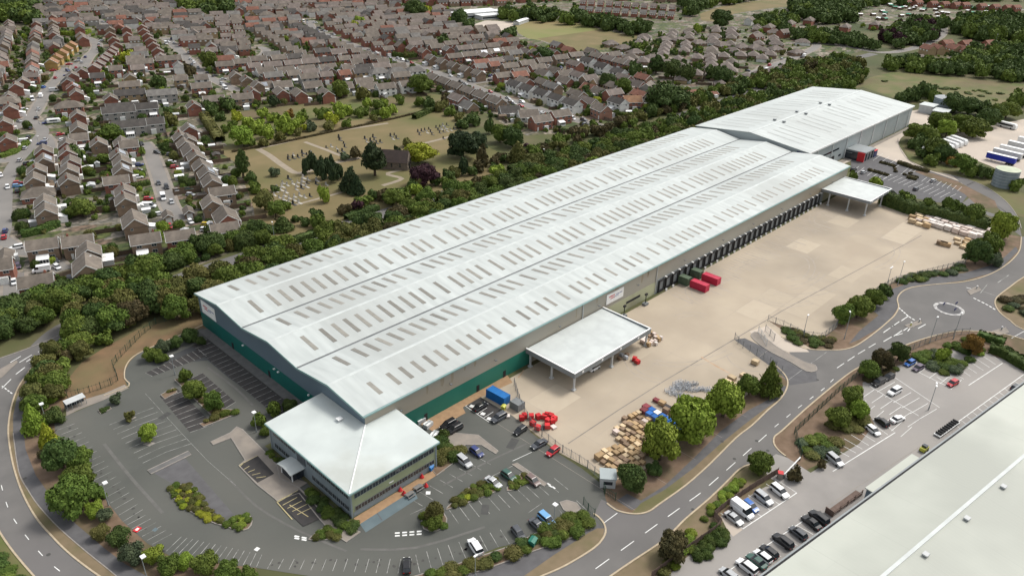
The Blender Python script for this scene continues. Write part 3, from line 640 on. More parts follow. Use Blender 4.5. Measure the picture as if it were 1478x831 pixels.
for d, cx, ya, yb, za, zb in lights[100:]: rl_mesh(mb, cx, ya, yb, za, zb)
tag(wpart(mb, 'distant_rooflights', M['rooflight']), kind='stuff')
# sign boards, lettering
def text_part(body, size, m, parent, loc, rot, name='lettering', ext=.02):
    cu = bpy.data.curves.new(name, 'FONT'); cu.body = body; cu.size = size; cu.extrude = ext; cu.align_x = 'CENTER'; cu.align_y = 'CENTER'
    t = bpy.data.objects.new('t', cu); dg = bpy.context.evaluated_depsgraph_get(); col.objects.link(t); bpy.context.view_layer.update()
    me = bpy.data.meshes.new_from_object(t.evaluated_get(bpy.context.evaluated_depsgraph_get())); bpy.data.objects.remove(t)
    me.materials.clear(); me.materials.append(m); o = obj(name, me, parent); o.location = loc; o.rotation_euler = rot; return o
def signboard(x, y, z, w_, h_, face, lab, lines_):
    rz = {'S': 0, 'W': -math.pi/2}[face]
    e = empty('sign_board', (x, y, z), rz, lab, 'sign', 'white sign boards on the warehouse')
    mb = MB(); mb.box(-w_/2, -.12, -h_/2, w_/2, 0, h_/2); mb.build('panel', M['whitep'], e)
    for (mm, dx, dz, ws, hh) in lines_:
        mb = MB(); x = dx
        for k, w2 in enumerate(ws):
            mb.box(x, -.135, dz, x+w2, -.122, dz+hh*(1 if k % 3 else .8)); x += w2+.13
        mb.build('lettering', M[mm], e)
    return e
# the lettering in the photograph is too small to read: short broken marks in red and blue stand in its place
MARKS = [('txt_red', -3.1, .35, [.5, .35, .6, .3, .45], .5), ('txt_red', -2.3, -.35, [.4, .5, .3, .45], .42), ('txt_blue', .2, .25, [.4, .3, .5, .35, .3, .45, .3], .3), ('txt_blue', -.6, -.25, [.3, .4, .3, .3, .4], .25)]
signboard(176.5, YS-.05, 7.6, 8.6, 3.4, 'S', 'white sign board with faint red and blue lettering on the long yard side wall', MARKS)
signboard(X0-.05, 200.4, 7.6, 8.4, 4.2, 'W', 'white sign board high on the blue gable wall near its left corner', MARKS)
# gable-end doors and lamps
def fire_door(x, y, face):
    e = mb = MB()
    if face == 'W': mb.box(x-.08, y-.5, 0, x+.02, y+.5, 2.1)
    else: mb.box(x-.5, y-.08, 0, x+.5, y+.02, 2.1)
    return wpart(mb, 'fire_door', M['dark'])
fire_door(X0, 168, 'W'); fire_door(X0, 188, 'W'); fire_door(118, YS, 'S'); fire_door(128, YS, 'S'); fire_door(100, YS, 'S')
for y in (162.5, 164.5, 181, 148): mb = MB(); mb.box(X0-.5, y-.25, 4.3, X0-.02, y+.25, 4.6); wpart(mb, 'wall_lamp', M['whitep'])
for x in (92, 108, 124, 150, 168, 188, 215, 240, 262, 285, 310, 332):
    mb = MB(); mb.tube((x, YS-.02, 7.4), (x, YS-.6, 7.5), .05, n=6); mb.box(x-.3, YS-.9, 7.35, x+.3, YS-.5, 7.6); wpart(mb, 'wall_lamp', M['valley'])
for x in (160.8, 199): mb = MB(); mb.tube((x, YS-.16, 0), (x, YS-.16, EZ-.4), .16, n=8); wpart(mb, 'downpipe', M['steel'])
# low olive band and louvre
mb = MB(); mb.box(151, YS-.08, 0, 199.5, YS-.005, 4.6); wpart(mb, 'olive_wall_band', M['olive'])
mb = MB(); mb.box(183, YS-.16, 2.2, 190.5, YS-.09, 3.0); wpart(mb, 'louvre', M['dark'])
mb = MB(); mb.box(325.5, YS-.08, 0, 333, YS-.005, 5.2); wpart(mb, 'olive_wall_band', M['olive'])
# dock doors with shelters, buffers and a white lamp over each
mb = MB(); mb.box(199.6, YS-.1, 0, 325.4, YS-.01, 5.0); wpart(mb, 'dock_wall', M['grey_trim'])
ND = 30
dm = MB(); dm.box(-1.55, -.6, 1.0, -1.2, 0, 4.5); dm.box(1.2, -.6, 1.0, 1.55, 0, 4.5); dm.box(-1.55, -.65, 4.1, 1.55, 0, 4.55); dm.box(-1.5, -.5, 0, 1.5, 0, 1.0); shelter = dm.me('dock_shelter', M['rubber'])
dm = MB(); dm.box(-1.2, -.3, 1.0, 1.2, -.2, 4.2); dpanel = dm.me('door_panel', M['valley'])
dm = MB(); dm.box(-.3, -1.3, 0, .3, -1.0, .75); dm.box(-.2, -1.5, .0, .2, -1.3, .9); bumper = dm.me('bollard', M['whitep'])
dm = MB(); dm.box(-.3, -.9, 4.9, .3, -.1, 5.2); dlamp = dm.me('dock_lamp', M['whitep'])
for i in range(ND):
    x = 202 + i*4.05
    d = obj('dock_door', shelter, wh); d.location = (x-WO.x, YS-.1-WO.y, 0)
    obj('door_panel', dpanel, d)
    l_ = obj('dock_lamp', dlamp, wh); l_.location = (x+2.02-WO.x, YS-.1-WO.y, 0)
    b_ = obj('dock_buffer', bumper, wh); b_.location = (x+2.02-WO.x, YS-.1-WO.y, 0)
# ------------------------------------------------------------------ canopies
def canopy(name, x0, x1, y0, z0, fh, cols, label, grp=None):
    e = empty(name, ((x0+x1)/2, (y0+YS)/2, 0), 0, label, 'canopy'); o_ = e.location
    def pb(mb, nm, m): q = mb.build(nm, M[m], e); q.location = (-o_.x, -o_.y, 0); return q
    mb = MB(); n = 2
    y1 = YS-.3
    for k in range(2):
        a, b = x0+.35+(x1-x0-.7)*k/2, x0+.35+(x1-x0-.7)*(k+1)/2
        mb.face([(a, y0+.35, z0+fh*.62), (b, y0+.35, z0+fh*.62), (b, y1, z0+fh*.62+.25), (a, y1, z0+fh*.62+.25)])
    mb.face([(x0+.3, y1, z0), (x1-.3, y1, z0), (x1-.3, y0+.3, z0), (x0+.3, y0+.3, z0)])
    pb(mb, 'roof_deck', 'ridge')
    for (a, b, c, d) in ((x0, y0, x1, y0+.35), (x0, y0+.35, x0+.35, y1), (x1-.35, y0+.35, x1, y1)):
        mb = MB(); mb.box(a, b, z0-.05, c, d, z0+fh); pb(mb, 'fascia', 'fascia')
        mb = MB(); mb.box(a-.06, b-.06, z0+fh, c+.06, d+.06 if d < y1 else d, z0+fh+.08); pb(mb, 'coping', 'whitep')
    for (a, b) in cols:
        mb = MB(); mb.box(a-.22, b-.22, .0, a+.22, b+.22, z0-.05); mb.box(a-.5, b-.5, 0, a+.5, b+.5, .45); pb(mb, 'column', 'steel')
    for k in range(4):
        x = x0+(x1-x0)*(.1+.24*k); mb = MB(); mb.box(x-.35, y0-.06, z0+fh*.3, x+.35, y0-.005, z0+fh*.3+.6); pb(mb, 'fascia_lamp', 'whitep')
    return e
M['fascia'] = mat('grey canopy fascia', (.21, .225, .235), (.18, .195, .2), .5, .3, 4)

canopy('loading_canopy', 136.0, 170.6, 105.9, 4.5, 1.45, [(136.9, 106.6), (153.3, 106.6), (169.7, 106.6), (136.9, 114.6), (136.9, 122.6), (169.7, 114.6)], 'wide flat loading canopy on steel columns over the yard, nearer of two')
canopy('loading_canopy', 321.8, 345.0, 102.6, 5.8, 1.1, [(322.6, 104), (322.6, 111.5), (322.6, 120), (338.7, 103.8)], 'smaller flat canopy on columns at the far end of the long wall')
# ------------------------------------------------------------------ office block at the corner
M['office_roof'] = mat('office roof membrane', (.55, .59, .57), (.47, .505, .49), .55, .12, 8, c3=(.43, .45, .42), s3=.07)
lines_mix(M['office_roof'], 0, 1.2, .03, (.52, .54, .54), .3)
M['wall_grey'] = mat('grey blue panel', (.2, .235, .255), (.17, .2, .22), .5, .3, 6); M['wall_ol'] = mat('sage green panel', (.27, .305, .19), (.24, .27, .17), .55, .3, 6)
of = empty('office_block', (78, 122, 0), 0, 'two storey office block with a pale hipped roof built round the warehouse corner', 'office')
OO = Vector((78, 122, 0))
def op(mb, nm, m, parent=of, **k):
    o = mb.build(nm, M[m] if isinstance(m, str) else m, parent, **k)
    if parent is of: o.location = -OO
    return o
ox0, ox1, oy0, oy1, oz = 66.9, 90.4, 108.9, 141.2, 7.0
mb = MB(); mb.box(ox0, oy0, 0, ox0+.3, oy1, oz); op(mb, 'wall', 'wall_grey')
mb = MB(); mb.box(ox0+.3, oy0, 0, ox1, oy0+.3, oz); op(mb, 'wall', 'wall_ol')
mb = MB(); mb.box(ox1-.3, oy0+.3, 0, ox1, YS-.01, oz); op(mb, 'wall', 'wall_grey')
mb = MB(); mb.box(ox0+.3, oy1-.3, 0, X0-.01, oy1, oz); op(mb, 'wall', 'wall_grey')
e_ = .55; a0, b0 = ox0-e_, oy0-e_
h_ = 7.25; sl = .065
pk = (X0-.05, YS-.05)
def oz_(x, y): return h_ + sl*min(x-a0, y-b0)
mb = MB()
mb.face([(a0, b0, h_), (pk[0], pk[0]-a0+b0, oz_(pk[0], 200)), (X0-.05, oy1+e_, oz_(X0, 200)), (a0, oy1+e_, h_)][::1])
mb.face([(a0, b0, h_), (ox1+e_, b0, h_), (ox1+e_, YS-.05, oz_(200, YS)), (pk[0]-.0, YS-.05, oz_(200, YS)), (pk[0], pk[0]-a0+b0, oz_(pk[0], 200))])
op(mb, 'roof', 'office_roof')
mb = MB(); mb.tube((a0+.1, b0+.1, h_+.03), (pk[0], pk[0]-a0+b0, oz_(pk[0], 200)+.03), .16, n=6); op(mb, 'hip_flashing', 'whitep')
for q in ((a0-.22, b0-.22, ox1+e_+.1, b0+.02), (a0-.22, b0+.02, a0+.02, oy1+e_), (ox1+e_-.02, b0+.02, ox1+e_+.2, YS-.1)):
    mb = MB(); mb.box(q[0], q[1], h_-.42, q[2], q[3], h_-.02); op(mb, 'eaves_gutter', 'gutter_green')
mb = MB(); mb.box(ox0-.3, oy0-.3, h_-.5, ox1+.3, oy0, h_-.42); mb.box(ox0-.3, oy0, h_-.5, ox0, oy1, h_-.42); op(mb, 'soffit', 'grey_trim')
def win_mesh(w_, h2, n=2):
    m_ = MB(); m_.box(-w_/2, -.06, 0, w_/2, -.02, h2, 0); t = .05
    for x in np.linspace(-w_/2, w_/2, n+1): m_.box(x-t/2, -.1, 0, x+t/2, -.062, h2, 1)
    m_.box(-w_/2, -.1, h2-.07, w_/2, -.061, h2, 1); m_.box(-w_/2, -.1, 0, w_/2, -.061, .07, 1); return m_.me('window', [M['glass'], M['grey_trim']])
wm = win_mesh(1.42, 1.25)
for z in (1.35, 4.75):
    for k in range(14):
        o = obj('window', wm, of); o.location = (ox0+1.7+k*1.57-OO.x, oy0-OO.y, z)
    for k in range(19):
        y = oy0+1.5+k*1.57
        if z > 3 and 17 <= y-oy0 <= 20.6: continue
        if z < 3 and 15.5 <= y-oy0 <= 21.5: continue
        o = obj('window', wm, of); o.location = (ox0-OO.x, y-OO.y, z); o.rotation_euler = (0, 0, -math.pi/2)
mb = MB(); mb.box(ox0-.08, oy0+17.2, 3.4, ox0-.01, oy0+20.6, 6.4); op(mb, 'entrance_glazing', 'glass')
for q in ((ox0-.12, oy0-.12), (ox1-.25, oy0-.12), (ox0-.12, oy1-.4)):
    mb = MB(); mb.box(q[0], q[1], 0, q[0]+.4, q[1]+.4, h_-.5); op(mb, 'corner_post', 'wall_grey')
mb = MB(); mb.box(ox0+.5, oy0-.05, 0, ox1-.5, oy0-.005, 1.2); op(mb, 'plinth', 'wall_grey')
mb = MB(); mb.box(ox0+10, oy0-.1, 3.3, ox0+11.2, oy0-.01, 3.55); op(mb, 'name_plate', 'whitep')
# entrance porch with curved roof
po = obj('entrance_porch', None, of); po.location = -OO
mb = MB(); mb.box(63.9, 127.3, 0, 66.85, 131.7, .12); mb.box(63.9, 127.3, .12, 64.1, 131.7, 2.6); mb.box(64.1, 127.3, .12, 66.85, 127.5, 2.6); mb.box(64.1, 131.5, .12, 66.85, 131.7, 2.6); op(mb, 'glazed_screen', 'glass', po)
mb = MB(); pr = [(126.6+5.8*t, 2.75+.55*math.sin(math.pi*t)) for t in np.linspace(0, 1, 11)]
for (y0_, z0_), (y1_, z1_) in zip(pr, pr[1:]):
    mb.mesh([(63.2, y0_, z0_), (66.85, y0_, z0_), (66.85, y1_, z1_), (63.2, y1_, z1_), (63.2, y0_, z0_-.18), (66.85, y0_, z0_-.18), (66.85, y1_, z1_-.18), (63.2, y1_, z1_-.18)], [(0,1,2,3),(7,6,5,4),(0,3,7,4),(0,4,5,1),(2,6,7,3)])
op(mb, 'porch_roof', 'ridge', po)
for y in (127.2, 131.6): mb = MB(); mb.box(63.8, y, 0, 64, y+.2, 2.75); op(mb, 'porch_post', 'whitep', po)
# rooftop cowl
e = empty('roof_vent', (*P(490, 606, 8.1), 8.0), 0, 'small white vent cowl on the office roof near the warehouse wall', 'vent')
mb = MB(); mb.box(-.5, -.5, 0, .5, .5, .5); mb.build('base', M['steel'], e); mb = MB(); mb.box(-.65, -.65, .5, .65, .65, .65); mb.build('cap', M['whitep'], e)
# ------------------------------------------------------------------ second warehouse
w2 = empty('second_warehouse', (417, 174, 0), 0, 'second pale warehouse with one broad ridge beyond the end of the long one', 'warehouse'); W2 = Vector((417, 174, 0))
def w2p(mb, nm, m, **k): o = mb.build(nm, M[m], w2, **k); o.location = -W2; return o
A0, A1, C0, C1, Z1, Z2 = 350.4, 484, 144.2, 205.2, 12.0, 15.2; CM = 175.2
M['wall_w2'] = mat('pale blue grey cladding', (.34, .38, .385), (.3, .335, .34), .5, .1, 6); ribbed(M['wall_w2'], 0, .9, .12)
mb = MB(); mb.box(A0, C0, 0, A1, C0+.3, Z1-.1); w2p(mb, 'side_wall', 'wall_w2')
mb = MB(); mb.box(A0, C1-.3, 0, A1, C1, Z1-.1); w2p(mb, 'rear_wall', 'wall_w2')
for xx in (A0, A1):
    mb = MB(); f = [(xx, C0, 0), (xx, C1, 0), (xx, C1, Z1-.1), (xx, CM, Z2-.15), (xx, C0, Z1-.1)]; mb.face(f if xx == A1 else f[::-1]); w2p(mb, 'gable_wall', 'wall_w2')
for s, (a, b, za, zb) in enumerate(((C0-.5, CM, Z1, Z2), (CM, C1+.5, Z2, Z1))):
    mb = MB(); mb.mesh([(A0-.5, a, za), (A1+.5, a, za), (A1+.5, b, zb), (A0-.5, b, zb), (A0-.5, a, za-.3), (A1+.5, a, za-.3), (A1+.5, b, zb-.3), (A0-.5, b, zb-.3)], [(0,1,2,3),(7,6,5,4),(0,4,5,1),(1,5,6,2),(2,6,7,3),(3,7,4,0)])
    w2p(mb, 'roof_slope', 'roof')
mb = MB(); mb.box(A0-.5, C0-.75, Z1-.75, A1+.5, C0-.51, Z1+.02); w2p(mb, 'fascia', 'whitep')
mb = MB(); mb.box(A0-.45, CM-.7, Z2-.12, A1+.45, CM+.7, Z2+.03); w2p(mb, 'ridge_cap', 'ridge')
M['rl2'] = mat('pale rooflight', (.33, .34, .32), (.38, .39, .37), .5, .5, 4)
for k in range(20):
    x = A0+8+k*6.2
    for s in (0, 1):
        ya, yb = (C0+7, CM-5) if s == 0 else (CM+5, C1-6); f = lambda y: (Z1+(Z2-Z1)*(y-C0+.5)/(CM-C0+.5)) if s == 0 else (Z2-(Z2-Z1)*(y-CM)/(C1+.5-CM))
        if k % 5 == 4: continue
        mb = MB(); mb.mesh([(x-.4, ya, f(ya)+.06), (x+.4, ya, f(ya)+.06), (x+.4, yb, f(yb)+.06), (x-.4, yb, f(yb)+.06)], [(0,1,2,3)]); w2p(mb, 'rooflight', 'rl2')
for k in range(8):
    x = A0+10+k*17; mb = MB(); mb.tube((x, C0-.25, 0), (x, C0-.25, Z1-.7), .18, n=6); w2p(mb, 'downpipe', 'whitep')
mb = MB(); mb.box(368, C0-.08, 6.3, 386, C0-.01, 7.2); w2p(mb, 'strip_window', 'glass'); mb = MB(); mb.box(387, C0-.08, 2.3, 390, C0-.01, 3.2); w2p(mb, 'strip_window', 'glass')
for k in range(7): mb = MB(); mb.box(354+k*4, C0-.5, .8, 357+k*4, C0-.02, 4); w2p(mb, 'dock_door', 'rubber')
for px in ((1195, 150), (1162, 163), (1131, 175)):
    for d_ in (-2.6, 2.6):
        x, y = P(px[0], px[1], Z2+.4); e = empty('ridge_vent', (x, CM+d_, Z2-.28), 0, 'small dark vent boxes along the ridge of the second warehouse', 'vent', 'vents along the far ridge')
        mb = MB(); mb.box(-.6, -.6, 0, .6, .6, .7); mb.build('housing', M['valley'], e); mb = MB(); mb.box(-.8, -.8, .7, .8, .8, .85); mb.build('cap', M['grey_trim'], e)
# blue sign at its near corner
e = empty('sign_board', (A0-.1, C0+3.6, 10.6), -math.pi/2, 'small dark blue sign at the near corner of the second warehouse', 'sign')
mb = MB(); mb.box(-2.2, -.15, -.9, 2.2, 0, .9); M['navy2'] = mat('navy sign', (.02, .03, .12), rough=.5); mb.build('panel', M['navy2'], e)
mb = MB(); mb.box(-1.2, -.2, -.3, 1.2, -.16, .3); mb.build('lettering', M['whitep'], e)
# entrance block and portable office in front of it
e = empty('entrance_block', (402, 139, 0), 0, 'grey steel framed entrance lobby with a red side wall at the second warehouse', 'building')
mb = MB(); mb.box(-7.6, -5, 0, -7.05, -1.5, 4.6); mb.build('red_wall', M['redp'], e)
mb = MB(); mb.box(-7, -4.5, 0, 5, 5, 4.2); mb.build('glazed_wall', M['glass'], e)
mb = MB(); mb.box(-7, -5.2, 4.2, 5.6, 5, 4.9); mb.build('roof', M['grey_trim'], e)
mb = MB(); mb.box(5, -5.2, 0, 9, 1, 3.2); mb.build('wing', M['navy2'], e); mb = MB(); mb.box(5.1, -5.3, 3.2, 9.2, 1.1, 3.4); mb.build('wing_roof', M['redp'], e)
for k in range(4): mb = MB(); mb.box(-6.8+k*3.8, -4.9, 0, -6.5+k*3.8, -4.6, 4.2); mb.build('frame_post', M['steel'], e)
e = empty('portable_office', (*P(1232, 224), 0), -.05, 'blue grey portable office block beside the second warehouse', 'cabin')
mb = MB(); mb.box(-8, -2.2, 0, 8, 2.2, 3.2); mb.build('body', M['wall_blue'], e); mb = MB(); mb.box(-8.2, -2.4, 3.2, 8.2, 2.4, 3.4); mb.build('roof', M['grey_trim'], e)
for k in range(6): mb = MB(); mb.box(-6.6+k*2.5, -2.3, 1.1, -5.4+k*2.5, -2.2, 2.2); mb.build('window', M['whitep'], e)
# tanks and sheds
def tank(name, x, y, r, h, label, top):
    e = empty(name, (x, y, 0), 0, label, 'tank'); mb = MB(); mb.tube((0, 0, 0), (0, 0, h), r, n=36, caps=False); mb.build('shell', mt_tank, e, smooth=False)
    mb = MB(); n = 36; c = (0, 0, h+.35)
    for i in range(n):
        a, b = 2*math.pi*i/n, 2*math.pi*(i+1)/n; mb.face([(r*1.01*math.cos(a), r*1.01*math.sin(a), h), (r*1.01*math.cos(b), r*1.01*math.sin(b), h), c])
    mb.build('lid', M[top], e)
    for k in range(6): z = h*(k+.5)/6; mb = MB(); mb.tube((0, 0, z-.05), (0, 0, z+.05), r+.04, n=36, caps=True); mb.build('band', M['steel'], e)
    mb = MB(); mb.tube((r*.7, -r*.78, 0), (r*.7, -r*.78, h), .12, n=6); mb.build('pipe', M['steel'], e); return e
mt_tank = mat('galvanised tank sheeting', (.22, .26, .28), (.17, .205, .225), .5, .5, 5, stretch=(1, 1, .2))
M['lid'] = mat('pale green tank lid', (.5, .53, .4), (.4, .44, .32), .7, .4, 5)
tx, ty = P(1452, 272); tank('water_tank', tx+3, ty+2, 5.2, 8.2, 'round galvanised water tank with pale lid at the bend of the road', 'lid')
tx, ty = P(1363, 158); tank('water_tank', tx, ty, 7.2, 7.5, 'round grey water tank behind the far shed', 'grey_trim')
def flat_shed(px, lx, ly, h, rz, label, wm_, open_=False):
    x, y = P(*px); e = empty('shed', (x, y, 0), rz, label, 'shed')
    if open_:
        for a in (-1, 1):
            for b in (-1, 1): mb = MB(); mb.box(a*(lx/2-.3)-.12, b*(ly/2-.3)-.12, 0, a*(lx/2-.3)+.12, b*(ly/2-.3)+.12, h); mb.build('post', M['steel'], e)
        mb = MB(); mb.box(-lx/2+1, -ly/2+1, 0, lx/2-1, ly/2-1, h*.6); mb.build('stored_plant', M['dark'], e)
    else: mb = MB(); mb.box(-lx/2, -ly/2, 0, lx/2, ly/2, h); mb.build('wall', M[wm_], e); mb = MB(); mb.box(-1.2, -ly/2-.06, 0, 1.2, -ly/2, 2.6); mb.build('door', M['grey_trim'], e)
    mb = MB(); mb.box(-lx/2-.4, -ly/2-.4, h, lx/2+.4, ly/2+.4, h+.3); mb.build('roof', M['ridge'], e); return e
flat_shed((1338, 162), 9, 8, 4.6, 0, 'pale square pump house with flat roof next to the far tank', 'steel')
flat_shed((1357, 168), 10, 8, 3.6, .1, 'open sided shelter with white flat roof below the far tank', 'steel', True)
# ------------------------------------------------------------------ building at the lower right
ang = math.atan2(-16.6, 106.6); fx, fy = 106.5, 36.5
fg = empty('foreground_warehouse', (fx, fy, 0), ang, 'pale green white warehouse roof filling the lower right corner', 'warehouse')
def fp(mb, nm, m): return mb.build(nm, M[m], fg)
mb = MB(); mb.box(-40, -70, 0, 190, -.6, 8.2); fp(mb, 'wall', 'wall_blue')
slab = .115; D1 = 13.6
lines_mix(M['roof_g'], 0, 13.4, .07, (.3, .31, .28), .6); lines_mix(M['roof_g'], 1, 6.3, .05, (.36, .37, .34), .5); lines_mix(M['roof_g'], 0, 1.0, .04, (.5, .51, .47), .25)
mb = MB(); mb.mesh([(-40, -.3, 9), (190, -.3, 9), (190, -D1, 9+slab*D1), (-40, -D1, 9+slab*D1)], [(3,2,1,0)]); fp(mb, 'roof_slope', 'roof_g')
mb = MB(); mb.mesh([(-40, -D1-.001, 9+slab*D1-.02), (190, -D1-.001, 9+slab*D1-.02), (190, -70, 9+slab*D1-2.4), (-40, -70, 9+slab*D1-2.4)], [(3,2,1,0)]); fp(mb, 'roof_slope', 'roof_g')
mb = MB(); mb.box(-40, -D1-.35, 9+slab*D1-.2, 190, -D1+.35, 9+slab*D1+.16); fp(mb, 'ridge_cap', 'ridge')
mb = MB(); mb.box(-40, -.29, 8.4, 190, .12, 8.9); fp(mb, 'gutter', 'dark')
mb = MB(); mb.box(-40, .121, 8.3, 190, .45, 9.02); fp(mb, 'parapet', 'grey_trim')
for x in (27.8, 43.8, 59.6):
    e = empty('roof_cowl', (fx+x*math.cos(ang)+15.6*math.sin(ang), fy+x*math.sin(ang)-15.6*math.cos(ang), 10.2), ang, 'small grey cowl beside the ridge of the lower right roof, ' + {27.8: 'nearest to the bottom edge', 43.8: 'middle of three', 59.6: 'furthest up the roof'}[x], 'vent')
    mb = MB(); mb.box(-.45, -.4, 0, .45, .4, .55); mb.build('housing', M['valley'], e); mb = MB(); mb.box(-.6, -.5, .55, .6, .5, .85); mb.build('hood', M['steel'], e)
e = empty('lean_to', (fx+52*math.cos(ang)-1.3*math.sin(ang), fy+52*math.sin(ang)+1.3*math.cos(ang), 0), ang, 'low flat roofed annex against the lower right warehouse', 'annex')
mb = MB(); mb.box(-9.5, -.85, 0, 9.5, 2.4, 5); mb.build('wall', M['wall_blue'], e); mb = MB(); mb.box(-9.8, -.8, 5, 9.8, 2.7, 5.25); mb.build('roof', M['roof_g'], e)
M['rust'] = mat('brown painted frame', (.11, .075, .06), (.15, .105, .085), .8, 1, 4)
e = empty('storage_rack', (*P(1220, 722, 1), 0), ang, 'brown open timber rack beside the lower right warehouse', 'rack')
for k in range(5): mb = MB(); mb.box(-6+k*3, -.8, 0, -5.8+k*3, -.6, 2.4); mb.build('post', M['rust'], e)
for z in (.3, 1.2, 2.3): mb = MB(); mb.box(-6, -.9, z, 6.2, -.82, z+.25); mb.build('rail', M['rust'], e)
e.scale = (.95, .9, .62); mb = MB(); mb.box(-6, -.6, .0, 6.2, 1.0, .5); mb.build('stacked_boards', M['rust'], e); mb = MB(); mb.box(-6.2, -1.0, 0, -6.02, 1.2, 2.6); mb.build('end_panel', M['rust'], e)
# rack of tyres / rolls by the same building, and the yellow skip
e = empty('roll_rack', (*P(1366, 620), 0), ang, 'white trailer bed carrying black rolls beside the lower right roof', 'rack')
mb = MB(); mb.box(-7, -1.2, .6, 7, 1.2, 1.0); mb.build('bed', M['whitep'], e)
for k in range(9): mb = MB(); mb.tube((-6+k*1.5, -1, 1.45), (-6+k*1.5, 1, 1.45), .45, n=12); mb.build('roll', M['rubber'], e)
for k in (-5, 5): mb = MB(); mb.tube((k, -1.2, .4), (k, 1.2, .4), .4, n=12); mb.build('wheel', M['rubber'], e)
e.scale = (.72, .72, .6)
e = empty('plant_machine', (*P(1333, 650), 0), ang, 'small yellow machine beside the lower right roof', 'machine'); M['yel'] = mat('yellow paint', (.5, .5, .08), rough=.5)
mb = MB(); mb.box(-1.6, -.9, .4, 1.6, .9, 1.6); mb.build('body', M['yel'], e); mb = MB(); mb.box(-.6, -.8, 1.6, .8, .8, 2.4); mb.build('cab', M['glass'], e)
for a in (-1, 1):
    for b in (-.9, .9): mb = MB(); mb.tube((a, b-.15, .4), (a, b+.15, .4), .4, n=12); mb.build('wheel', M['rubber'], e)
e.scale = (.7, .7, .7)
mt_g = mat('green hut roof', (.06, .3, .19), rough=.7)
# ------------------------------------------------------------------ foliage
def leafmat(name, c1, c2, rand=.16):
    m, nt, N, L, b = new_mat(name); b.inputs['Roughness'].default_value = .75; b.inputs['Specular IOR Level'].default_value = .15
    g = N.new('ShaderNodeNewGeometry'); n = N.new('ShaderNodeTexNoise'); n.inputs['Scale'].default_value = .55; n.inputs['Detail'].default_value = 6; L.new(g.outputs['Position'], n.inputs['Vector'])
    rr = N.new('ShaderNodeMapRange'); rr.inputs['From Min'].default_value = .36; rr.inputs['From Max'].default_value = .64; L.new(n.outputs['Fac'], rr.inputs['Value'])
    mx = N.new('ShaderNodeMix'); mx.data_type = 'RGBA'; mx.inputs['A'].default_value = (*c1, 1); mx.inputs['B'].default_value = (*c2, 1); L.new(rr.outputs[0], mx.inputs['Factor'])
    oi = N.new('ShaderNodeObjectInfo'); mr = N.new('ShaderNodeMapRange'); mr.inputs['To Min'].default_value = 1-rand; mr.inputs['To Max'].default_value = 1+rand; L.new(oi.outputs['Random'], mr.inputs['Value'])
    hs = N.new('ShaderNodeHueSaturation'); L.new(mx.outputs['Result'], hs.inputs['Color']); L.new(mr.outputs[0], hs.inputs['Value'])
    mh = N.new('ShaderNodeMapRange'); mh.inputs['To Min'].default_value = .485; mh.inputs['To Max'].default_value = .515; ml = node_math(N, L, 'FRACT', node_math(N, L, 'MULTIPLY', oi.outputs['Random'], 7.3)); L.new(ml, mh.inputs['Value']); L.new(mh.outputs[0], hs.inputs['Hue'])
    L.new(hs.outputs[0], b.inputs['Base Color']); return m
LF = {'d': leafmat('dark green leaves', (.042, .07, .018), (.078, .112, .03)), 'm': leafmat('green leaves', (.065, .098, .017), (.12, .162, .03)),
      'l': leafmat('bright green leaves', (.135, .19, .024), (.22, .285, .042)), 'y': leafmat('yellow green leaves', (.2, .235, .02), (.29, .31, .035)),
      'o': leafmat('olive leaves', (.085, .09, .024), (.135, .13, .04)), 'p': leafmat('dark purple leaves', (.03, .014, .018), (.06, .026, .03), .08),
      'c': leafmat('conifer needles', (.022, .038, .017), (.045, .066, .026)), 'w': leafmat('grey green leaves', (.05, .07, .038), (.1, .125, .065)),
      'a': leafmat('autumn leaves', (.14, .085, .022), (.22, .13, .03)), 'b': leafmat('brown green leaves', (.05, .045, .02), (.1, .08, .035)), 'h': leafmat('clipped hedge leaves', (.042, .07, .016), (.08, .115, .026))}
BARK = mat('bark', (.09, .065, .045), (.05, .038, .028), .9, 3, 5)
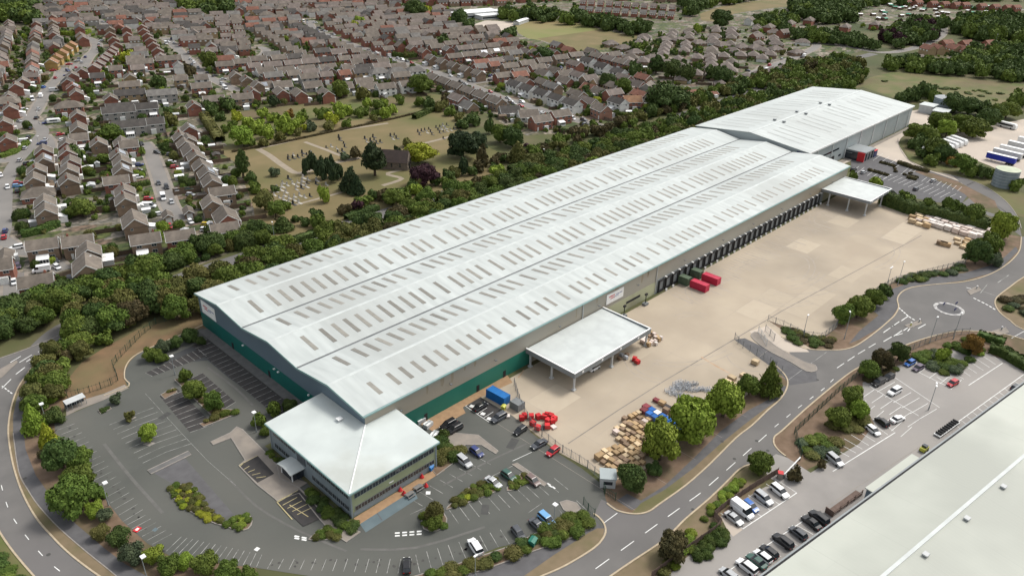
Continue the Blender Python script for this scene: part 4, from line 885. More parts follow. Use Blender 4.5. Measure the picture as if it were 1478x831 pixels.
def crown_arrays(kind, n, leaf, seed):
    """leaf quads through a crown of unit radius standing on z=0..1"""
    g = np.random.default_rng(seed); V = []; cores = []
    if kind == 'round':
        L = [((0, 0, .52), (.66, .66, .42))]
        for i in range(20):
            a = g.uniform(0, 2*math.pi); z = g.uniform(.14, .86); rr = g.uniform(.35, .72)*(1-.75*abs(z-.45)); s = g.uniform(.18, .34); L.append(((rr*math.cos(a), rr*math.sin(a), z), (s, s, s*.6)))
    elif kind == 'bushy':
        L = [((0, 0, .45), (.7, .7, .42))]
        for i in range(11):
            a = g.uniform(0, 2*math.pi); rr = g.uniform(.3, .7); z = g.uniform(.15, .75); s = g.uniform(.22, .4); L.append(((rr*math.cos(a), rr*math.sin(a), z), (s, s, s*.75)))
    elif kind == 'tall':
        L = []
        for i in range(14):
            z = .2+.72*i/13; w_ = .95*math.sin(math.pi*min(1, (z-.02))**.8)**.6; a = g.uniform(0, 6.28); L.append(((.25*w_*math.cos(a), .25*w_*math.sin(a), z), (w_*.62, w_*.62, .13)))
    elif kind == 'cone':
        L = []
        for i in range(12):
            z = .1+.84*i/11; w_ = (1-z)**.8+.06; L.append(((g.uniform(-.05, .05), g.uniform(-.05, .05), z), (w_*.9, w_*.9, .09)))
    elif kind == 'low':
        L = [((0, 0, .35), (.8, .8, .55))]
        for i in range(9):
            a = g.uniform(0, 2*math.pi); rr = g.uniform(.25, .65); s = g.uniform(.25, .42); L.append(((rr*math.cos(a), rr*math.sin(a), g.uniform(.1, .55)), (s, s, s*.9)))
    w_ = np.array([l[1][0]*(l[1][0]+l[1][2]) for l in L]); w_ /= w_.sum()
    idx = g.choice(len(L), n, p=w_); C = np.array([L[i][0] for i in idx]); S = np.array([L[i][1] for i in idx])
    d = g.normal(size=(n, 3)); d /= np.linalg.norm(d, axis=1)[:, None]
    low = d[:, 2] < -.35; d[low, 2] *= -1
    rad = g.uniform(.82, 1.12, n)[:, None]
    pos = C + d*S*rad; nrm = d/np.maximum(S, .05); nrm /= np.linalg.norm(nrm, axis=1)[:, None]
    nrm = nrm + g.normal(scale=.5, size=(n, 3)); nrm /= np.linalg.norm(nrm, axis=1)[:, None]
    t = np.cross(nrm, g.normal(size=(n, 3))); t /= np.linalg.norm(t, axis=1)[:, None]; b = np.cross(nrm, t)
    ls = (leaf*g.uniform(.55, 1.35, n))[:, None]
    q = np.stack([pos - t*ls - b*ls*.6, pos + t*ls*.9 - b*ls*.7, pos + t*ls + b*ls*.6, pos - t*ls*.7 + b*ls*.8], 1)
    zs = q[:, :, 2]; q[:, :, 2] = np.maximum(zs, .0)
    V = q.reshape(-1, 3); F = np.arange(n*4).reshape(n, 4)
    # inner masses that the leaves hang on
    cv, cf = [], []
    for (c, s) in L:
        m_, k = 7, 4
        base = len(cv)
        for i in range(k+1):
            ph = math.pi*i/k
            for j in range(m_):
                th = 2*math.pi*j/m_; r_ = .84*g.uniform(.85, 1.08); cv.append((c[0]+s[0]*r_*math.sin(ph)*math.cos(th), c[1]+s[1]*r_*math.sin(ph)*math.sin(th), max(0, c[2]+s[2]*r_*math.cos(ph))))
        for i in range(k):
            for j in range(m_): a_, b_ = base+i*m_+j, base+i*m_+(j+1) % m_; cf.append((a_, a_+m_, b_+m_, b_))
    F = np.vstack([F, np.array(cf)+len(V)]); V = np.vstack([V, np.array(cv)])
    return V, F
def np_mesh(name, V, F, m):
    me = bpy.data.meshes.new(name); me.vertices.add(len(V)); me.vertices.foreach_set('co', V.astype(np.float32).ravel())
    me.loops.add(F.size); me.loops.foreach_set('vertex_index', F.astype(np.int32).ravel()); me.polygons.add(len(F))
    me.polygons.foreach_set('loop_start', np.arange(0, F.size, 4, dtype=np.int32)); me.polygons.foreach_set('loop_total', np.full(len(F), 4, dtype=np.int32))
    me.update(calc_edges=True); me.materials.append(m); return me
CR, CRA = {}, {}
for kd, nv, n_, lf in (('round', 4, 4200, .045), ('bushy', 3, 3400, .045), ('tall', 2, 2600, .055), ('cone', 2, 2600, .055), ('low', 3, 2000, .055)):
    for s_ in range(nv):
        V, F = crown_arrays(kd, n_, lf, 100*len(CR)+s_); CRA[(kd, s_)] = (V, F); CR[(kd, s_)] = np_mesh('crown_'+kd, V, F, LF['m'])
NV = {'round': 4, 'bushy': 3, 'tall': 2, 'cone': 2, 'low': 3}
# a lighter crown for stands far off
CRF = {}
for s_ in range(3): CRF[s_] = crown_arrays('bushy', 420, .12, 900+s_)
def trunk_mesh():
    mb = MB(); mb.tube((0, 0, -.02), (0, 0, .55), .055, .03, 7)
    for i in range(4):
        a = 1.57*i+.4; mb.tube((0, 0, .28+.05*i), (.42*math.cos(a), .42*math.sin(a), .6+.04*i), .028, .012, 5)
    return mb.me('trunk', BARK)
TRUNK = trunk_mesh()
TREES = []
def mpp(u, v, z=3):
    x, y = P(u, v, z); return math.sqrt(x*x+y*y+(HC-z)**2)/FPX/1.0
SHP = {'c': 'cone', 'y2': 'tall'}
def T(u, v, r, kd='m', label=None, shape='round', hr=None, group=None, cat='tree'):
    """tree whose crown centre shows at photo point u, v with radius r photo pixels"""
    hr = hr or {'round': 1.75, 'bushy': 1.35, 'tall': 4.2, 'cone': 3.0, 'low': .9}[shape]
    rm = r*mpp(u, v); h = rm*hr*1.0; x, y = P(u, v, h*.52)
    TREES.append(dict(x=x, y=y, r=rm, h=h, k=kd, s=shape, label=label, group=group, cat=cat))
def TW(x, y, r, h, kd='m', label=None, shape='round', group=None, cat='tree'):
    TREES.append(dict(x=x, y=y, r=r, h=h, k=kd, s=shape, label=label, group=group, cat=cat))
def pick(ws):
    return random.choices([w_[0] for w_ in ws], [w_[1] for w_ in ws])[0]
def stand(poly, step, rr, hr, kinds, label, group, shapes=(('round', .55), ('bushy', .4), ('tall', .05)), jit=.35, avoid=()):
    xs = [p[0] for p in poly]; ys = [p[1] for p in poly]; row = 0; y = min(ys)
    while y < max(ys):
        x = min(xs) + (row % 2)*step/2
        while x < max(xs):
            q = (x+random.uniform(-jit, jit)*step, y+random.uniform(-jit, jit)*step)
            if inside(q, poly) and not any(inside(q, a) for a in avoid):
                r = random.uniform(*rr); TREES.append(dict(x=q[0], y=q[1], r=r, h=r*random.uniform(*hr), k=pick(kinds), s=pick(shapes), label=label, group=group, cat='tree', belt=True))
            x += step
        y += step*.87; row += 1
GREENS = (('d', 2.6), ('m', 4), ('o', 2), ('l', .15), ('b', .6))
# belt between the long warehouse and the ring road
stand([(48, 219), (60, 221), (84, 212), (350, 211), (500, 210), (500, 236), (366, 237), (300, 236), (138, 234), (100, 233), (82, 231), (64, 228), (50, 226)], 6.9, (4.0, 5.3), (1.4, 1.8), GREENS, 'rounded green tree in the dense belt between the long warehouse and the road', 'trees of the belt behind the warehouse')
stand(PL([(60, 610), (46, 578), (60, 540), (84, 512), (110, 490), (150, 470), (200, 448), (215, 452), (150, 500), (115, 522), (98, 546), (84, 572), (86, 588), (70, 600)]), 4.6, (2.6, 3.7), (1.3, 1.7), (('d', .6), ('m', 3), ('o', 3), ('b', .6)), 'olive green tree on the inside of the road bend by the brown bank', 'trees inside the road bend')
stand([(46, 221), (84, 222), (84, 236), (66, 232.5), (52, 229)], 5, (3.6, 4.8), (1.6, 2.0), (('m', 3), ('o', 2), ('d', 1)), 'leafy tree hiding the ring road behind the brown bank', 'trees hiding the ring road')
# north side of the ring road
stand([(20, 233), (56, 240), (82, 246), (132, 248), (132, 256), (100, 257), (70, 257), (40, 256), (18, 254)], 5.8, (3.6, 4.9), (1.2, 1.55), (('d', 3), ('m', 4), ('o', .6)), 'dark green tree on the far side of the ring road below the houses', 'trees between ring road and houses')
stand([(20, 233), (40, 240), (20, 262), (0, 262), (0, 236)], 8, (4.2, 5.6), (1.4, 1.8), (('d', 3), ('m', 4)), 'dark green tree on the far side of the ring road below the houses', 'trees between ring road and houses')
stand([(128, 248), (300, 249), (300, 256), (128, 256)], 7, (2.6, 3.6), (1.2, 1.6), GREENS, 'tree in the hedge line between cemetery and ring road', 'trees along the cemetery edge')
stand([(240, 249), (420, 252), (420, 262), (330, 262), (240, 258)], 7, (3.0, 4.2), (1.2, 1.6), (('o', 2), ('b', 2), ('m', 2), ('d', 1)), 'brownish green tree along the far side of the ring road beyond the cemetery', 'trees beyond the cemetery')
stand([(420, 252), (500, 250), (560, 250), (640, 232), (645, 256), (600, 268), (520, 266), (430, 261)], 8, (4.2, 5.8), (1.3, 1.6), (('m', 3), ('o', 2.5), ('d', 1.4), ('l', .2), ('b', .5)), 'mixed green tree in the wide belt behind the second warehouse', 'trees behind the second warehouse')
stand([(490, 205), (540, 205), (600, 215), (620, 235), (540, 250), (490, 245)], 8, (4.2, 5.8), (1.3, 1.6), (('m', 3), ('o', 2.5), ('d', 1.4)), 'mixed green tree in the wide belt behind the second warehouse', 'trees behind the second warehouse')
# far hedgerow over the meadow, upper right
stand(PL([(1262, 100), (1290, 92), (1400, 100), (1478, 110), (1600, 118), (1600, 134), (1478, 122), (1380, 110), (1290, 104)]), 10, (5, 7), (1.2, 1.6), (('d', 3), ('m', 2)), 'dark tree in the long hedgerow above the rough meadow', 'trees of the far hedgerow')
stand(PL([(1345, 98), (1400, 78), (1478, 70), (1560, 70), (1560, 110), (1478, 108), (1400, 100)]), 13, (6, 8), (1.2, 1.6), (('d', 3), ('m', 2)), 'dark tree in the wood at the right edge above the hedgerow', 'trees at the upper right edge')
stand(PL([(1372, 44), (1400, 30), (1450, 30), (1478, 34), (1540, 40), (1540, 60), (1440, 62), (1385, 58)]), 13, (7, 9), (1.3, 1.7), (('d', 4), ('m', 1)), 'dark tree in the grove behind the red roofed houses at upper right', 'trees behind the red roofed houses')
stand(PL([(1265, 60), (1290, 42), (1330, 32), (1362, 38), (1350, 58), (1330, 66), (1290, 72)]), 13, (6, 8.5), (1.3, 1.7), (('d', 3), ('p', 1.5), ('m', 2)), 'tall dark tree between the allotments and the street', 'trees by the allotments')
stand(PL([(1130, 48), (1180, 52), (1260, 66), (1265, 74), (1200, 66), (1150, 60)]), 11, (6, 7.5), (1.3, 1.6), (('d', 3), ('m', 2)), 'dark tree along the street below the brick villas', 'street trees below the villas')
stand(PL([(1140, 14), (1180, 6), (1240, 10), (1232, 32), (1180, 36), (1150, 28)]), 14, (8, 11), (1.2, 1.5), (('d', 5), ('m', 1)), 'very dark tree in the wood behind the brick villas', 'trees behind the villas')
stand(PL([(800, 34), (830, 26), (870, 34), (930, 46), (945, 50), (925, 56), (880, 46), (840, 38), (800, 36)]), 12, (6.5, 9), (1.3, 1.6), (('d', 4), ('m', 1.5)), 'dark tree in the row along the top of the playing field', 'trees along the playing field')
stand(PL([(720, 22), (780, 18), (810, 24), (800, 34), (760, 34), (730, 32)]), 14, (6, 8), (1.2, 1.6), (('d', 3), ('m', 2)), 'dark tree at the upper left of the playing field', 'trees above the playing field')
stand(PL([(980, 10), (1010, 2), (1050, -4), (1090, -6), (1080, 4), (1030, 12), (1000, 24), (985, 22)]), 16, (7, 9), (1.2, 1.5), (('d', 3), ('m', 2)), 'dark tree at the top edge beside the dry field', 'trees at the top edge')
stand(PL([(240, 2), (290, -4), (330, 6), (330, 22), (300, 28), (270, 18), (245, 10)]), 16, (8, 11), (1.1, 1.4), (('d', 3), ('m', 3)), 'large dark tree in the wood at the top left among the houses', 'trees of the top left wood')
stand(PL([(-20, 10), (40, 6), (52, 20), (50, 36), (0, 38), (-30, 34)]), 16, (8, 11), (1.1, 1.4), (('d', 3), ('m', 2)), 'large dark tree at the top left corner', 'trees of the top left corner')
stand(PL([(1085, 30), (1130, 24), (1150, 34), (1130, 44), (1095, 42)]), 13, (5.5, 7.5), (1.2, 1.5), (('d', 3), ('m', 2)), 'dark tree between the pale house and the villas', 'trees beside the pale house')
stand(PL([(1240, 6), (1478, -6), (1478, 2), (1300, 10), (1250, 14)]), 20, (6, 8), (1.1, 1.4), (('d', 3), ('m', 2)), 'dark tree at the far edge of the allotments', 'trees at the far edge of the allotments')
# orchard-like thicket left of the cemetery
for (u, v, r, k) in [(342,167,9,'y'),(378,163,9,'l'),(350,196,17,'l'),(335,180,8,'m'),(370,182,12,'l'),(358,176,10,'l'),(384,190,12,'l'),(392,170,8,'l'),(404,180,11,'l'),(412,172,10,'l'),(398,168,8,'m'),(418,164,7,'a'),(416,185,11,'l'),(426,178,9,'l'),(436,166,9,'m'),(438,184,7,'y'),(449,182,9,'w'),(434,172,8,'l'),(462,164,9,'m'),(472,162,9,'m'),(480,172,12,'y'),(492,164,9,'l'),(500,158,10,'l'),(488,156,10,'l'),(518,162,9,'m'),(526,160,8,'m'),(530,149,9,'l'),(546,150,10,'m'),(541,164,8,'m'),(556,162,11,'l'),(566,158,9,'l'),(578,144,8,'m'),(606,146,9,'m'),(500,178,8,'m'),(474,182,9,'o'),(404,196,9,'o'),(380,205,8,'o'),(430,190,7,'o'),(540,170,7,'o'),(362,204,8,'m'),(326,186,7,'m'),(556,148,7,'l')]:
    T(u, v, r, k, 'small bright green tree in the thicket above the cemetery path', 'round', 1.5, group='trees of the cemetery thicket')
# single trees, each described
S_ = [
 (605,121,17,'m','round',1.5,'large green tree between the houses and the top of the cemetery'),
 (349,238,11,'d','tall',3.2,'narrow dark green tree at the upper left corner of the cemetery'),(362,256,9,'d','round',1.6,'dark round tree below the narrow one at the left of the cemetery'),(369,270,10,'m','round',1.6,'mid green tree at the left cemetery edge, below two darker ones'),
 (397,248,9,'w','round',1.3,'small pale open tree alone in the cemetery grass'),(397,272,7,'d','round',1.2,'small dark round bush left in the cemetery'),
 (381,290,16,'o','round',1.6,'leaning brownish tree at the lower left of the cemetery'),(397,302,13,'m','round',1.6,'green tree in front of the leaning brownish one'),(412,296,9,'m','round',1.5,'small green tree right of the leaning brownish one'),(408,322,15,'d','cone',1.3,'broad black green conifer by the ring road lamp'),(426,315,7,'d','round',1.4,'small dark round shrub beside the broad conifer'),
 (468,280,9,'l','tall',2.6,'slim bright tree between the grave rows near the road'),(457,318,12,'m','round',1.7,'full green tree at the cemetery hedge beside the ring road'),(480,326,13,'m','round',1.5,'green tree leaning over the ring road near the full one'),(516,297,13,'p','round',1.3,'dark red leaved tree at the cemetery hedge'),
 (540,281,9,'d','cone',1.6,'dark cone shaped conifer right of the red leaved tree'),(567,284,17,'m','round',1.4,'wide green tree below the chapel lawn'),(590,296,14,'m','round',1.4,'wide green tree right of another below the chapel'),(612,288,14,'m','round',1.4,'green tree nearest the parked white car on the ring road'),(626,300,12,'d','round',1.4,'darker tree at the roof edge below the chapel'),(600,272,12,'l','round',1.3,'yellowish green tree under the purple tree by the chapel'),
 (441,238,7,'c','tall',3.6,'first dark column conifer of the cemetery clump, leftmost'),(451,234,8,'c','tall',3.6,'second dark column conifer of the cemetery clump'),(463,243,9,'c','tall',3.4,'third dark column conifer of the cemetery clump'),(474,240,9,'c','tall',3.4,'fourth dark column conifer of the cemetery clump'),(481,250,9,'c','tall',3.0,'fifth dark column conifer of the cemetery clump'),(490,246,7,'c','tall',3.4,'sixth dark column conifer of the cemetery clump'),(505,258,15,'c','cone',2.2,'largest dark conifer of the cemetery, right of the column clump'),(514,268,13,'c','cone',1.8,'dark spreading conifer in front of the largest one'),
 (540,232,17,'c','tall',2.4,'massive black green conifer left of the chapel'),(513,221,10,'b','round',1.6,'thin brown green tree left of the massive conifer'),(498,226,9,'w','round',1.1,'low grey green tree beside the grave rows'),
 (575,222,6,'c','tall',4.0,'slim dark cypress behind the chapel roof'),(603,220,22,'y','round',1.3,'broad yellow green tree beside the chapel'),(588,206,9,'o','round',1.3,'small olive tree behind the broad yellow green one'),(610,253,24,'p','round',1.15,'big dark purple tree in front of the chapel'),
 (668,210,26,'c','round',1.3,'huge blue green cedar in the middle of the cemetery'),(690,204,16,'c','round',1.5,'second blue green cedar merging with the huge one'),(669,239,9,'c','cone',3.0,'pointed dark conifer in front of the cedar'),(696,222,9,'b','tall',2.6,'brown flushed narrow tree beside the cedar'),(643,256,4,'c','tall',3.0,'tiny dark cypress near the purple tree'),
 (682,172,13,'d','round',1.3,'dark round tree at the top right of the cemetery'),(668,178,11,'d','bushy',1.2,'dark spreading shrub at the upper cemetery corner'),(706,182,9,'d','tall',2.4,'narrow dark tree behind the cedar'),(722,194,15,'m','round',1.5,'green tree right of the cedar'),(740,200,16,'d','round',1.5,'dark green tree between the cedar and the red roofed house gardens'),(748,220,14,'o','cone',1.9,'yellow green cone shaped tree by the ring road'),(716,246,13,'l','round',1.3,'bright round tree on the ring road side of the cemetery'),(692,262,13,'b','round',1.4,'rusty brown tree beside the ring road'),(708,266,15,'m','round',1.4,'green tree right of the rusty brown one'),(764,214,10,'p','round',1.3,'small purple tree right of the yellow green cone'),
 (620,148,10,'d','round',1.4,'dark tree left of the upper cemetery hedge'),(636,152,11,'o','round',1.4,'olive tree at the top corner of the cemetery'),(650,160,10,'m','round',1.3,'mid green tree in the hedge above the grave rows'),(662,168,9,'o','round',1.3,'olive tree in the hedge above the grave rows'),(645,142,11,'b','round',1.3,'brown green tree behind the upper cemetery hedge'),
 (492,130,13,'m','round',1.6,'green tree between bungalows above the thicket'),(523,134,11,'o','round',1.7,'olive tree next to white dormers above the thicket'),(396,146,9,'c','round',1.6,'dark conifer among gardens left of the thicket'),(462,142,6,'c','cone',2.4,'pointed conifer before the bungalows'),
 (183,82,10,'y','round',1.5,'vivid yellow green tree among the brick terraces'),(228,118,13,'d','round',1.4,'dark round tree on the small green'),(302,88,13,'m','round',1.6,'large green tree beside the curved cul de sac'),(275,102,8,'b','tall',2.2,'thin bare looking tree on the small green'),(106,222,12,'d','round',1.7,'dark round tree behind the houses of the left street'),(150,228,10,'m','round',1.4,'light green tree in a back garden'),(118,300,17,'m','round',1.4,'broad green tree in the back gardens between two house rows'),(161,192,14,'m','round',1.6,'green tree between terrace and brick houses'),(246,172,10,'o','round',1.7,'thin olive tree beside the terrace end'),(243,160,8,'d','round',1.6,'dark tree above the thin olive one'),(213,385,22,'m','round',1.4,'very large tree in front of the back row of houses'),(196,398,15,'m','round',1.4,'green tree left of the very large one'),(202,218,8,'m','round',1.3,'small green tree at the head of the middle street'),
 (306,156,12,'d','round',1.5,'dark tree at the upper left of the thicket'),(330,150,12,'d','round',1.5,'second dark tree at the upper left of the thicket'),(318,168,8,'d','round',1.4,'dark tree between hedge and thicket'),
 (594,72,0,'m','round',1.5,''),
 (700,90,8,'d','round',1.7,'dark tree between the semi detached houses'),(640,60,12,'d','round',1.4,'dark double tree below the white school'),(663,27,13,'d','round',1.5,''),(676,36,11,'d','round',1.5,''),
 (598,14,15,'d','round',1.4,'dark tree clump among the houses at the top middle'),(616,16,10,'y','round',1.5,'yellowish tree in the clump at the top middle'),(512,36,8,'y','round',1.5,'yellow green tree beside the long street'),(520,30,8,'l','round',1.5,'light green tree beside the long street'),
 (878,118,12,'d','round',1.9,'dark pointed tree by the light roofed bungalows'),(900,124,12,'m','round',1.9,'pointed green tree right of another beside the bungalows'),(875,136,12,'d','round',1.2,'dark rounded shrub below the two pointed trees'),(918,100,13,'d','round',1.4,'dark green tree behind the pointed trees'),(948,93,12,'d','tall',1.9,'tall dark tree at the left of the grove'),(970,100,14,'d','round',1.6,'middle dark tree of the grove'),(990,107,13,'d','round',1.6,'right dark tree of the grove'),(958,138,28,'d','round',1.25,'enormous dark round tree beside the barn roof'),(1030,104,12,'d','round',1.6,'dark tree left of the long bungalow row'),(1046,112,14,'d','round',1.5,'large dark tree near the long bungalow row'),(1064,120,12,'d','round',1.5,'third dark tree near the long bungalow row'),(847,128,9,'d','round',1.4,'dark tree behind the dark terrace end'),(862,144,7,'y','round',1.4,'yellow green bush tree by the gable house'),(1008,42,7,'l','round',1.8,'bright green tree among the bungalows'),
 (786,80,14,'d','round',1.2,'dark scrubby tree below the playing field'),(770,74,9,'y','round',1.2,'yellow green scrub below the playing field'),(735,48,13,'d','round',1.3,'dark tree at the left corner of the playing field'),(922,68,12,'m','round',1.2,'green tree at the right corner of the playing field'),(1040,28,14,'d','round',1.4,'dark double tree in front of the dry field'),
]
for (u, v, r, k, sh, hr, lab) in S_:
    if r: T(u, v, r, k, lab or 'dark tree beside the white school building', sh, hr, group=None if lab else 'trees beside the school')
# car park edge, left and bottom
for (u, v, r, k, sh, lab) in [(47,603,12,'l','cone','bright cone shaped shrub at the bend of the road'),(40,582,11,'m','bushy','green bush behind the bright cone shrub'),(66,626,11,'y','cone','yellow green cone shrub by the car park corner'),(74,600,15,'d','bushy','dark bush beside the bus shelter end'),(72,570,12,'l','bushy','bright green bush at the end of the brown bank'),(62,655,9,'b','bushy','brown bush behind the dark tree at the car park edge'),(86,656,23,'d','round','big dark round tree at the left edge of the car park'),(114,664,15,'m','round','green tree right of the big dark one at the car park edge'),(113,690,19,'m','round','green tree below the big dark one at the car park edge'),(100,718,26,'m','round','widest green tree at the left edge of the car park'),(135,734,14,'l','bushy','bright green shrub below the widest tree'),(152,742,12,'w','bushy','grey green shrub on the car park edge'),(146,766,13,'o','bushy','olive bush beside the footpath'),(173,772,17,'d','bushy','dark broad shrub beside the footpath'),(186,796,18,'w','bushy','grey green broad shrub beside the footpath, below the dark one'),(220,800,16,'l','bushy','bright leafy shrub at the lower left lamp'),(243,815,18,'m','bushy','dull green shrub along the lower edge'),(266,808,14,'l','bushy','bright green shrub along the lower edge'),(294,812,20,'m','bushy','large fresh green shrub along the lower edge'),(328,822,18,'m','bushy','green shrub along the lower edge, next to the large fresh one'),(358,830,16,'m','bushy','green shrub cut by the lower picture edge'),(140,712,11,'m','bushy','small bush between tree and parking bays'),
  (212,624,13,'l','round','lone young yellow green tree in the middle of the left car park'),(267,540,10,'m','round','small tree at the upper end of the narrow car park island'),(280,562,14,'m','round','middle tree of the narrow car park island'),(308,580,14,'m','round','lower tree of the narrow car park island'),(166,575,8,'w','round','thin sapling near the bus shelter'),(186,600,8,'o','round','thin sapling in the upper car park'),
  (218,510,13,'m','bushy','green shrub by the lamp at the upper car park bed'),(234,500,13,'w','bushy','grey green shrub in the upper car park bed'),(252,494,12,'d','bushy','dark shrub in the upper car park bed'),(275,482,14,'d','bushy','dark tall shrub next to the warehouse corner'),(290,492,8,'d','bushy','small dark shrub close to the warehouse corner'),(232,516,10,'m','bushy','low green shrub below the lamp in the upper bed'),
  (395,588,12,'m','round','small tree against the blue gable wall by the office'),(374,606,11,'m','round','small tree left of the office roof'),(382,622,9,'m','bushy','bush below the small tree left of the office'),(418,584,12,'d','bushy','dark bush between gable wall and office roof'),
  (627,738,15,'o','round','round tree on its own island in front of the office'),(627,752,15,'m','bushy','low bush under the round tree on its island'),
  (912,690,22,'d','round','dark round tree beside the gatehouse'),(955,640,31,'l','round','bright green tree at the yard corner, nearest of three'),(1002,612,34,'l','round','largest bright green tree beside the yard'),(1047,578,29,'l','round','bright green tree beside the yard, third from the gatehouse'),(1083,556,17,'m','round','mid green tree between the bright trees and the yard gate'),(1112,548,15,'m','cone','pointed dark tree at the yard gate mouth'),(945,676,14,'d','bushy','low dark shrub under the bright trees'),
  (1096,666,17,'m','round','single tree at the mouth of the lower car park'),(972,790,21,'b','round','reddish green tree beside the lower fence'),(1148,684,11,'b','round','small brown leaved tree by the barrier'),(1186,670,7,'b','round','thin small tree in the kerbed corner bed'),
  (1254,532,14,'m','round','round green tree between the road and the lower car park'),(1273,520,14,'b','round','brown green tree between the road and the lower car park'),(1299,508,14,'d','round','dark tree between the road and the lower car park'),(1230,572,17,'m','round','large green tree in the lower car park bed, upper one'),(1240,590,15,'l','round','bright green tree in the lower car park bed, right one'),(1212,602,16,'m','round','green tree in the lower car park bed, lower one'),(1405,498,14,'a','round','yellow orange autumn tree beside the lower car park'),(1360,510,10,'l','round','light green small tree in the shrub bed'),
  (1218,454,14,'m','round','green tree at the yard edge, left of the road bend'),(1240,443,17,'m','round','large green tree at the yard edge by the road bend'),(1262,428,14,'m','round','green tree at the yard edge, behind the large one'),(1278,418,11,'d','round','dark small tree at the yard edge by the roundabout'),
  (1449,328,18,'l','round','bright green tree at the end of the white stacks'),(1412,365,16,'d','round','dark tree below the white stacks'),(1432,355,16,'m','round','green tree beside the bright one at the stacks'),(1436,374,12,'w','bushy','grey green bush beside the road curve'),
  (1385,262+40,10,'m','round','green tree in the long hedge beside the far car park'),(1310,288,12,'m','round','leafy tree at the left of the long yard hedge'),(1340,296,12,'m','round','leafy tree in the long yard hedge, second'),(1372,302,13,'m','round','leafy tree in the long yard hedge, third'),(1408,312,15,'m','round','leafy tree in the long yard hedge, fourth'),
  (1264,262,9,'l','round','small yellow green tree behind the far canopy'),(1232,254,7,'m','round','small green tree at the far corner of the long warehouse')]:
    T(u, v, r, k, lab, sh, cat='tree' if sh in ('round', 'cone') else 'shrub')
# around the coach park and tanks
for i, (u, v, r, k) in enumerate([(1322,192,14,'m'),(1340,196,14,'m'),(1330,205,12,'d'),(1356,178,14,'m'),(1368,186,13,'l'),(1390,178,14,'m'),(1408,184,16,'m'),(1426,170,14,'d'),(1440,164,13,'m'),(1455,158,13,'m'),(1380,150,14,'d'),(1400,152,14,'d'),(1415,155,12,'d'),(1350,214,16,'m'),(1362,222,14,'d'),(1376,232,9,'a'),(1392,238,14,'m'),(1404,246,10,'m'),(1420,248,10,'d'),(1432,250,8,'m'),(1466,266,10,'m'),(1300,140,10,'d'),(1312,136,11,'d'),(1326,134,12,'d'),(1340,130,12,'d'),(1350,140,10,'m'),(1470,142,12,'m'),(1336,186,10,'m'),(1345,230,10,'m'),(1330,220,9,'d'),(1318,206,9,'d')]):
    T(u, v, r, k, 'green tree in the planting round the coach park and tanks', 'round', 1.5, group='trees round the coach park')
# ------------------------------------------------------------------ low shrub mounds and clipped hedges
def mound(px_poly, n, rr, kinds, label, group=None, hr=(.7, .9)):
    poly = PL(px_poly); xs = [p[0] for p in poly]; ys = [p[1] for p in poly]; c = 0; tries = 0; got = []
    while c < n and tries < 400:
        tries += 1; q = (random.uniform(min(xs), max(xs)), random.uniform(min(ys), max(ys))); r = random.uniform(*rr)
        if inside(q, poly) and all(math.dist(q, g_[:2]) > .8*(r+g_[2]) *.62 for g_ in got):
            got.append((*q, r)); TREES.append(dict(x=q[0], y=q[1], r=r, h=r*random.uniform(*hr), k=pick(kinds), s='low', label=label, group=group or label, cat='shrub')); c += 1
ISL = []
def island(px, label, n, rr, kinds, sm=2, group=None):
    raised('planting_island', px, 'soil', h=.14, sm=sm); mound(px, n, rr, kinds, label, group)
island([(243, 706), (252, 701), (272, 700), (286, 712), (302, 736), (322, 753), (320, 758), (298, 750), (262, 730)], 'low olive shrub on the long kidney shaped car park island', 34, (.85, 1.2), (('y', 2), ('o', 3), ('m', 1.5)))
island([(326, 758), (342, 747), (358, 743), (364, 752), (358, 763), (344, 765)], 'low green shrub on the small pointed car park island', 9, (.9, 1.2), (('m', 2), ('l', 1)))
island([(448, 776), (462, 765), (476, 760), (490, 768), (491, 777), (450, 779)], 'rounded shrub on the small island at the office corner', 8, (1.0, 1.3), (('m', 2), ('o', 1)))
island([(609, 752), (612, 742), (640, 740), (644, 758), (628, 766), (612, 763)], 'low shrub at the kerb of the round tree island', 3, (1.0, 1.4), (('m', 1),))
island([(646, 732), (680, 702), (714, 692), (722, 704), (700, 716), (652, 733)], 'clipped olive shrub on the long island in the office car park', 26, (.9, 1.5), (('y', 1.5), ('o', 3), ('m', 2)))
island([(732, 704), (752, 684), (764, 688), (760, 696), (737, 708)], 'clipped green shrub on the short island in the office car park', 9, (.9, 1.3), (('o', 1), ('m', 2)))
island([(232, 570), (250, 560), (256, 566), (238, 576)], 'tiny plant on the narrow island head', 2, (.7, .9), (('o', 1),), sm=1)
island([(142, 593), (158, 587), (161, 590), (145, 597)], 'tiny clipped hedge near the bus shelter', 3, (.7, .9), (('d', 1),), sm=1)
island([(252, 548), (262, 545), (318, 590), (342, 592), (345, 596), (294, 616), (288, 612), (310, 604)], 'low shrub on the narrow central island', 12, (.9, 1.6), (('m', 2), ('o', 2)), sm=1)
mound([(622, 640), (640, 628), (645, 634), (628, 655)], 4, (1.6, 2.2), (('h', 1),), 'clipped dark green shrub against the office corner', hr=(1.0, 1.2))
mound([(626, 656), (650, 642), (670, 652), (655, 664), (630, 672)], 9, (1.6, 2.3), (('h', 2), ('o', 2)), 'low clipped shrub beside the parked cars at the office', hr=(.7, .9))
raised('planting_bed', [(612, 662), (650, 640), (672, 655), (630, 686)], 'soil', h=.1)
mound([(444, 708), (470, 724), (517, 758), (505, 770), (480, 752), (450, 728)], 15, (1.1, 1.8), (('m', 2), ('d', 2)), 'green shrub in the strip along the office side wall', hr=(.7, .9))
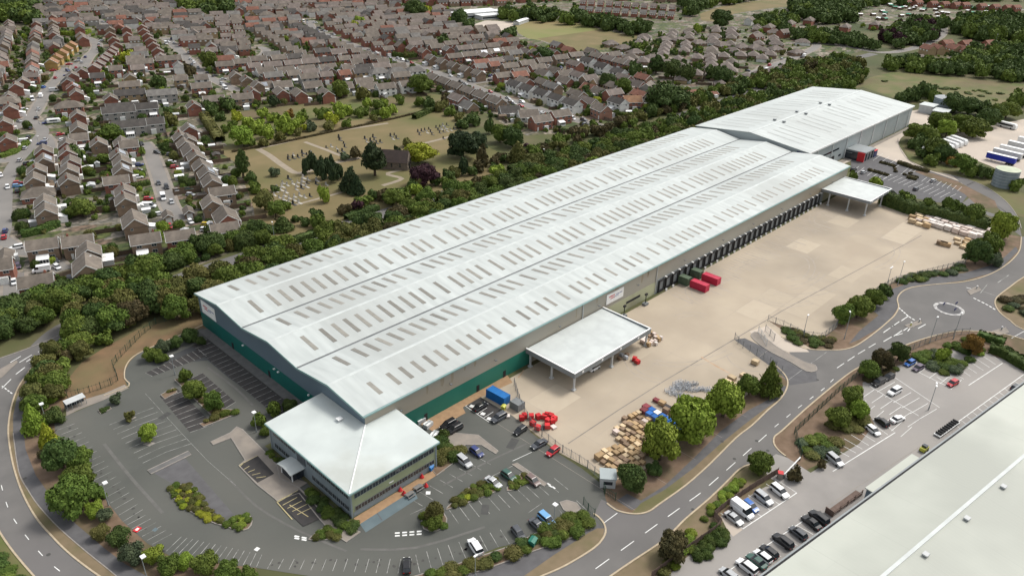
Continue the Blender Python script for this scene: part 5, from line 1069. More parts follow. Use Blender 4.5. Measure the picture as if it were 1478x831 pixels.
mound([(386, 655), (392, 650), (410, 668), (405, 674)], 5, (.9, 1.3), (('m', 2), ('d', 2)), 'green shrub in the strip left of the office entrance')
mound([(590, 832), (640, 824), (700, 806), (745, 788), (775, 775), (768, 792), (740, 806), (700, 820), (640, 838)], 34, (1.4, 2.4), (('m', 3), ('o', 2), ('d', 2)), 'dense shrub in the long bed along the footpath, lower middle')
mound([(776, 768), (815, 750), (838, 736), (856, 757), (830, 772), (790, 790)], 24, (1.5, 2.3), (('m', 3), ('o', 2), ('d', 1)), 'dense shrub in the bed beside the car park entrance')
raised('planting_bed', [(590, 834), (660, 814), (740, 787), (776, 768), (838, 736), (858, 757), (830, 774), (768, 796), (700, 822), (620, 842)], 'soil', h=.12, z=.03)
mound([(1126, 476), (1140, 474), (1170, 486), (1200, 490), (1208, 500), (1180, 503), (1150, 496)], 18, (1.5, 2.3), (('h', 3), ('b', 1), ('o', 1)), 'low shrub in the bed at the yard gate', hr=(.5, .7))
mound([(1100, 560), (1112, 540), (1124, 542), (1126, 556), (1108, 564)], 6, (1.4, 2.0), (('m', 1), ('d', 1)), 'shrub at the foot of the pointed tree by the gate')
mound([(1320, 514), (1350, 506), (1375, 520), (1400, 520), (1396, 534), (1360, 540), (1335, 530)], 20, (1.6, 2.6), (('w', 2), ('m', 2), ('h', 2)), 'clipped grey green mound beside the lower car park', hr=(.55, .7))
mound([(1368, 500), (1395, 488), (1410, 500), (1420, 512), (1390, 512)], 10, (1.6, 2.4), (('m', 2), ('l', 1), ('h', 1)), 'green mound beside the autumn tree', hr=(.6, .8))
mound([(1150, 640), (1190, 632), (1212, 640), (1202, 654), (1160, 662)], 16, (1.8, 2.6), (('w', 1), ('o', 2), ('m', 1)), 'broad clipped olive mound in the corner bed of the lower car park', hr=(.5, .65))
mound([(1196, 610), (1240, 600), (1258, 608), (1240, 624), (1200, 620)], 12, (1.6, 2.4), (('o', 2), ('m', 1)), 'low olive shrub under the trees of the lower car park bed', hr=(.5, .65))
mound([(1440, 440), (1462, 428), (1490, 436), (1490, 456), (1462, 452)], 7, (2.0, 3.0), (('h', 1), ('w', 1), ('b', 1)), 'dark shrub on the corner beyond the roundabout', hr=(.5, .7))
mound([(1244, 548), (1262, 540), (1290, 528), (1296, 536), (1260, 556)], 8, (1.3, 1.9), (('h', 2), ('b', 1)), 'low hedge like shrub above the two dark parked cars', hr=(.6, .8))
mound([(1288, 404), (1320, 396), (1350, 394), (1388, 384), (1392, 392), (1340, 402), (1300, 412)], 14, (1.6, 2.6), (('h', 2), ('w', 1), ('m', 1)), 'low shrub along the corner of the yard above the road', hr=(.5, .7))
mound([(20, 826), (0, 800), (-20, 800), (-10, 846), (30, 846)], 10, (1.6, 2.6), (('m', 1), ('h', 1)), 'long clipped shrub at the lower left corner', hr=(.5, .6))
mound([(1060, 690), (1074, 694), (1050, 722), (1034, 738), (1020, 752), (1010, 750), (1040, 715)], 14, (1.0, 1.6), (('l', 2), ('m', 1)), 'bright low plant along the lower wooden fence')
mound([(985, 772), (1000, 762), (1000, 800), (960, 831), (950, 831)], 10, (1.3, 2.0), (('m', 1), ('o', 1), ('l', 1)), 'mixed shrub under the reddish tree')
mound([(1290, 244), (1320, 252), (1316, 258), (1288, 250)], 5, (1.0, 1.4), (('b', 1),), 'low brown clipped shrub in the far car park')
mound([(1400, 128), (1478, 136), (1478, 150), (1420, 144), (1340, 128), (1300, 118), (1260, 118)], 24, (1.5, 3.0), (('m', 1), ('h', 2)), 'dark tussock in the rough meadow', hr=(.3, .5))
# hedges: leafy boxes along a line, each a thing
def hedge(pts, w_, h, kd, label, world=False, name='hedge', dens=14, group=None):
    pts = pts if world else PL(pts); g = np.random.default_rng(len(TREES)+len(bpy.data.objects))
    L_ = sum(math.dist(a, b) for a, b in zip(pts, pts[1:])); n = int(min(11000, L_*(w_+2*h)*dens*1.6)); fine = resample(pts, 1.0)
    c0 = fine[len(fine)//2]; V = np.zeros((n, 4, 3)); seg = g.integers(0, len(fine)-1, n); t = g.random(n)
    F0 = np.array(fine); a, b = F0[seg], F0[seg+1]; d = b-a; d /= np.linalg.norm(d, axis=1)[:, None]+1e-9; nn = np.stack([-d[:, 1], d[:, 0]], 1)
    ctr = a+(b-a)*t[:, None]; ph = g.uniform(-1, math.pi+1, n); ph = np.clip(ph, 0, math.pi); wob = 1+.14*np.sin(ctr[:, 0]*.7)+.1*np.sin(ctr[:, 1]*1.3)
    sx = np.sign(np.cos(ph))*np.abs(np.cos(ph))**.45*w_/2; sz = np.abs(np.sin(ph))**.5*h*wob; low = g.random(n) < .45; sz = np.where(low & (np.abs(np.cos(ph)) > .5), g.random(n)*h, sz)
    pos = np.zeros((n, 3)); pos[:, :2] = ctr+nn*sx[:, None]*g.uniform(.92, 1.08, n)[:, None]; pos[:, 2] = sz
    nr = np.zeros((n, 3)); nr[:, :2] = nn*np.cos(ph)[:, None]; nr[:, 2] = np.sin(ph)+.2; nr += g.normal(scale=.4, size=(n, 3)); nr /= np.linalg.norm(nr, axis=1)[:, None]
    tt = np.cross(nr, g.normal(size=(n, 3))); tt /= np.linalg.norm(tt, axis=1)[:, None]; bb = np.cross(nr, tt); ls = (.24*g.uniform(.6, 1.3, n)*max(1, math.sqrt(L_*(w_+2*h)*dens/n)))[:, None]
    q = np.stack([pos-tt*ls-bb*ls, pos+tt*ls-bb*ls, pos+tt*ls+bb*ls, pos-tt*ls+bb*ls], 1).reshape(-1, 3); Fq = np.arange(n*4).reshape(n, 4)
    mb = MB(); ribbon(mb, fine, w_*.86, 0, h*.88); m2 = len(q); q = np.vstack([q, np.array(mb.v)]); fq = [f for f in mb.f]
    q[:, 0] -= c0[0]; q[:, 1] -= c0[1]; q[:, 2] = np.maximum(q[:, 2], 0)
    me = np_mesh(name, q, np.vstack([Fq, np.array(fq)+m2]), LF[kd]); o = obj(name, me); o.location = (c0[0], c0[1], 0)
    return tag(o, label, 'hedge', group)
hedge([(1272, 292), (1310, 306), (1350, 316), (1395, 328), (1425, 336)], 5.5, 5.0, 'd', 'tall dark hedge at the far end of the yard behind the white stacks', dens=9)
hedge([(1428, 505), (1445, 510), (1462, 520), (1478, 530), (1500, 540)], 4, 2.2, 'h', 'thick clipped hedge at the right edge beside the roundabout exit')
hedge([(1410, 486), (1430, 492), (1448, 498)], 3, 2.0, 'h', 'short clipped hedge by the roundabout exit')
mound([(1003, 806), (1000, 796), (1034, 760), (1050, 770), (1048, 780), (1015, 806)], 34, (1.2, 1.6), (('h', 1),), 'clipped dark green hedge plant in the broad block by the lower car park', hr=(.9, 1.0))
hedge([(1296, 236), (1320, 244), (1340, 249)], 2.2, 1.4, 'b', 'clipped brownish hedge above the far car park bays')
hedge([(1253, 246), (1282, 254)], 1.6, 1.0, 'b', 'low clipped brown hedge in the far car park, left one')
hedge([(1270, 235), (1292, 241)], 1.6, 1.0, 'b', 'low clipped brown hedge in the far car park, upper one')
hedge([(1310, 256), (1324, 259)], 4.5, .9, 'b', 'low clipped brown block of shrubs in the far car park')
hedge([(32, 342), (60, 336), (85, 326)], 2.6, 2.6, 'h', 'long dark green hedge at the left street corner')
hedge([(56, 376), (72, 380), (80, 378)], 2, 1.6, 'l', 'bright green hedge in front of the brown brick house')
hedge([(184, 272), (200, 270), (216, 266)], 2.2, 2.0, 'h', 'green hedge beside the middle street')
hedge([(295, 170), (305, 186), (318, 205)], 5, 3, 'o', 'long pale green hedge left of the thicket')
hedge([(46, 30), (90, 26), (135, 24)], 4, 4, 'd', 'long dark hedge line among the houses at top left')
hedge([(88, 50), (104, 52), (122, 50), (130, 47)], 3, 3, 'l', 'green hedge round the head of the parking court')
hedge([(550, 72), (570, 82), (602, 84)], 3, 3, 'h', 'clipped green hedge along the long street')
hedge([(0, 228), (20, 222), (40, 208)], 2.5, 2, 'm', 'green hedge at the left picture edge')
hedge([(385, 362), (420, 352), (462, 338)], 3, 2.2, 'd', 'dark hedge between cemetery and ring road, left part')
hedge([(500, 318), (520, 310), (545, 302)], 3, 2.2, 'd', 'dark hedge between cemetery and ring road, right part')
hedge([(735, 248), (770, 234), (800, 224)], 3, 2.5, 'd', 'dark hedge along the ring road beyond the rusty tree')
hedge([(598, 172), (620, 162), (625, 160)], 3, 2.5, 'h', 'short clipped hedge at the top corner of the cemetery')
hedge([(335, 220), (400, 208), (470, 193), (560, 174), (615, 161)], .8, .9, 'b', 'low thin hedge line between thicket and grave field')
hedge([(880, 166), (905, 170), (925, 166)], 3, 2.6, 'h', 'hedge round the garden of the gable house')
# ------------------------------------------------------------------ place the trees: the 300 that show largest stand on their own
def show(t): return (t['r']*(t['h']+t['r'])) / (t['x']**2+t['y']**2+HC**2)
def is_shrub(t): return t['cat'] == 'shrub'
trees = sorted([t for t in TREES if not is_shrub(t)], key=show, reverse=True); shrubs = [t for t in TREES if is_shrub(t)]
def in_frame(t):
    u, v = proj(t['x'], t['y'], t['h']/2); m_ = 30; return -m_ < u < 1478+m_ and -m_ < v < 831+m_
trees = [t for t in trees if in_frame(t)]; shrubs = [t for t in shrubs if in_frame(t)]
single = [t for t in trees if not t.get('belt')]
NT = 298
keep = trees[:NT] if len(trees) > NT else trees; rest = trees[NT:]
def put(t, i):
    nm = t['cat']
    e = empty(nm, (t['x'], t['y'], 0), random.uniform(0, 6.28), t['label'], t['cat'], t['group'])
    c = obj('crown', CR[(t['s'], i % NV[t['s']])], e)
    cl = .16 if t['s'] in ('round', 'tall') and nm == 'tree' else .0
    c.location = (0, 0, t['h']*cl*.5); jx, jy = random.uniform(1.0, 1.34), random.uniform(1.0, 1.34); c.scale = (t['r']*jx, t['r']*jy, t['h']*random.uniform(.98, 1.14)*(1-cl*.5)); c.rotation_euler = (random.uniform(-.07, .07), random.uniform(-.07, .07), 0); c.material_slots[0].link = 'OBJECT'; c.material_slots[0].material = LF[t['k']]
    if nm == 'tree':
        tr = obj('trunk', TRUNK, e); s = t['h']*.9; tr.scale = (s*1.0, s*1.0, s)
    return e
for i, t in enumerate(keep): put(t, i)
shrub_sorted = sorted(shrubs, key=show, reverse=True)
for i, t in enumerate(shrub_sorted[:299]):
    o = obj('shrub', CR[(t['s'], i % NV[t['s']])]); o.location = (t['x'], t['y'], 0); o.rotation_euler = (0, 0, random.uniform(0, 6.28)); o.scale = (t['r'], t['r'], t['h'])
    o.material_slots[0].link = 'OBJECT'; o.material_slots[0].material = LF[t['k']]; tag(o, t['label'], 'shrub', t['group'])
def merge(ts, name, cr, label=None):
    if not ts: return
    by = {}
    for t in ts: by.setdefault(t['k'], []).append(t)
    ms = list(by); VV, FF, MI = [], [], []; off = 0
    for mi, k in enumerate(ms):
        for t in by[k]:
            V, F = cr[random.randrange(len(cr))]; a = random.uniform(0, 6.28); c, s = math.cos(a), math.sin(a); W = V.copy()
            W[:, 0] = (V[:, 0]*c-V[:, 1]*s)*t['r']+t['x']; W[:, 1] = (V[:, 0]*s+V[:, 1]*c)*t['r']+t['y']; W[:, 2] = V[:, 2]*t['h']
            VV.append(W); FF.append(F+off); off += len(V); MI += [mi]*len(F)
    me = np_mesh(name, np.vstack(VV), np.vstack(FF), LF[ms[0]])
    for k in ms[1:]: me.materials.append(LF[k])
    me.polygons.foreach_set('material_index', MI); me.update(); o = obj(name, me); tag(o, kind='stuff'); return o
merge(rest, 'distant_woodland', CRF)
merge(shrub_sorted[299:], 'ground_cover_plants', CRF)
print('trees', len(trees), 'shrubs', len(shrubs))
# ------------------------------------------------------------------ houses
def brickmat(name, c1, c2): return mat(name, c1, c2, .9, .5, 8, rand=.1)
WM = {'br': brickmat('brown brick', (.25, .175, .12), (.19, .135, .095)), 'rd': brickmat('red brick', (.27, .115, .078), (.21, .09, .065)), 'bf': brickmat('buff brick', (.36, .26, .15), (.29, .21, .125)),
      'wh': brickmat('white render', (.66, .65, .62), (.58, .57, .54)), 'gy': brickmat('grey render', (.3, .28, .26), (.25, .235, .22)), 'ye': brickmat('yellow brick', (.4, .27, .1), (.33, .22, .08)), 'pk': brickmat('pink brick', (.32, .17, .12), (.26, .14, .1))}
def roofmat(name, c1, c2):
    m = mat(name, c1, c2, .85, .8, 8, rand=.13, c3=tuple(x*1.25 for x in c1), s3=.3); return m
RM = {'b': roofmat('brown roof tiles', (.15, .126, .104), (.112, .095, .08)), 'd': roofmat('dark roof tiles', (.072, .064, .058), (.055, .05, .046)), 'g': roofmat('grey roof tiles', (.15, .14, .128), (.12, .112, .104)), 'r': roofmat('red roof tiles', (.19, .085, .058), (.15, .07, .05)), 'p': roofmat('plum roof tiles', (.165, .135, .118), (.13, .108, .095)), 'o': roofmat('orange roof tiles', (.25, .14, .08), (.2, .11, .065))}
M['upvc'] = mat('white window frame', (.72, .72, .7), (.62, .62, .6), .6, 2, 3)
M['solar'] = mat('solar panel', (.3, .32, .36), (.24, .26, .3), .25, 1.5, 3, spec=.6)
HM = {}
def hm(key, f):
    if key not in HM: HM[key] = f()
    return HM[key]
def wall_me(L, W, e, r, hip):
    def f():
        mb = MB(); a, b = L/2, W/2
        mb.face([(-a, -b, 0), (a, -b, 0), (a, -b, e), (-a, -b, e)]); mb.face([(a, b, 0), (-a, b, 0), (-a, b, e), (a, b, e)])
        if hip: mb.face([(a, -b, 0), (a, b, 0), (a, b, e), (a, -b, e)]); mb.face([(-a, b, 0), (-a, -b, 0), (-a, -b, e), (-a, b, e)])
        else: mb.face([(a, -b, 0), (a, b, 0), (a, b, e), (a, 0, r-.06), (a, -b, e)]); mb.face([(-a, b, 0), (-a, -b, 0), (-a, -b, e), (-a, 0, r-.06), (-a, b, e)])
        return mb.me('wall', WM['br'])
    return hm(('w', L, W, e, r, hip), f)
def roof_me(L, W, e, r, hip):
    def f():
        mb = MB(); a, b = L/2+(.5 if hip else .3), W/2+.4; sl = (r-e)/(W/2); z0 = e-sl*.4+.05; z1 = r+.05; t = .16
        ra = a-b if hip else a
        if hip: q = [(-a, -b), (a, -b), (a, b), (-a, b)]; F = [((-a, -b, z0), (a, -b, z0), (ra, 0, z1), (-ra, 0, z1)), ((a, b, z0), (-a, b, z0), (-ra, 0, z1), (ra, 0, z1)), ((a, -b, z0), (a, b, z0), (ra, 0, z1)), ((-a, b, z0), (-a, -b, z0), (-ra, 0, z1))]
        else: F = [((-a, -b, z0), (a, -b, z0), (a, 0, z1), (-a, 0, z1)), ((a, b, z0), (-a, b, z0), (-a, 0, z1), (a, 0, z1))]
        for f_ in F: mb.face(f_)
        for s in (-1, 1): mb.face([(-a*s*-1, b*s, z0-t), (a*s*-1, b*s, z0-t), (a*s*-1, b*s, z0), (-a*s*-1, b*s, z0)])
        mb.face([(-a, -b, z0-t), (-a, b, z0-t), (a, b, z0-t), (a, -b, z0-t)])
        return mb.me('roof', RM['b'])
    return hm(('r', L, W, e, r, hip), f)
def verge_me(L, W, e, r):
    def f():
        mb = MB(); b = W/2+.4; sl = (r-e)/(W/2); z0 = e-sl*.4+.05; z1 = r+.05; x0, x1 = -.04, .04
        v = []
        for x in (x0, x1): v += [(x, -b, z0-.24), (x, 0, z1-.24), (x, b, z0-.24), (x, b, z0+.06), (x, 0, z1+.06), (x, -b, z0+.06)]
        mb.mesh(v, [(0, 1, 4, 5), (1, 2, 3, 4), (11, 10, 7, 6), (10, 9, 8, 7), (5, 4, 10, 11), (4, 3, 9, 10), (1, 0, 6, 7), (2, 1, 7, 8), (0, 5, 11, 6), (3, 2, 8, 9)])
        return mb.me('verge_board', M['upvc'])
    return hm(('v', W, e, r), f)
def win2(w_, h):
    def f():
        mb = MB(); mb.box(-w_/2, -.05, 0, w_/2, .0, h, 1); n = 2
        for k in range(n): x = -w_/2+.07+(w_-.07)*k/n; mb.box(x, -.075, .07, x+(w_-.07)/n-.07, -.051, h-.07, 0)
        return mb.me('window', [M['glass'], M['upvc']])
    return hm(('win', w_, h), f)
def box_me(key, name, m, *bs):
    def f():
        mb = MB()
        for b_ in bs: mb.box(*b_)
        return mb.me(name, m)
    return hm(key, f)
TYPES = {  # length, width, eaves, ridge, hipped
 'det': (8.0, 7.2, 5.0, 7.5, 0), 'semi': (11.6, 7.4, 5.0, 7.6, 0), 'wid': (9.6, 7.0, 5.0, 7.3, 0), 'unit': (6.4, 8.0, 5.0, 7.6, 0), 'ter': (16.5, 8.0, 5.0, 7.6, 0), 'bun': (12.0, 8.6, 2.7, 5.4, 1), 'gab': (11.5, 8.2, 2.8, 6.0, 0), 'hip': (14.0, 8.4, 5.0, 7.8, 1), 'gar': (6.0, 3.4, 2.3, 3.5, 0), 'big': (11.0, 8.2, 5.0, 8.0, 0), 'low': (9.0, 5.0, 2.5, 4.0, 0)}
HOUSES = []
def H(u, v, ty='det', dr='p', wall='br', roof='b', label=None, ang=None, solar=0, group=None, z=4, name='house', cat='house'):
    """house whose middle shows at photo point u, v; dr p: ridge runs away up the picture, x: across it"""
    x, y = P(u, v, TYPES[ty][2]*.75); a = R(72 if dr == 'p' else -20) if ang is None else R(ang)
    HOUSES.append(dict(x=x, y=y, a=a, ty=ty, wall=wall, roof=roof, label=label, solar=solar, group=group, name=name, cat=cat))
def row(u1, v1, u2, v2, n, ty, ang, wall, roof, where, z=4, mix=None, jit=.5, skip=()):
    (xa, ya), (xb, yb) = P(u1, v1, z), P(u2, v2, z)
    for i in range(n):
        if i in skip: continue
        t = i/max(1, n-1); a = R(ang) if ang is not None else math.atan2(yb-ya, xb-xa)
        w_ = pick(mix) if mix else wall
        HOUSES.append(dict(x=xa+(xb-xa)*t+random.uniform(-jit, jit), y=ya+(yb-ya)*t+random.uniform(-jit, jit), a=a, ty=ty, wall=w_, roof=roof, label='%s %s' % (ORD[i], where), solar=1 if random.random() < .06 else 0, group=None, name='house', cat='house'))
# nearest block, left: houses placed one by one
NB = [(64,222,'det','p','rd','b','red brick house at the top of the nearest left row'),(65,236,'det','p','br','b','brown brick house with solar panels in the nearest left row',1),(54,250,'det','p','br','b','third house down the nearest left row'),(51,264,'det','p','br','b','fourth house down the nearest left row, beside the white lean-to'),(56,281,'bun','x','rd','b','hip roofed red brick house in the nearest left row'),(66,297,'det','p','br','b','house directly below the hip roofed one in the left row'),(68,310,'det','p','br','b','lowest gable house of the nearest left row, above the long hedge'),
 (172,228,'det','p','br','b','top house of the second row with solar panels',1),(177,238,'det','p','br','b','second house of the second row'),(177,250,'det','p','br','b','third house of the second row with solar panels',1),(169,265,'semi','x','rd','b','long roofed house set across the second row'),(181,281,'det','p','rd','b','red gabled house in the second row below the cross roof'),(182,294,'det','p','br','b','brown gabled house with small attic window in the second row'),
 (63,358,'semi','x','br','b','brown brick semi facing the blue and white cars'),(114,353,'semi','x','br','b','wide brown house between the court and the lawn'),(129,368,'det','p','br','b','gabled house left of the bright lawn'),(127,390,'big','p','br','b','largest gabled house at the bottom of the left block'),(54,411,'semi','x','rd','b','red brick semi at the bottom of the left court'),(8,372,'low','p','br','b','small low house at the left picture edge'),(0,388,'det','x','rd','b','red brick house cut by the left edge'),
 (195,324,'big','p','br','b','L shaped house at the head of the parking court'),(211,350,'semi','x','br','b','brown semi behind the very large tree'),(261,345,'semi','x','rd','b','red brick semi with white conservatory'),(325,334,'semi','x','rd','b','red brick semi at the right end of the back row'),(327,318,'big','p','rd','b','red gabled house at the corner of the cemetery'),(306,298,'det','p','br','b','brown gabled house next to the red gabled one'),(321,281,'semi','x','br','b','low wide house behind the third street row'),
 (306,267,'det','p','br','b','first house up the street beside the cemetery'),(300,255,'det','p','br','b','second house up the street beside the cemetery with solar panels',1),(292,244,'det','p','br','b','third house up the street beside the cemetery'),(284,231,'det','p','br','b','fourth house up the street beside the cemetery'),(276,222,'semi','p','br','b','fifth house up the street beside the cemetery'),(268,212,'det','p','br','b','sixth house up the street beside the cemetery'),(262,202,'det','p','br','b','seventh house up the street beside the cemetery'),
 (242,312,'gar','p','br','b','small garage at the left of the parking court'),(272,306,'gar','p','br','b','small garage in the middle of the parking court'),(292,355,'gar','x','br','g','flat grey garage between the red semis'),(306,353,'gar','x','br','d','dark garage between the red semis'),
 (8,150,'hip','x','rd','b','large hip roofed red house at the left edge'),(16,160,'det','p','rd','b','red gabled house below the hip roofed one at the left edge'),(7,181,'det','p','rd','b','red gabled house at the left edge above the hedge'),(12,206,'det','p','rd','b','red gabled house by the road fork at the left edge'),(34,121,'det','p','rd','b','upper red gabled house beside the winding road'),(24,128,'det','p','rd','b','lower red gabled house beside the winding road'),(14,143,'det','p','rd','b','brown roofed house above the hip roofed one'),
 (100,156,'hip','x','rd','b','long red brick block with hipped roof and small centre gable'),(113,170,'det','p','rd','b','gabled house behind the long red block'),(114,189,'semi','p','br','b','big plain roof house below the long red block'),(115,203,'det','x','rd','b','house with white garage below the big plain roof'),
 (111,138,'det','p','rd','b','first gable up the winding road above the long block'),(106,129,'det','p','rd','r','second gable up the winding road, solar panelled',1),(98,121,'det','p','rd','d','third gable up the winding road'),(105,112,'det','p','rd','b','fourth gable up the winding road'),(118,106,'det','p','rd','b','fifth gable up the winding road'),
 (160,145,'det','p','rd','b','small red gable beside the terraces'),(143,211,'det','p','br','b','gabled house left of the red car'),(177,210,'det','p','rd','b','red gabled house right of the red car'),(187,213,'det','x','rd','b','red house beside the brick drive'),
 (172,163,'ter','x','gy','d','dark roofed terrace block, upper left of four'),(188,138,'ter','x','bf','d','dark terrace with pale front under the brown houses'),(234,138,'ter','x','gy','g','grey roofed terrace block left of the white garages'),(178,158,'ter','x','gy','d','dark roofed terrace, second row'),(212,158,'semi','x','gy','d','short dark roofed block beside the olive tree'),(186,184,'ter','x','gy','d','dark roofed terrace, lower row left'),(220,180,'semi','x','gy','d','dark roofed block, lower row right'),
 (291,128,'semi','x','rd','b','brown roofed semi left of the cul de sac'),(291,116,'det','x','wh','b','small house with white dormer beside the green'),(261,117,'det','x','bf','b','small pale house beside the green'),(280,156,'det','p','rd','b','gabled house with pale front above the garden hedge'),(309,147,'semi','x','br','b','brown roofed semi above the dark trees'),(350,144,'semi','x','br','b','brown roofed semi beside the thicket'),(273,190,'det','p','rd','b','solar roofed red house at the long hedge',1),(272,206,'det','p','br','b','brown gabled house at the top of the street beside the cemetery'),
 (340,112,'det','p','br','b','first house right of the cul de sac head'),(356,118,'det','p','br','b','second house right of the cul de sac head'),(372,126,'det','p','br','b','third house right of the cul de sac head'),
 (188,114,'det','p','bf','b','buff gabled house left of the small green'),(188,126,'semi','x','bf','b','buff long roofed house left of the small green'),
 (84,58,'det','p','gy','g','grey gabled house at the parking court'),(203,93,'ter','x','rd','b','red brick block with many windows, left of two'),(244,88,'ter','x','rd','b','red brick block with many windows, right of two')]
for q in NB:
  q = list(q)
  if q[2] == 'semi' and q[3] == 'x' and q[1] > 200: q[2] = 'wid'
  H(q[0], q[1], q[2], q[3], q[4], q[5], q[6], solar=q[7] if len(q) > 7 else 0, name='garage' if q[2] == 'gar' else 'house', cat='garage' if q[2] == 'gar' else 'house')
row(103, 67, 74, 92, 5, 'unit', None, 'ye', 'o', 'unit from the top of the stepped yellow brick terrace')
row(160, 53, 168, 68, 3, 'unit', 72, 'rd', 'b', 'unit from the top of the brick terrace beside the parking court')
row(163, 74, 136, 100, 6, 'unit', 60, 'rd', 'p', 'unit down the red brick terrace below the parking court')
row(205, 42, 232, 84, 7, 'unit', 66, 'rd', 'p', 'unit down the brick terrace beside the curved cul de sac')
row(324, 26, 326, 54, 4, 'det', -20, 'rd', 'p', 'house down the plum roofed column')
row(340, 27, 352, 72, 6, 'det', -20, 'rd', 'b', 'house down the column right of the plum roofs')
row(325, 96, 372, 88, 3, 'semi', -20, 'rd', 'b', 'semi along the row below the column houses')
row(376, 46, 444, 86, 8, 'det', 160, 'br', 'b', 'house down the row behind the long street gardens')
row(429, 39, 470, 58, 6, 'det', 165, 'gy', 'd', 'dark grey fronted house along the upper end of the long street')
row(481, 62, 553, 91, 7, 'det', 160, 'rd', 'b', 'red brick house along the lower end of the long street')
row(476, 37, 560, 73, 7, 'det', -14, 'rd', 'b', 'house on the far side of the long street')
row(626, 114, 716, 148, 6, 'semi', -101, 'br', 'b', 'semi along the street above the grave field')
row(380, 101, 500, 96, 5, 'gab', -12, 'wh', 'b', 'pale fronted house in the row under the back gardens', jit=2)
row(372, 122, 562, 124, 6, 'gab', -16, 'gy', 'b', 'house in the row above the thicket trees', jit=3)
row(366, 134, 470, 138, 4, 'semi', 74, 'rd', 'b', 'gabled house nearest the thicket', jit=2)
row(548, 106, 598, 104, 3, 'hip', -14, 'wh', 'g', 'hipped house with pale front beside the large green tree')
row(556, 128, 590, 124, 2, 'semi', -14, 'wh', 'b', 'dormer house behind the olive tree')
row(630, 70, 688, 56, 4, 'semi', -16, 'rd', 'b', 'semi in the row below the white school')
row(600, 38, 674, 56, 6, 'semi', 160, 'rd', 'b', 'house in the diagonal row left of the school trees')
row(655, 84, 735, 74, 5, 'semi', -14, 'rd', 'b', 'red semi in the second row below the school')
row(546, 60, 612, 76, 5, 'det', 76, 'rd', 'b', 'gable house in the close behind the clipped hedge')
row(622, 86, 690, 108, 5, 'det', -101, 'br', 'b', 'house on the upper side of the street near the junction')
row(702, 64, 770, 70, 4, 'det', 72, 'rd', 'b', 'gabled house left of the playing field scrub')
row(735, 98, 830, 82, 5, 'semi', -14, 'br', 'b', 'brown semi in the row below the playing field')
row(726, 112, 775, 100, 3, 'semi', -14, 'rd', 'b', 'red semi at the end of the short close')
row(744, 106+18, 826, 152, 5, 'semi', -101, 'wh', 'd', 'white fronted dark roofed unit of the long terrace')
row(850, 90, 892, 106, 3, 'semi', -101, 'wh', 'd', 'dark roofed unit of the terrace by the pointed trees')
H(832, 150, 'big', 'x', 'rd', 'b', 'red gabled end house with white barge boards', ang=68); H(868, 160, 'big', 'p', 'pk', 'b', 'brick gable house behind the dark fence', ang=72); H(912, 148, 'big', 'x', 'rd', 'o', 'orange brown roofed house left of the enormous tree', ang=-40)
H(892, 150, 'semi', 'x', 'wh', 'd', 'long dark roofed house with white windows beside the gable house', ang=-101); H(935, 128, 'big', 'x', 'gy', 'b', 'barn like roof behind the enormous tree', ang=20)
H(780, 176, 'semi', 'x', 'rd', 'b', 'dormer house above the ring road, left one', ang=-14); H(808, 168, 'semi', 'x', 'rd', 'b', 'dormer house above the ring road, right one', ang=-14); H(762, 168, 'gab', 'x', 'wh', 'b', 'white dormer bungalow by the street end', ang=-30); H(735, 162, 'gab', 'x', 'gy', 'd', 'dark roofed bungalow by the street end', ang=-30)
row(940, 126, 1026, 132, 4, 'low', -14, 'wh', 'r', 'low red roofed cottage by the grove')
row(1040, 118, 1182, 84, 9, 'bun', 40, 'br', 'p', 'bungalow along the lower side of the bungalow street')
row(880, 60, 985, 96, 6, 'bun', -20, 'br', 'p', 'hipped bungalow in the upper bungalow row', jit=3)
row(900, 84, 1120, 76, 10, 'bun', 30, 'br', 'p', 'hipped bungalow in the middle bungalow row', jit=4)
row(960, 54, 1150, 72, 8, 'bun', -20, 'br', 'p', 'hipped bungalow in the far bungalow row', jit=4)
row(980, 110, 1050, 92, 4, 'bun', 30, 'bf', 'p', 'bungalow at the end of the bungalow street', jit=2)
row(1110, 40, 1168, 30, 3, 'hip', 10, 'rd', 'b', 'brick villa above the street')
row(1082, 30, 1110, 30, 2, 'semi', 10, 'wh', 'b', 'pale villa left of the brick ones'); row(1176, 44, 1262, 36, 3, 'hip', 10, 'rd', 'p', 'villa among the dark trees')
row(1092, 54, 1130, 48, 2, 'semi', -10, 'rd', 'p', 'red house at the street corner')
row(1336, 72, 1430, 72, 6, 'big', 60, 'bf', 'r', 'red roofed house of the close in the trees', jit=4); row(1370, 64, 1425, 64, 3, 'semi', -20, 'rd', 'r', 'long red roofed block of the close in the trees', jit=3); row(1330, 84, 1420, 90, 3, 'gab', -10, 'bf', 'p', 'low house below the red roofed close', jit=3)
row(840, 14, 968, 22, 11, 'unit', None, 'rd', 'g', 'unit of the long brick terrace at the top')
row(842, 4, 970, 12, 11, 'unit', None, 'rd', 'p', 'unit of the rear terrace at the top')
row(1452, 30, 1480, 28, 2, 'ter', -10, 'rd', 'r', 'red roofed block at the top right edge')
row(1310, 4, 1470, 12, 10, 'semi', -20, 'rd', 'r', 'house beyond the allotments', jit=4)
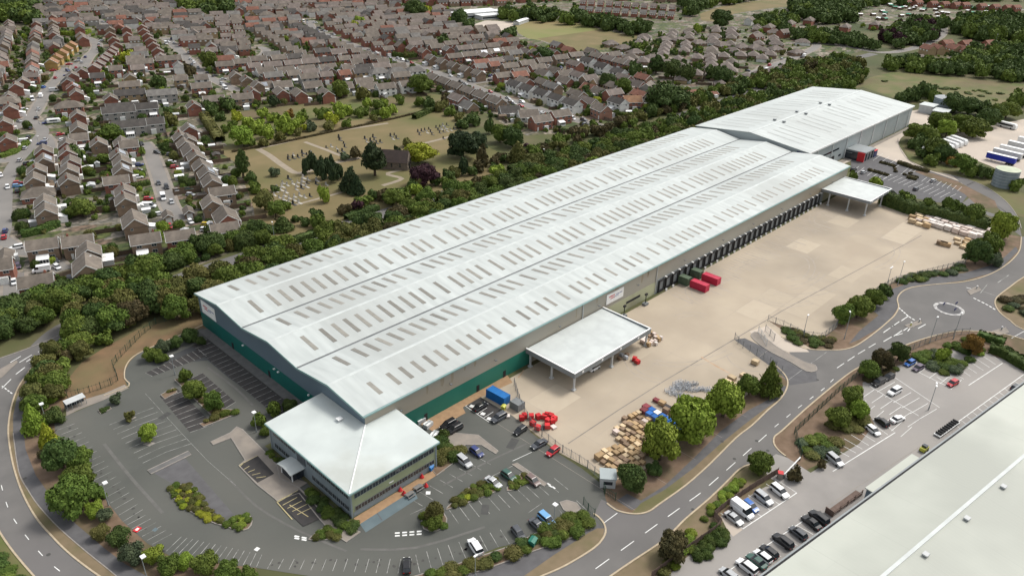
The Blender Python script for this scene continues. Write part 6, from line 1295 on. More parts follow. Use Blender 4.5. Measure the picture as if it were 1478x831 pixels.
# ranks that fill the rest of the estate
OCC = [(h['x'], h['y']) for h in HOUSES]
GRID = {}
def occ_add(x, y): GRID.setdefault((int(x//20), int(y//20)), []).append((x, y))
for p in OCC: occ_add(*p)
def free(x, y, d):
    i, j = int(x//20), int(y//20)
    return all(math.dist((x, y), q) > d for a in (-1, 0, 1) for b in (-1, 0, 1) for q in GRID.get((i+a, j+b), ()))
SEG = []
for pts, w_ in STREETS:
    for a, b in zip(pts, pts[1:]): SEG.append((a, b, w_))
SG = {}
for s in SEG:
    k = 5
    for t in range(k+1):
        x, y = s[0][0]+(s[1][0]-s[0][0])*t/k, s[0][1]+(s[1][1]-s[0][1])*t/k
        for a in (-1, 0, 1):
            for b in (-1, 0, 1): SG.setdefault((int(x//15)+a, int(y//15)+b), set()).add((s[0], s[1], s[2]))
def off_road(x, y, r=4.5):
    for a, b, w_ in SG.get((int(x//15), int(y//15)), ()):
        dx, dy = b[0]-a[0], b[1]-a[1]; L2 = dx*dx+dy*dy or 1; t = max(0, min(1, ((x-a[0])*dx+(y-a[1])*dy)/L2))
        if math.hypot(x-a[0]-dx*t, y-a[1]-dy*t) < w_+r: return False
    return True
KEEP = [PL(q) for q in ([(742, 34), (770, 29), (850, 26), (940, 44), (925, 56), (870, 74), (838, 78), (790, 62), (748, 52)], [(-20, 12), (40, 6), (54, 20), (50, 38), (0, 38), (-30, 36)], [(238, 2), (290, -4), (332, 4), (332, 24), (300, 30), (262, 18)], [(580, 10), (600, 4), (625, 10), (625, 24), (590, 26)], [(648, 14), (720, 8), (722, 30), (690, 46), (650, 42)], [(210, 104), (250, 104), (275, 110), (262, 116), (222, 122)], [(560, 168), (290, 172), (300, 158), (345, 150), (480, 146), (560, 142), (600, 134), (600, 110), (660, 160)], [(722, 16), (800, 14), (810, 34), (722, 36)], [(980, 14), (1100, -4), (1260, -14), (1250, 40), (1020, 34)])]
def rank(poly, ang, dl, dw, ty, mix, roofs, where, group):
    pw = PL(poly) if len(poly[0]) == 2 else poly; c, s = math.cos(R(ang)), math.sin(R(ang)); loc = [(x*c+y*s, -x*s+y*c) for x, y in pw]
    xs = [p[0] for p in loc]; ys = [p[1] for p in loc]; v = min(ys); r_ = 0
    while v < max(ys):
        u = min(xs)+random.uniform(0, dl)
        while u < max(xs):
            x, y = u*c-v*s, u*s+v*c; x += random.uniform(-.8, .8); y += random.uniform(-1.5, 1.5)
            if inside((x, y), pw) and free(x, y, 10.6) and off_road(x, y, 3.5) and not any(inside((x, y), k) for k in KEEP) and random.random() < .94:
                a = R(ang)+(math.pi/2 if random.random() < .2 else 0)+random.uniform(-.06, .06); t_ = pick(ty)
                HOUSES.append(dict(x=x, y=y, a=a, ty=t_, wall=pick(mix), roof=pick(roofs), label=where, solar=0, group=group, name='house', cat='house', far=1)); occ_add(x, y)
            u += dl
        v += dw[r_ % 2]; r_ += 1
MX = (('rd', 4), ('br', 3), ('bf', 1), ('wh', .8), ('gy', 1)); RF = (('b', 4), ('p', 3), ('d', 1.3), ('r', 1), ('g', 1))
rank([(-60, 130), (60, 120), (130, 110), (140, 40), (60, 42), (-60, 40)], 72, 12.6, (13, 20), (('semi', 3), ('det', 2)), MX, RF, 'small brick house among the close ranks left of the winding road', 'houses left of the winding road')
rank([(130, 130), (260, 110), (360, 100), (360, 30), (140, 30), (120, 100)], -20, 12.6, (13, 20), (('semi', 3), ('det', 2)), MX, RF, 'small brick house among the closes round the curved cul de sac', 'houses round the curved cul de sac')
rank([(360, 130), (480, 128), (600, 125), (560, 90), (440, 40), (360, 30)], -16, 12.6, (13, 21), (('semi', 3), ('det', 2), ('gab', 1)), MX, RF, 'small house between the long street and the thicket', 'houses below the long street')
rank([(440, 30), (560, 72), (640, 94), (760, 136), (740, 60), (640, 20), (450, 20)], -14, 12.6, (13, 20), (('semi', 3), ('det', 1)), MX, RF, 'small house between the long street and the school', 'houses above the long street')
rank([(640, 160), (740, 165), (860, 176), (960, 150), (900, 80), (760, 70), (740, 130)], -101, 12.6, (13, 22), (('semi', 3), ('gab', 2)), MX, RF, 'small house between the grave field and the ring road', 'houses right of the grave field')
rank([(880, 84), (1000, 120), (1080, 104), (1180, 60), (1090, 40), (940, 52)], 30, 16.5, (15, 23), (('bun', 1),), (('br', 3), ('bf', 2), ('wh', 1)), (('p', 3), ('b', 2)), 'small hip roofed bungalow with pale sheds round it', 'bungalows of the far estate')
rank([(-300, 40), (-300, -20), (200, -25), (700, -20), (720, 14), (560, 40), (200, 40)], -20, 13.4, (15, 23), (('semi', 4), ('hip', 1)), MX, RF, 'distant small house along the top of the picture', 'distant houses along the top')
rank([(700, 10), (720, -25), (1000, -30), (980, 6), (860, 0)], -20, 16, (18, 28), (('semi', 1),), MX, RF, 'distant small house along the top of the picture', 'distant houses along the top')
rank([(0, 345), (30, 340), (90, 340), (160, 300), (150, 210), (120, 195), (60, 200), (30, 250)], 72, 14, (15, 26), (('det', 1),), MX, (('b', 1),), 'brown roofed house in the nearest left block', 'houses of the nearest left block')
def hshow(h): return 1/(h['x']**2+h['y']**2+HC**2)
def hin(h): u, v = proj(h['x'], h['y'], 4); return -25 < u < 1503 and -12 < v < 860
HOUSES = sorted([h for h in HOUSES if hin(h)], key=hshow, reverse=True)
HPI = math.pi/2
def cons_me():
    mb = MB(); mb.box(-1.9, -2.9, 0, 1.9, -.01, 2.1, 0); mb.mesh([(-2, -3, 2.1), (2, -3, 2.1), (2, 0, 2.9), (-2, 0, 2.9)], [(0, 1, 2, 3)], 0)
    for k in range(4): mb.box(-1.8+k*.92, -2.93, .8, -1.05+k*.92, -2.901, 1.95, 1)
    return mb.me('conservatory', [M['whitep'], M['glass']])
CH = box_me('ch', 'chimney', WM['rd'], (-.35, -.35, 0, .35, .35, 1.3), (-.2, -.2, 1.3, .2, .2, 1.6))
def put_house(h, i):
    L, W, e, r, hip = TYPES[h['ty']]; d = math.hypot(h['x'], h['y']); lod = 0 if d < 480 else (1 if d < 640 else 2)
    rt = empty(h['name'], (h['x'], h['y'], 0), h['a'], h['label'], h['cat'], h['group'])
    w_ = obj('wall', wall_me(L, W, e, r, hip), rt); w_.material_slots[0].link = 'OBJECT'; w_.material_slots[0].material = WM[h['wall']]
    rf = obj('roof', roof_me(L, W, e, r, hip), rt); rf.material_slots[0].link = 'OBJECT'; rf.material_slots[0].material = RM[h['roof']]
    if not hip and lod < 2:
        for s in (-1, 1): o = obj('verge_board', verge_me(L, W, e, r), rt); o.location = (s*(L/2+.34), 0, 0)
    if h['ty'] == 'gar':
        o = obj('garage_door', box_me('gd', 'garage_door', M['upvc'], (0, -1.1, .05, .06, 1.1, 2.1)), rt); o.location = (L/2, 0, 0); o = obj('garage_door', o.data, rt); o.location = (-L/2-.06, 0, 0); return
    if r > 7 and i % 3 == 0: o = obj('chimney', CH, rf); o.location = (L*.3*random.choice((-1, 1)), .6, r-.7)
    if h['solar'] and not hip:
        sl = math.atan2(r-e, W/2); m_ = box_me('sp', 'solar_panel', M['solar'], (-2.6, -1.5, 0, 2.6, 1.5, .08)); o = obj('solar_panel', m_, rt); o.location = (0, W/4*(-1), (e+r)/2+.2); o.rotation_euler = (sl, 0, 0)
    if h['ty'] in ('det', 'semi', 'wid', 'ter', 'big', 'hip') and (i*7) % 10 < 4 and lod < 2:
        sd = -1 if math.sin(h['a']-HPI) < 0 or i % 4 else 1; cv = hm(('cons',), cons_me); o = obj('conservatory', cv, rt); o.location = (random.uniform(-.25, .25)*L, sd*W/2, 0); o.rotation_euler = (0, 0, 0 if sd < 0 else math.pi)
    elif h['ty'] != 'bun' and lod < 2: o = obj('porch', box_me('por', 'porch', M['upvc'], (-1.3, -1.3, 0, 1.3, -.01, 2.5)), rt); o.location = (random.uniform(-.2, .2)*L, -W/2, 0)
    for sd in (-1, 1):
        if lod == 0: o = obj('fascia', box_me(('fa', L, hip), 'fascia', M['upvc'], (-L/2-.3, -.06, -.2, L/2+.3, .0, .02)), rt); sl_ = (r-e)/(W/2); o.location = (0, sd*(W/2+.41)+(.06 if sd > 0 else 0), e-sl_*.4+.02)
    wn_ = win2(1.7, 1.3)
    zs = (3.35,) if lod == 2 and e > 4 else ((3.35, 1.0) if e > 4 else (.95,))
    n = 2 if L < 10 else (4 if L > 12.5 else 3)
    if lod == 2: n = min(n, 3)
    for s in (-1, 1):
        # only the faces the photo can see are glazed in the far ranks
        if lod and (math.sin(h['a']+(-math.pi/2 if s < 0 else math.pi/2))*1.0 > .35): continue
        for z in zs:
            for k in range(n):
                if z < 2 and k == 0 and e > 4 and lod == 0:
                    o = obj('door', box_me('door', 'door', M['upvc'], (-.45, -.07, 0, .45, 0, 2.05)), rt); o.location = (-L/2+L*(k+.5)/n, s*W/2, .05); o.rotation_euler = (0, 0, 0 if s < 0 else math.pi); continue
                o = obj('window', wn_, rt); o.location = (-L/2+L*(k+.5)/n, s*W/2, z); o.rotation_euler = (0, 0, 0 if s < 0 else math.pi)
    if lod == 0 and e > 4 and not hip:
        for s in (-1, 1):
            o = obj('window', win2(.9, 1.0), rt); o.location = (s*L/2, W*.18, 3.5); o.rotation_euler = (0, 0, math.pi/2*s)
hk = HOUSES[:299]; hr_ = HOUSES[299:]
for i, h in enumerate(hk): put_house(h, i)
if hr_:
    mb = MB(); wk = list(WM); rk = list(RM); mats = [WM[k] for k in wk]+[RM[k] for k in rk]+[M['upvc']]
    for h in hr_:
        L, W, e, r, hip = TYPES[h['ty']]; c, s = math.cos(h['a']), math.sin(h['a'])
        for me, mi in ((wall_me(L, W, e, r, hip), wk.index(h['wall'])), (roof_me(L, W, e, r, hip), len(wk)+rk.index(h['roof']))):
            vs_ = [(v.co.x*c-v.co.y*s+h['x'], v.co.x*s+v.co.y*c+h['y'], v.co.z) for v in me.vertices]; mb.mesh(vs_, [tuple(p.vertices) for p in me.polygons], mi)
        for k in range(3):
            for sd_ in (-1, 1):
                x0 = -L/2+L*(k+.5)/3; b_ = MB(); b_.box(x0-.7, sd_*W/2-.05, e*.66, x0+.7, sd_*W/2+.05, e*.66+1.1); mb.mesh([(v[0]*c-v[1]*s+h['x'], v[0]*s+v[1]*c+h['y'], v[2]) for v in b_.v], b_.f, len(wk)+len(rk))
    tag(mb.build('distant_houses', mats), kind='stuff')
print('houses', len(HOUSES))
# white school with flat roofs
x, y = P(690, 24); e = empty('school_building', (x, y, 0), R(-10), 'white flat roofed school building beyond the trees', 'school')
for k, (a, b, c, d, h) in enumerate([(-30, -8, 22, 12, 5), (-10, -22, 34, -8.5, 3.6), (22.5, -6, 44, 8, 4)]):
    mb = MB(); mb.box(a, b, 0, c, d, h); mb.build('wall', M['steel'], e); mb = MB(); mb.box(a-.5, b-.5, h, c+.5, d+.5, h+.4); mb.build('flat_roof', M['whitep'], e)
    mb = MB(); mb.box(a+1, b-.1, 1, c-1, b-.02, 2.4); mb.build('window_band', M['glass'], e)
sheet('school_yard', [(672, 40), (700, 30), (745, 32), (740, 44), (700, 48)], .02, M['concrete2'])
x, y = P(752, 34); e = empty('pavilion', (x, y, 0), R(20), 'long white roofed pavilion at the corner of the playing field', 'pavilion')
mb = MB(); mb.box(-12, -3, 0, 12, 3, 3); mb.build('wall', M['steel'], e); mb = MB(); mb.mesh([(-12.4, -3.4, 3), (12.4, -3.4, 3), (12.4, 0, 4.2), (-12.4, 0, 4.2), (12.4, 3.4, 3), (-12.4, 3.4, 3)], [(0, 1, 2, 3), (3, 2, 4, 5), (0, 5, 4, 1)]); mb.build('roof', M['whitep'], e)
# chapel
x, y = P(570, 242); e = empty('chapel', (x, y, 0), R(-52), 'small stone chapel with steep dark roof in the cemetery', 'chapel')
WMs = mat('rubble stone', (.2, .16, .13), (.13, .105, .085), .95, 1.2, 8)
mb = MB(); mb.mesh([(-7, -3.4, 0), (7, -3.4, 0), (7, 3.4, 0), (-7, 3.4, 0), (-7, -3.4, 4), (7, -3.4, 4), (7, 3.4, 4), (-7, 3.4, 4), (-7, 0, 8.4), (7, 0, 8.4)], [(0,1,5,4),(2,3,7,6),(1,2,6,9,5),(3,0,4,8,7)]); mb.build('wall', WMs, e)
mb = MB(); mb.mesh([(-7.3, -3.8, 3.6), (7, -3.8, 3.6), (7, 0, 8.7), (-7.3, 0, 8.7), (7, 3.8, 3.6), (-7.3, 3.8, 3.6)], [(0, 1, 2, 3), (3, 2, 4, 5)]); mb.build('roof', mat('old dark tiles', (.085, .062, .055), (.065, .05, .045), .9, .8, 6), e)
mb = MB(); mb.box(7, -1, 0, 7.12, 1, 2.6); mb.tube((7, 0, 2.6), (7.12, 0, 2.6), 1, n=16); mb.build('doorway', M['dark'], e)
for y_ in (-2.2, 2.2): mb = MB(); mb.box(7, y_-.3, 2, 7.1, y_+.3, 4); mb.build('window', M['glass'], e)
for k in range(3): mb = MB(); mb.box(-5+k*4, -3.5, 1.4, -4.3+k*4, -3.4, 3.2); mb.build('window', M['glass'], e)
# ------------------------------------------------------------------ conservatories, sheds, garden fences, garden bushes
M['shedw'] = mat('shed timber', (.17, .12, .08), (.12, .09, .065), .9, 1, 5, rand=.2); M['fencew'] = mat('garden fence timber', (.14, .095, .065), (.1, .075, .055), .9, .6, 5, rand=.25)
SHC = [M['whitep'], M['steel'], M['upvc'], M['shedw'], M['fencew'], RM['g']]
sh_w = box_me('shw', 'wall', M['shedw'], (-1.5, -1.2, 0, 1.5, 1.2, 2.0)); 
def shed_roof():
    mb = MB(); mb.mesh([(-1.65, -1.4, 1.95), (1.65, -1.4, 1.95), (1.65, 0, 2.5), (-1.65, 0, 2.5), (1.65, 1.4, 1.95), (-1.65, 1.4, 1.95)], [(0, 1, 2, 3), (3, 2, 4, 5)]); return mb.me('roof', M['steel'])
sh_r = hm('shr', shed_roof)
n_sh = 0; n_b = 0
BUSH = []
for i, h in enumerate(HOUSES[:330]):
    L, W, e_, r_, hip = TYPES[h['ty']]; d = math.hypot(h['x'], h['y'])
    if h['ty'] == 'gar': continue
    for k in range(2 if d < 640 else 1):
        if n_sh >= 298 or random.random() < .25: continue
        s = random.choice((-1, 1)); a = h['a']; t = random.uniform(-L*.5, L*.5); o_ = s*(W/2+random.uniform(1.6, 9)) if k else s*(W/2+1.5)
        x, y = h['x']+t*math.cos(a)-o_*math.sin(a), h['y']+t*math.sin(a)+o_*math.cos(a)
        if not off_road(x, y, 1.5) or not free(x, y, 4.6) or not (inside((x, y), GARDENS) if 'GARDENS' in globals() else True): continue
        sc = random.uniform(.8, 1.5); white = random.random() < .5
        w0 = 'white roofed garden shed or lean-to behind the houses' if white else 'brown garden shed behind the houses'
        e = empty('garden_shed', (x, y, 0), a+random.choice((0, math.pi/2)), w0, 'shed', 'white garden sheds of the estate' if white else 'brown garden sheds of the estate'); e.scale = (sc, sc, random.uniform(.85, 1.1))
        w_ = obj('wall', sh_w, e); w_.material_slots[0].link = 'OBJECT'; w_.material_slots[0].material = M['steel'] if white else M['shedw']
        q = obj('roof', sh_r, e); q.material_slots[0].link = 'OBJECT'; q.material_slots[0].material = random.choice([M['whitep'], M['whitep'], M['steel']]) if white else random.choice([M['shedw'], RM['g'], RM['d']]); n_sh += 1
for h in HOUSES:
    d = math.hypot(h['x'], h['y']); L, W = TYPES[h['ty']][:2]
    for k in range(7 if d < 700 else 4):
        a = random.uniform(0, 6.28); rr = random.uniform(7, 15); x, y = h['x']+rr*math.cos(a), h['y']+rr*math.sin(a)
        if off_road(x, y, .5) and free(x, y, 6.2): BUSH.append(dict(x=x, y=y, **random.choice([dict(r=1.1, h=1.6), dict(r=1.5, h=2.2), dict(r=1.9, h=2.6), dict(r=1.3, h=1.8), dict(r=2.6, h=4.4)]), k=pick((('m', 3), ('d', 3), ('l', 1), ('o', 1.5), ('h', 2))), s='low', label='rounded green bush in a back garden of the estate', group='garden bushes of the estate', cat='shrub'))
BUSH.sort(key=show, reverse=True)
for i, t in enumerate(BUSH[:200]):
    o = obj('garden_bush', CR[('low', i % 3)]); o.location = (t['x'], t['y'], 0); o.rotation_euler = (0, 0, random.uniform(0, 6.28)); o.scale = (t['r'], t['r'], t['h']); o.material_slots[0].link = 'OBJECT'; o.material_slots[0].material = LF[t['k']]; tag(o, t['label'], 'bush', t['group'])
merge(BUSH[200:], 'distant_garden_planting', CRF)
# low garden fences between the plots
fm = box_me('gf', 'fence_panel', M['fencew'], (-5.5, -.05, .05, 5.5, .05, 1.75)); fp_ = box_me('gfp', 'fence_post', M['fencew'], (-.07, -.07, 0, .07, .07, 1.9))
nf = 0
for h in HOUSES[:260]:
    if h['ty'] == 'gar' or nf > 296: continue
    L, W = TYPES[h['ty']][:2]
    for s in (-1, 1):
        a = h['a']; o_ = s*(W/2+6.2); t = L/2*random.choice((-1, 1)); x, y = h['x']+t*math.cos(a)-o_*math.sin(a), h['y']+t*math.sin(a)+o_*math.cos(a)
        if not off_road(x, y, 4) or not free(x, y, 6.5): continue
        e = empty('garden_fence', (x, y, 0), a+math.pi/2, 'brown timber fence between two back gardens', 'fence', 'garden fences of the estate'); obj('fence_panel', fm, e)
        for k in (-5.5, 0, 5.5):
            p_ = obj('fence_post', fp_, e); p_.location = (k, 0, 0)
        nf += 1
print('sheds', n_sh, 'bushes', len(BUSH), 'fences', nf)
# ------------------------------------------------------------------ vehicles
def paint(name, c, rough=.28): return mat(name, c, tuple(x*.93 for x in c), rough, 2, 2, spec=.55)
CP = {'black': paint('black car paint', (.012, .012, .014)), 'grey': paint('dark grey car paint', (.07, .075, .085)), 'silver': paint('silver car paint', (.42, .43, .44)), 'white': paint('white car paint', (.8, .8, .8)), 'red': paint('red car paint', (.45, .02, .03)), 'blue': paint('blue car paint', (.02, .12, .42)), 'navy': paint('navy car paint', (.03, .045, .16)), 'green': paint('dark green car paint', (.03, .09, .07)), 'brown': paint('brown car paint', (.16, .11, .1)), 'yellow': paint('yellow car paint', (.55, .4, .03)), 'purple': paint('dark purple car paint', (.09, .06, .1)), 'lblue': paint('pale blue car paint', (.15, .35, .6))}
M['carglass'] = mat('car glass', (.012, .015, .018), (.02, .024, .028), .08, 1, 2, spec=.8); M['lampw'] = mat('clear lamp lens', (.75, .75, .72), rough=.2); M['lampr'] = mat('red lamp lens', (.35, .01, .01), rough=.3); M['hub'] = mat('alloy wheel rim', (.35, .35, .36), rough=.4, metal=.5)
def loft(mb, secs, mi=0):
    """secs: list of (x, [(y, z)...]) rings, closed at both ends"""
    n = len(secs[0][1]); base = len(mb.v)
    for x, ring in secs: mb.v += [(x, y, z) for y, z in ring]
    for i in range(len(secs)-1):
        for j in range(n): a, b = base+i*n+j, base+i*n+(j+1) % n; mb.f.append((a, b, b+n, a+n)); mb.m.append(mi)
    mb.f.append(tuple(base+j for j in range(n-1, -1, -1))); mb.m.append(mi); mb.f.append(tuple(base+(len(secs)-1)*n+j for j in range(n))); mb.m.append(mi)
def ring(w_, z0, z1, r=.12):
    return [(-w_+r*.4, z0), (w_-r*.4, z0), (w_, z0+r), (w_, z1-r*1.2), (w_-r, z1), (-w_+r, z1), (-w_, z1-r*1.2), (-w_, z0+r)][::-1]
def car_proto(kind):
    rt = bpy.data.objects.new('parked_car', None); KIDS[rt.name] = []
    S = {'hatch': (4.1, .87, 1.47), 'saloon': (4.6, .9, 1.44), 'suv': (4.7, .94, 1.72), 'van': (5.6, 1.0, 2.35)}[kind]; L, w_, h = S; a = L/2
    belt = {'van': 1.25, 'suv': 1.05}.get(kind, .92)
    mb = MB(); loft(mb, [(-a, ring(w_*.82, .38, belt*.78)), (-a+.12, ring(w_*.93, .28, belt*.96)), (-a+.7, ring(w_, .22, belt)), (0, ring(w_, .2, belt+.02)), (a-1.35, ring(w_, .22, belt)), (a-.5, ring(w_*.97, .24, belt*.86)), (a-.08, ring(w_*.88, .28, belt*.72)), (a, ring(w_*.74, .36, belt*.6))])
    def ob(mb, nm, m, sm=False):
        o = bpy.data.objects.new(nm, mb.me(nm, m, sm)); o.parent = rt; KIDS[rt.name].append(o); return o
    b = ob(mb, 'body', CP['white']); b.material_slots[0].link = 'OBJECT'
    x0, x1, x2, x3 = {'hatch': (-a+.12, -a+.55, .35, 1.15), 'saloon': (-a+.75, -a+1.4, .35, 1.15), 'suv': (-a+.1, -a+.4, .5, 1.25), 'van': (-a+.05, -a+.15, 1.35, 2.05)}[kind]
    g = MB(); gl = lambda x, ww, z: [(x, -ww, z), (x, ww, z)]
    tb, tw = w_*.9, w_*.74 if kind != 'van' else w_*.93
    g.mesh([(x0, -tb, belt-.03), (x0, tb, belt-.03), (x3, tb, belt-.03), (x3, -tb, belt-.03), (x1, -tw, h-.05), (x1, tw, h-.05), (x2, tw, h-.05), (x2, -tw, h-.05)], [(0,4,5,1),(1,5,6,2),(2,6,7,3),(3,7,4,0)])
    ob(g, 'windows', M['carglass'])
    r_ = MB(); r_.mesh([(x1-.06, -tw-.02, h-.07), (x1-.06, tw+.02, h-.07), (x2+.06, tw+.02, h-.07), (x2+.06, -tw-.02, h-.07), (x1+.08, -tw+.1, h), (x1+.08, tw-.1, h), (x2-.1, tw-.1, h), (x2-.1, -tw+.1, h)], [(0,1,5,4)[::-1],(1,2,6,5)[::-1],(2,3,7,6)[::-1],(3,0,4,7)[::-1],(4,5,6,7)[::-1]])
    if kind == 'van':
        for s in (-1, 1): r_.mesh([(x0, s*tb*1.01, belt-.03), (.7, s*tb*1.01, belt-.03), (.7, s*(tw+.02), h-.06), (x1, s*(tw+.02), h-.06)], [(0,1,2,3)])
        r_.mesh([(x0-.02, -tb, belt-.03), (x0-.02, tb, belt-.03), (x1-.04, tw, h-.06), (x1-.04, -tw, h-.06)], [(0,1,2,3)])
    r = ob(r_, 'roof', CP['white']); r.material_slots[0].link = 'OBJECT'
    for x in (-a+.85, a-.85):
        for s in (-1, 1):
            m_ = MB(); m_.tube((x, s*(w_-.2), .33), (x, s*(w_+.01), .33), .33, n=14); wl_ = ob(m_, 'wheel', M['rubber'])
    for s in (-1, 1):
        m_ = MB(); m_.box(a-.16, s*w_*.62-.16, belt*.58, a+.015, s*w_*.62+.16, belt*.58+.14); ob(m_, 'headlight', M['lampw'])
        m_ = MB(); m_.box(-a-.015, s*w_*.68-.13, belt*.62, -a+.1, s*w_*.68+.13, belt*.62+.2); ob(m_, 'tail_light', M['lampr'])
    return rt
CARP = {k: car_proto(k) for k in ('hatch', 'saloon', 'suv', 'van')}
def car(u, v, du, dv, col_, kind='hatch', label=None, group=None, xy=None, ang=None, z=.05):
    if xy is None:
        x, y = P(u, v, .5); x2, y2 = P(u+du, v+dv, .5); ang = math.atan2(y2-y, x2-x)
    else: x, y = xy
    src = CARP[kind]; rt = src.copy(); col.objects.link(rt); rt.location = (x, y, z); rt.rotation_euler = (0, 0, ang); rt.name = 'van' if kind == 'van' else 'parked_car'
    for ch in KIDS[src.name]:
        c = ch.copy(); col.objects.link(c); c.parent = rt
        if c.name.split('.')[0] in ('body', 'roof'): c.material_slots[0].material = CP[col_]
    return tag(rt, label, 'van' if kind == 'van' else 'car', group)
NEAR = [(647,613,-20,11,'black','suv','black car beside the office shrubs, nearer the wall of two'),(656,619,-20,11,'black','suv','black car with pale load, in front of another black one by the office'),(693,587,20,-12,'black','saloon','black car in the marked bays against the green wall'),(720,603,-21,12,'grey','suv','blue grey car right of the marked white squares'),(751,621,-16,11,'black','hatch','black hatchback along the yard fence, between two greys'),(778,641,-18,10,'grey','saloon','grey saloon along the yard fence'),(798,651,-12,9,'red','hatch','small red car by the yard fence in the office car park'),
 (688,652,20,15,'navy','hatch','dark blue car below the pale footway'),(670,666,18,15,'silver','suv','silver grey car next to the office shrubs'),(734,686,17,12,'green','hatch','dark green car parked beside the short shrub island'),(712,696,20,14,'silver','saloon','silver saloon by the long shrub island'),(769,693,17,14,'brown','hatch','brownish silver car at the right end of the shrub island'),
 (789,750,18,16,'lblue','suv','pale blue and white car in the bottom bays, right of two'),(776,758,18,16,'grey','saloon','dark grey car beside the pale blue one in the bottom bays'),(748,769,14,18,'grey','hatch','grey green hatchback alone in the bottom bays'),(686,789,-14,-22,'white','suv','white car in the bottom row of bays'),(587,816,0,-20,'black','hatch','black car in the bottom row near the middle of the picture'),
 (1125,709,24,19,'white','suv','white estate car in the upper row of the lower car park'),(1102,719,24,19,'silver','suv','pale gold off roader in the upper row of the lower car park'),(1071,737,30,23,'white','van','tall white van between silver and blue cars'),(1083,730,24,19,'blue','hatch','bright blue car partly behind the white van'),(1059,748,26,20,'silver','saloon','silver saloon next to the white van'),
 (1182,747,-18,-14,'black','suv','black car closest to the brown rack'),(1171,754,-18,-14,'black','saloon','black car second from the brown rack'),(1152,769,-18,-14,'grey','hatch','grey car third from the brown rack'),(1130,781,-18,-14,'black','suv','black car fourth from the brown rack'),(1110,796,-18,-14,'black','hatch','black hatchback before the white one by the roof edge'),(1101,803,-18,-14,'white','hatch','white hatchback by the roof edge'),(1092,810,-18,-14,'green','saloon','dark teal car between two pale ones by the roof edge'),(1078,818,-18,-14,'white','suv','white car with grey roof by the roof edge'),(1052,829,-18,-14,'silver','hatch','silver car at the bottom edge of the lower car park'),
 (1313,524,-17,9,'blue','hatch','bright blue car at the top of the lower car park'),(1325,531,-17,9,'purple','hatch','purple grey car next to the bright blue one'),(1268,552,-17,9,'black','suv','black car left of another under the trees'),(1283,544,-17,9,'black','hatch','black car right of another under the trees'),(1291,565,-17,9,'white','suv','white car in the middle bays of the lower car park'),(1375,553,-17,9,'red','hatch','red car in the lower car park'),(1295,605,22,-9,'white','saloon','white saloon at the end of the middle bays'),(1273,609,-14,-11,'black','hatch','black car beside the white saloon'),(1260,621,18,14,'white','hatch','white car at the upper end of the white lined row'),(1205,664,18,15,'silver','suv','silver car under the thin tree'),(1467,559,16,-9,'grey','hatch','dark car at the right edge beside the roof'),
 (1232,245,14,-7,'black','suv','black car at the far corner of the long warehouse'),(1246,249,14,-7,'silver','hatch','silver car in the far car park near the building'),(1347,261,14,-7,'silver','hatch','silver car in the upper row of the far car park'),(1322,273,14,-7,'grey','hatch','grey car in the lower row of the far car park'),(650,273,18,-7,'white','hatch','white car on the ring road beyond the trees'),(857,531,-14,8,'white','hatch','white car parked under the loading canopy'),
 (11,270,2,10,'white','hatch','white car driving on the left street'),(38,236,12,-8,'black','hatch','black car parked at the top of the nearest left row'),(1,253,3,10,'white','hatch','white car at the left picture edge'),(26,264,10,-1,'red','hatch','red car on the drive of the third left house'),(25,268.5,10,-1,'lblue','hatch','pale blue car below the red one on the left drive'),(29,314,10,-2,'purple','hatch','purple car on the drive above the long hedge'),
 (227,220,8,2,'grey','hatch','dark car at the head of the middle street'),(246,223,9,-1,'grey','hatch','grey car on the first drive of the middle street'),(248,234,9,-1,'white','hatch','white car on a drive beside the middle street'),(252,241,9,-1,'red','hatch','dark red car below the white one on the drive'),(201,238,9,-1,'navy','hatch','blue car on the left drive of the middle street'),(199,246,9,-1,'silver','hatch','silver car on the left drive of the middle street'),(199,256,9,-1,'white','suv','white car on the left drive of the middle street'),(214,287,11,-1,'red','hatch','red car on a left drive near the parking court'),(215,298,14,0,'white','van','white van beside the green hedge of the middle street'),(230,309,8,-1,'white','hatch','white car beside the small left garage'),
 (271,265,11,-1,'silver','hatch','first silver car on the right drives of the middle street'),(272,273,11,-1,'green','hatch','green car on the right drives of the middle street'),(275,281,11,1,'silver','hatch','blue silver car on the right drives of the middle street'),(275,320,8,8,'white','hatch','white car in front of the middle garage'),(245,327,5,8,'red','hatch','dark red car in the parking court'),(298,324,9,0,'yellow','hatch','yellow car in the parking court'),(298,332,9,0,'white','suv','white car below the yellow one'),(225,338,12,-3,'navy','hatch','dark blue car behind the brown semi'),
 (60,390,-18,3,'white','van','long white van outside the brown semi'),(14,396,-12,1,'lblue','hatch','bright blue car in the left court'),(20,407,2,10,'white','hatch','white hatchback in the left court'),(26,384,4,10,'purple','hatch','dark purple car in the left court'),(101,404,2,10,'black','suv','black car with white load beside the large gabled house'),
 (63,126,8,-4,'blue','hatch','blue car on the winding road'),(47,144,2,9,'white','van','white van parked on the winding road'),(35,158,9,-1,'white','hatch','white car on a drive beside the winding road'),(87,194,11,-2,'red','hatch','red car on the drive below the big plain roof'),(91,202,11,-2,'white','hatch','white car below the red one on the drive'),(37,205,9,-1,'white','van','white van by the road fork'),(78,131,9,-1,'silver','van','silver van on the winding road verge'),(145,208,5,8,'red','hatch','small red car between the lower gables'),
 (102,404+30,0,0,'grey','hatch','')]
for q in NEAR:
    if q[6]: car(*q[:7])
x, y = P(78, 178); e = empty('caravan', (x, y, 0), R(-20), 'white touring caravan beside the winding road', 'caravan')
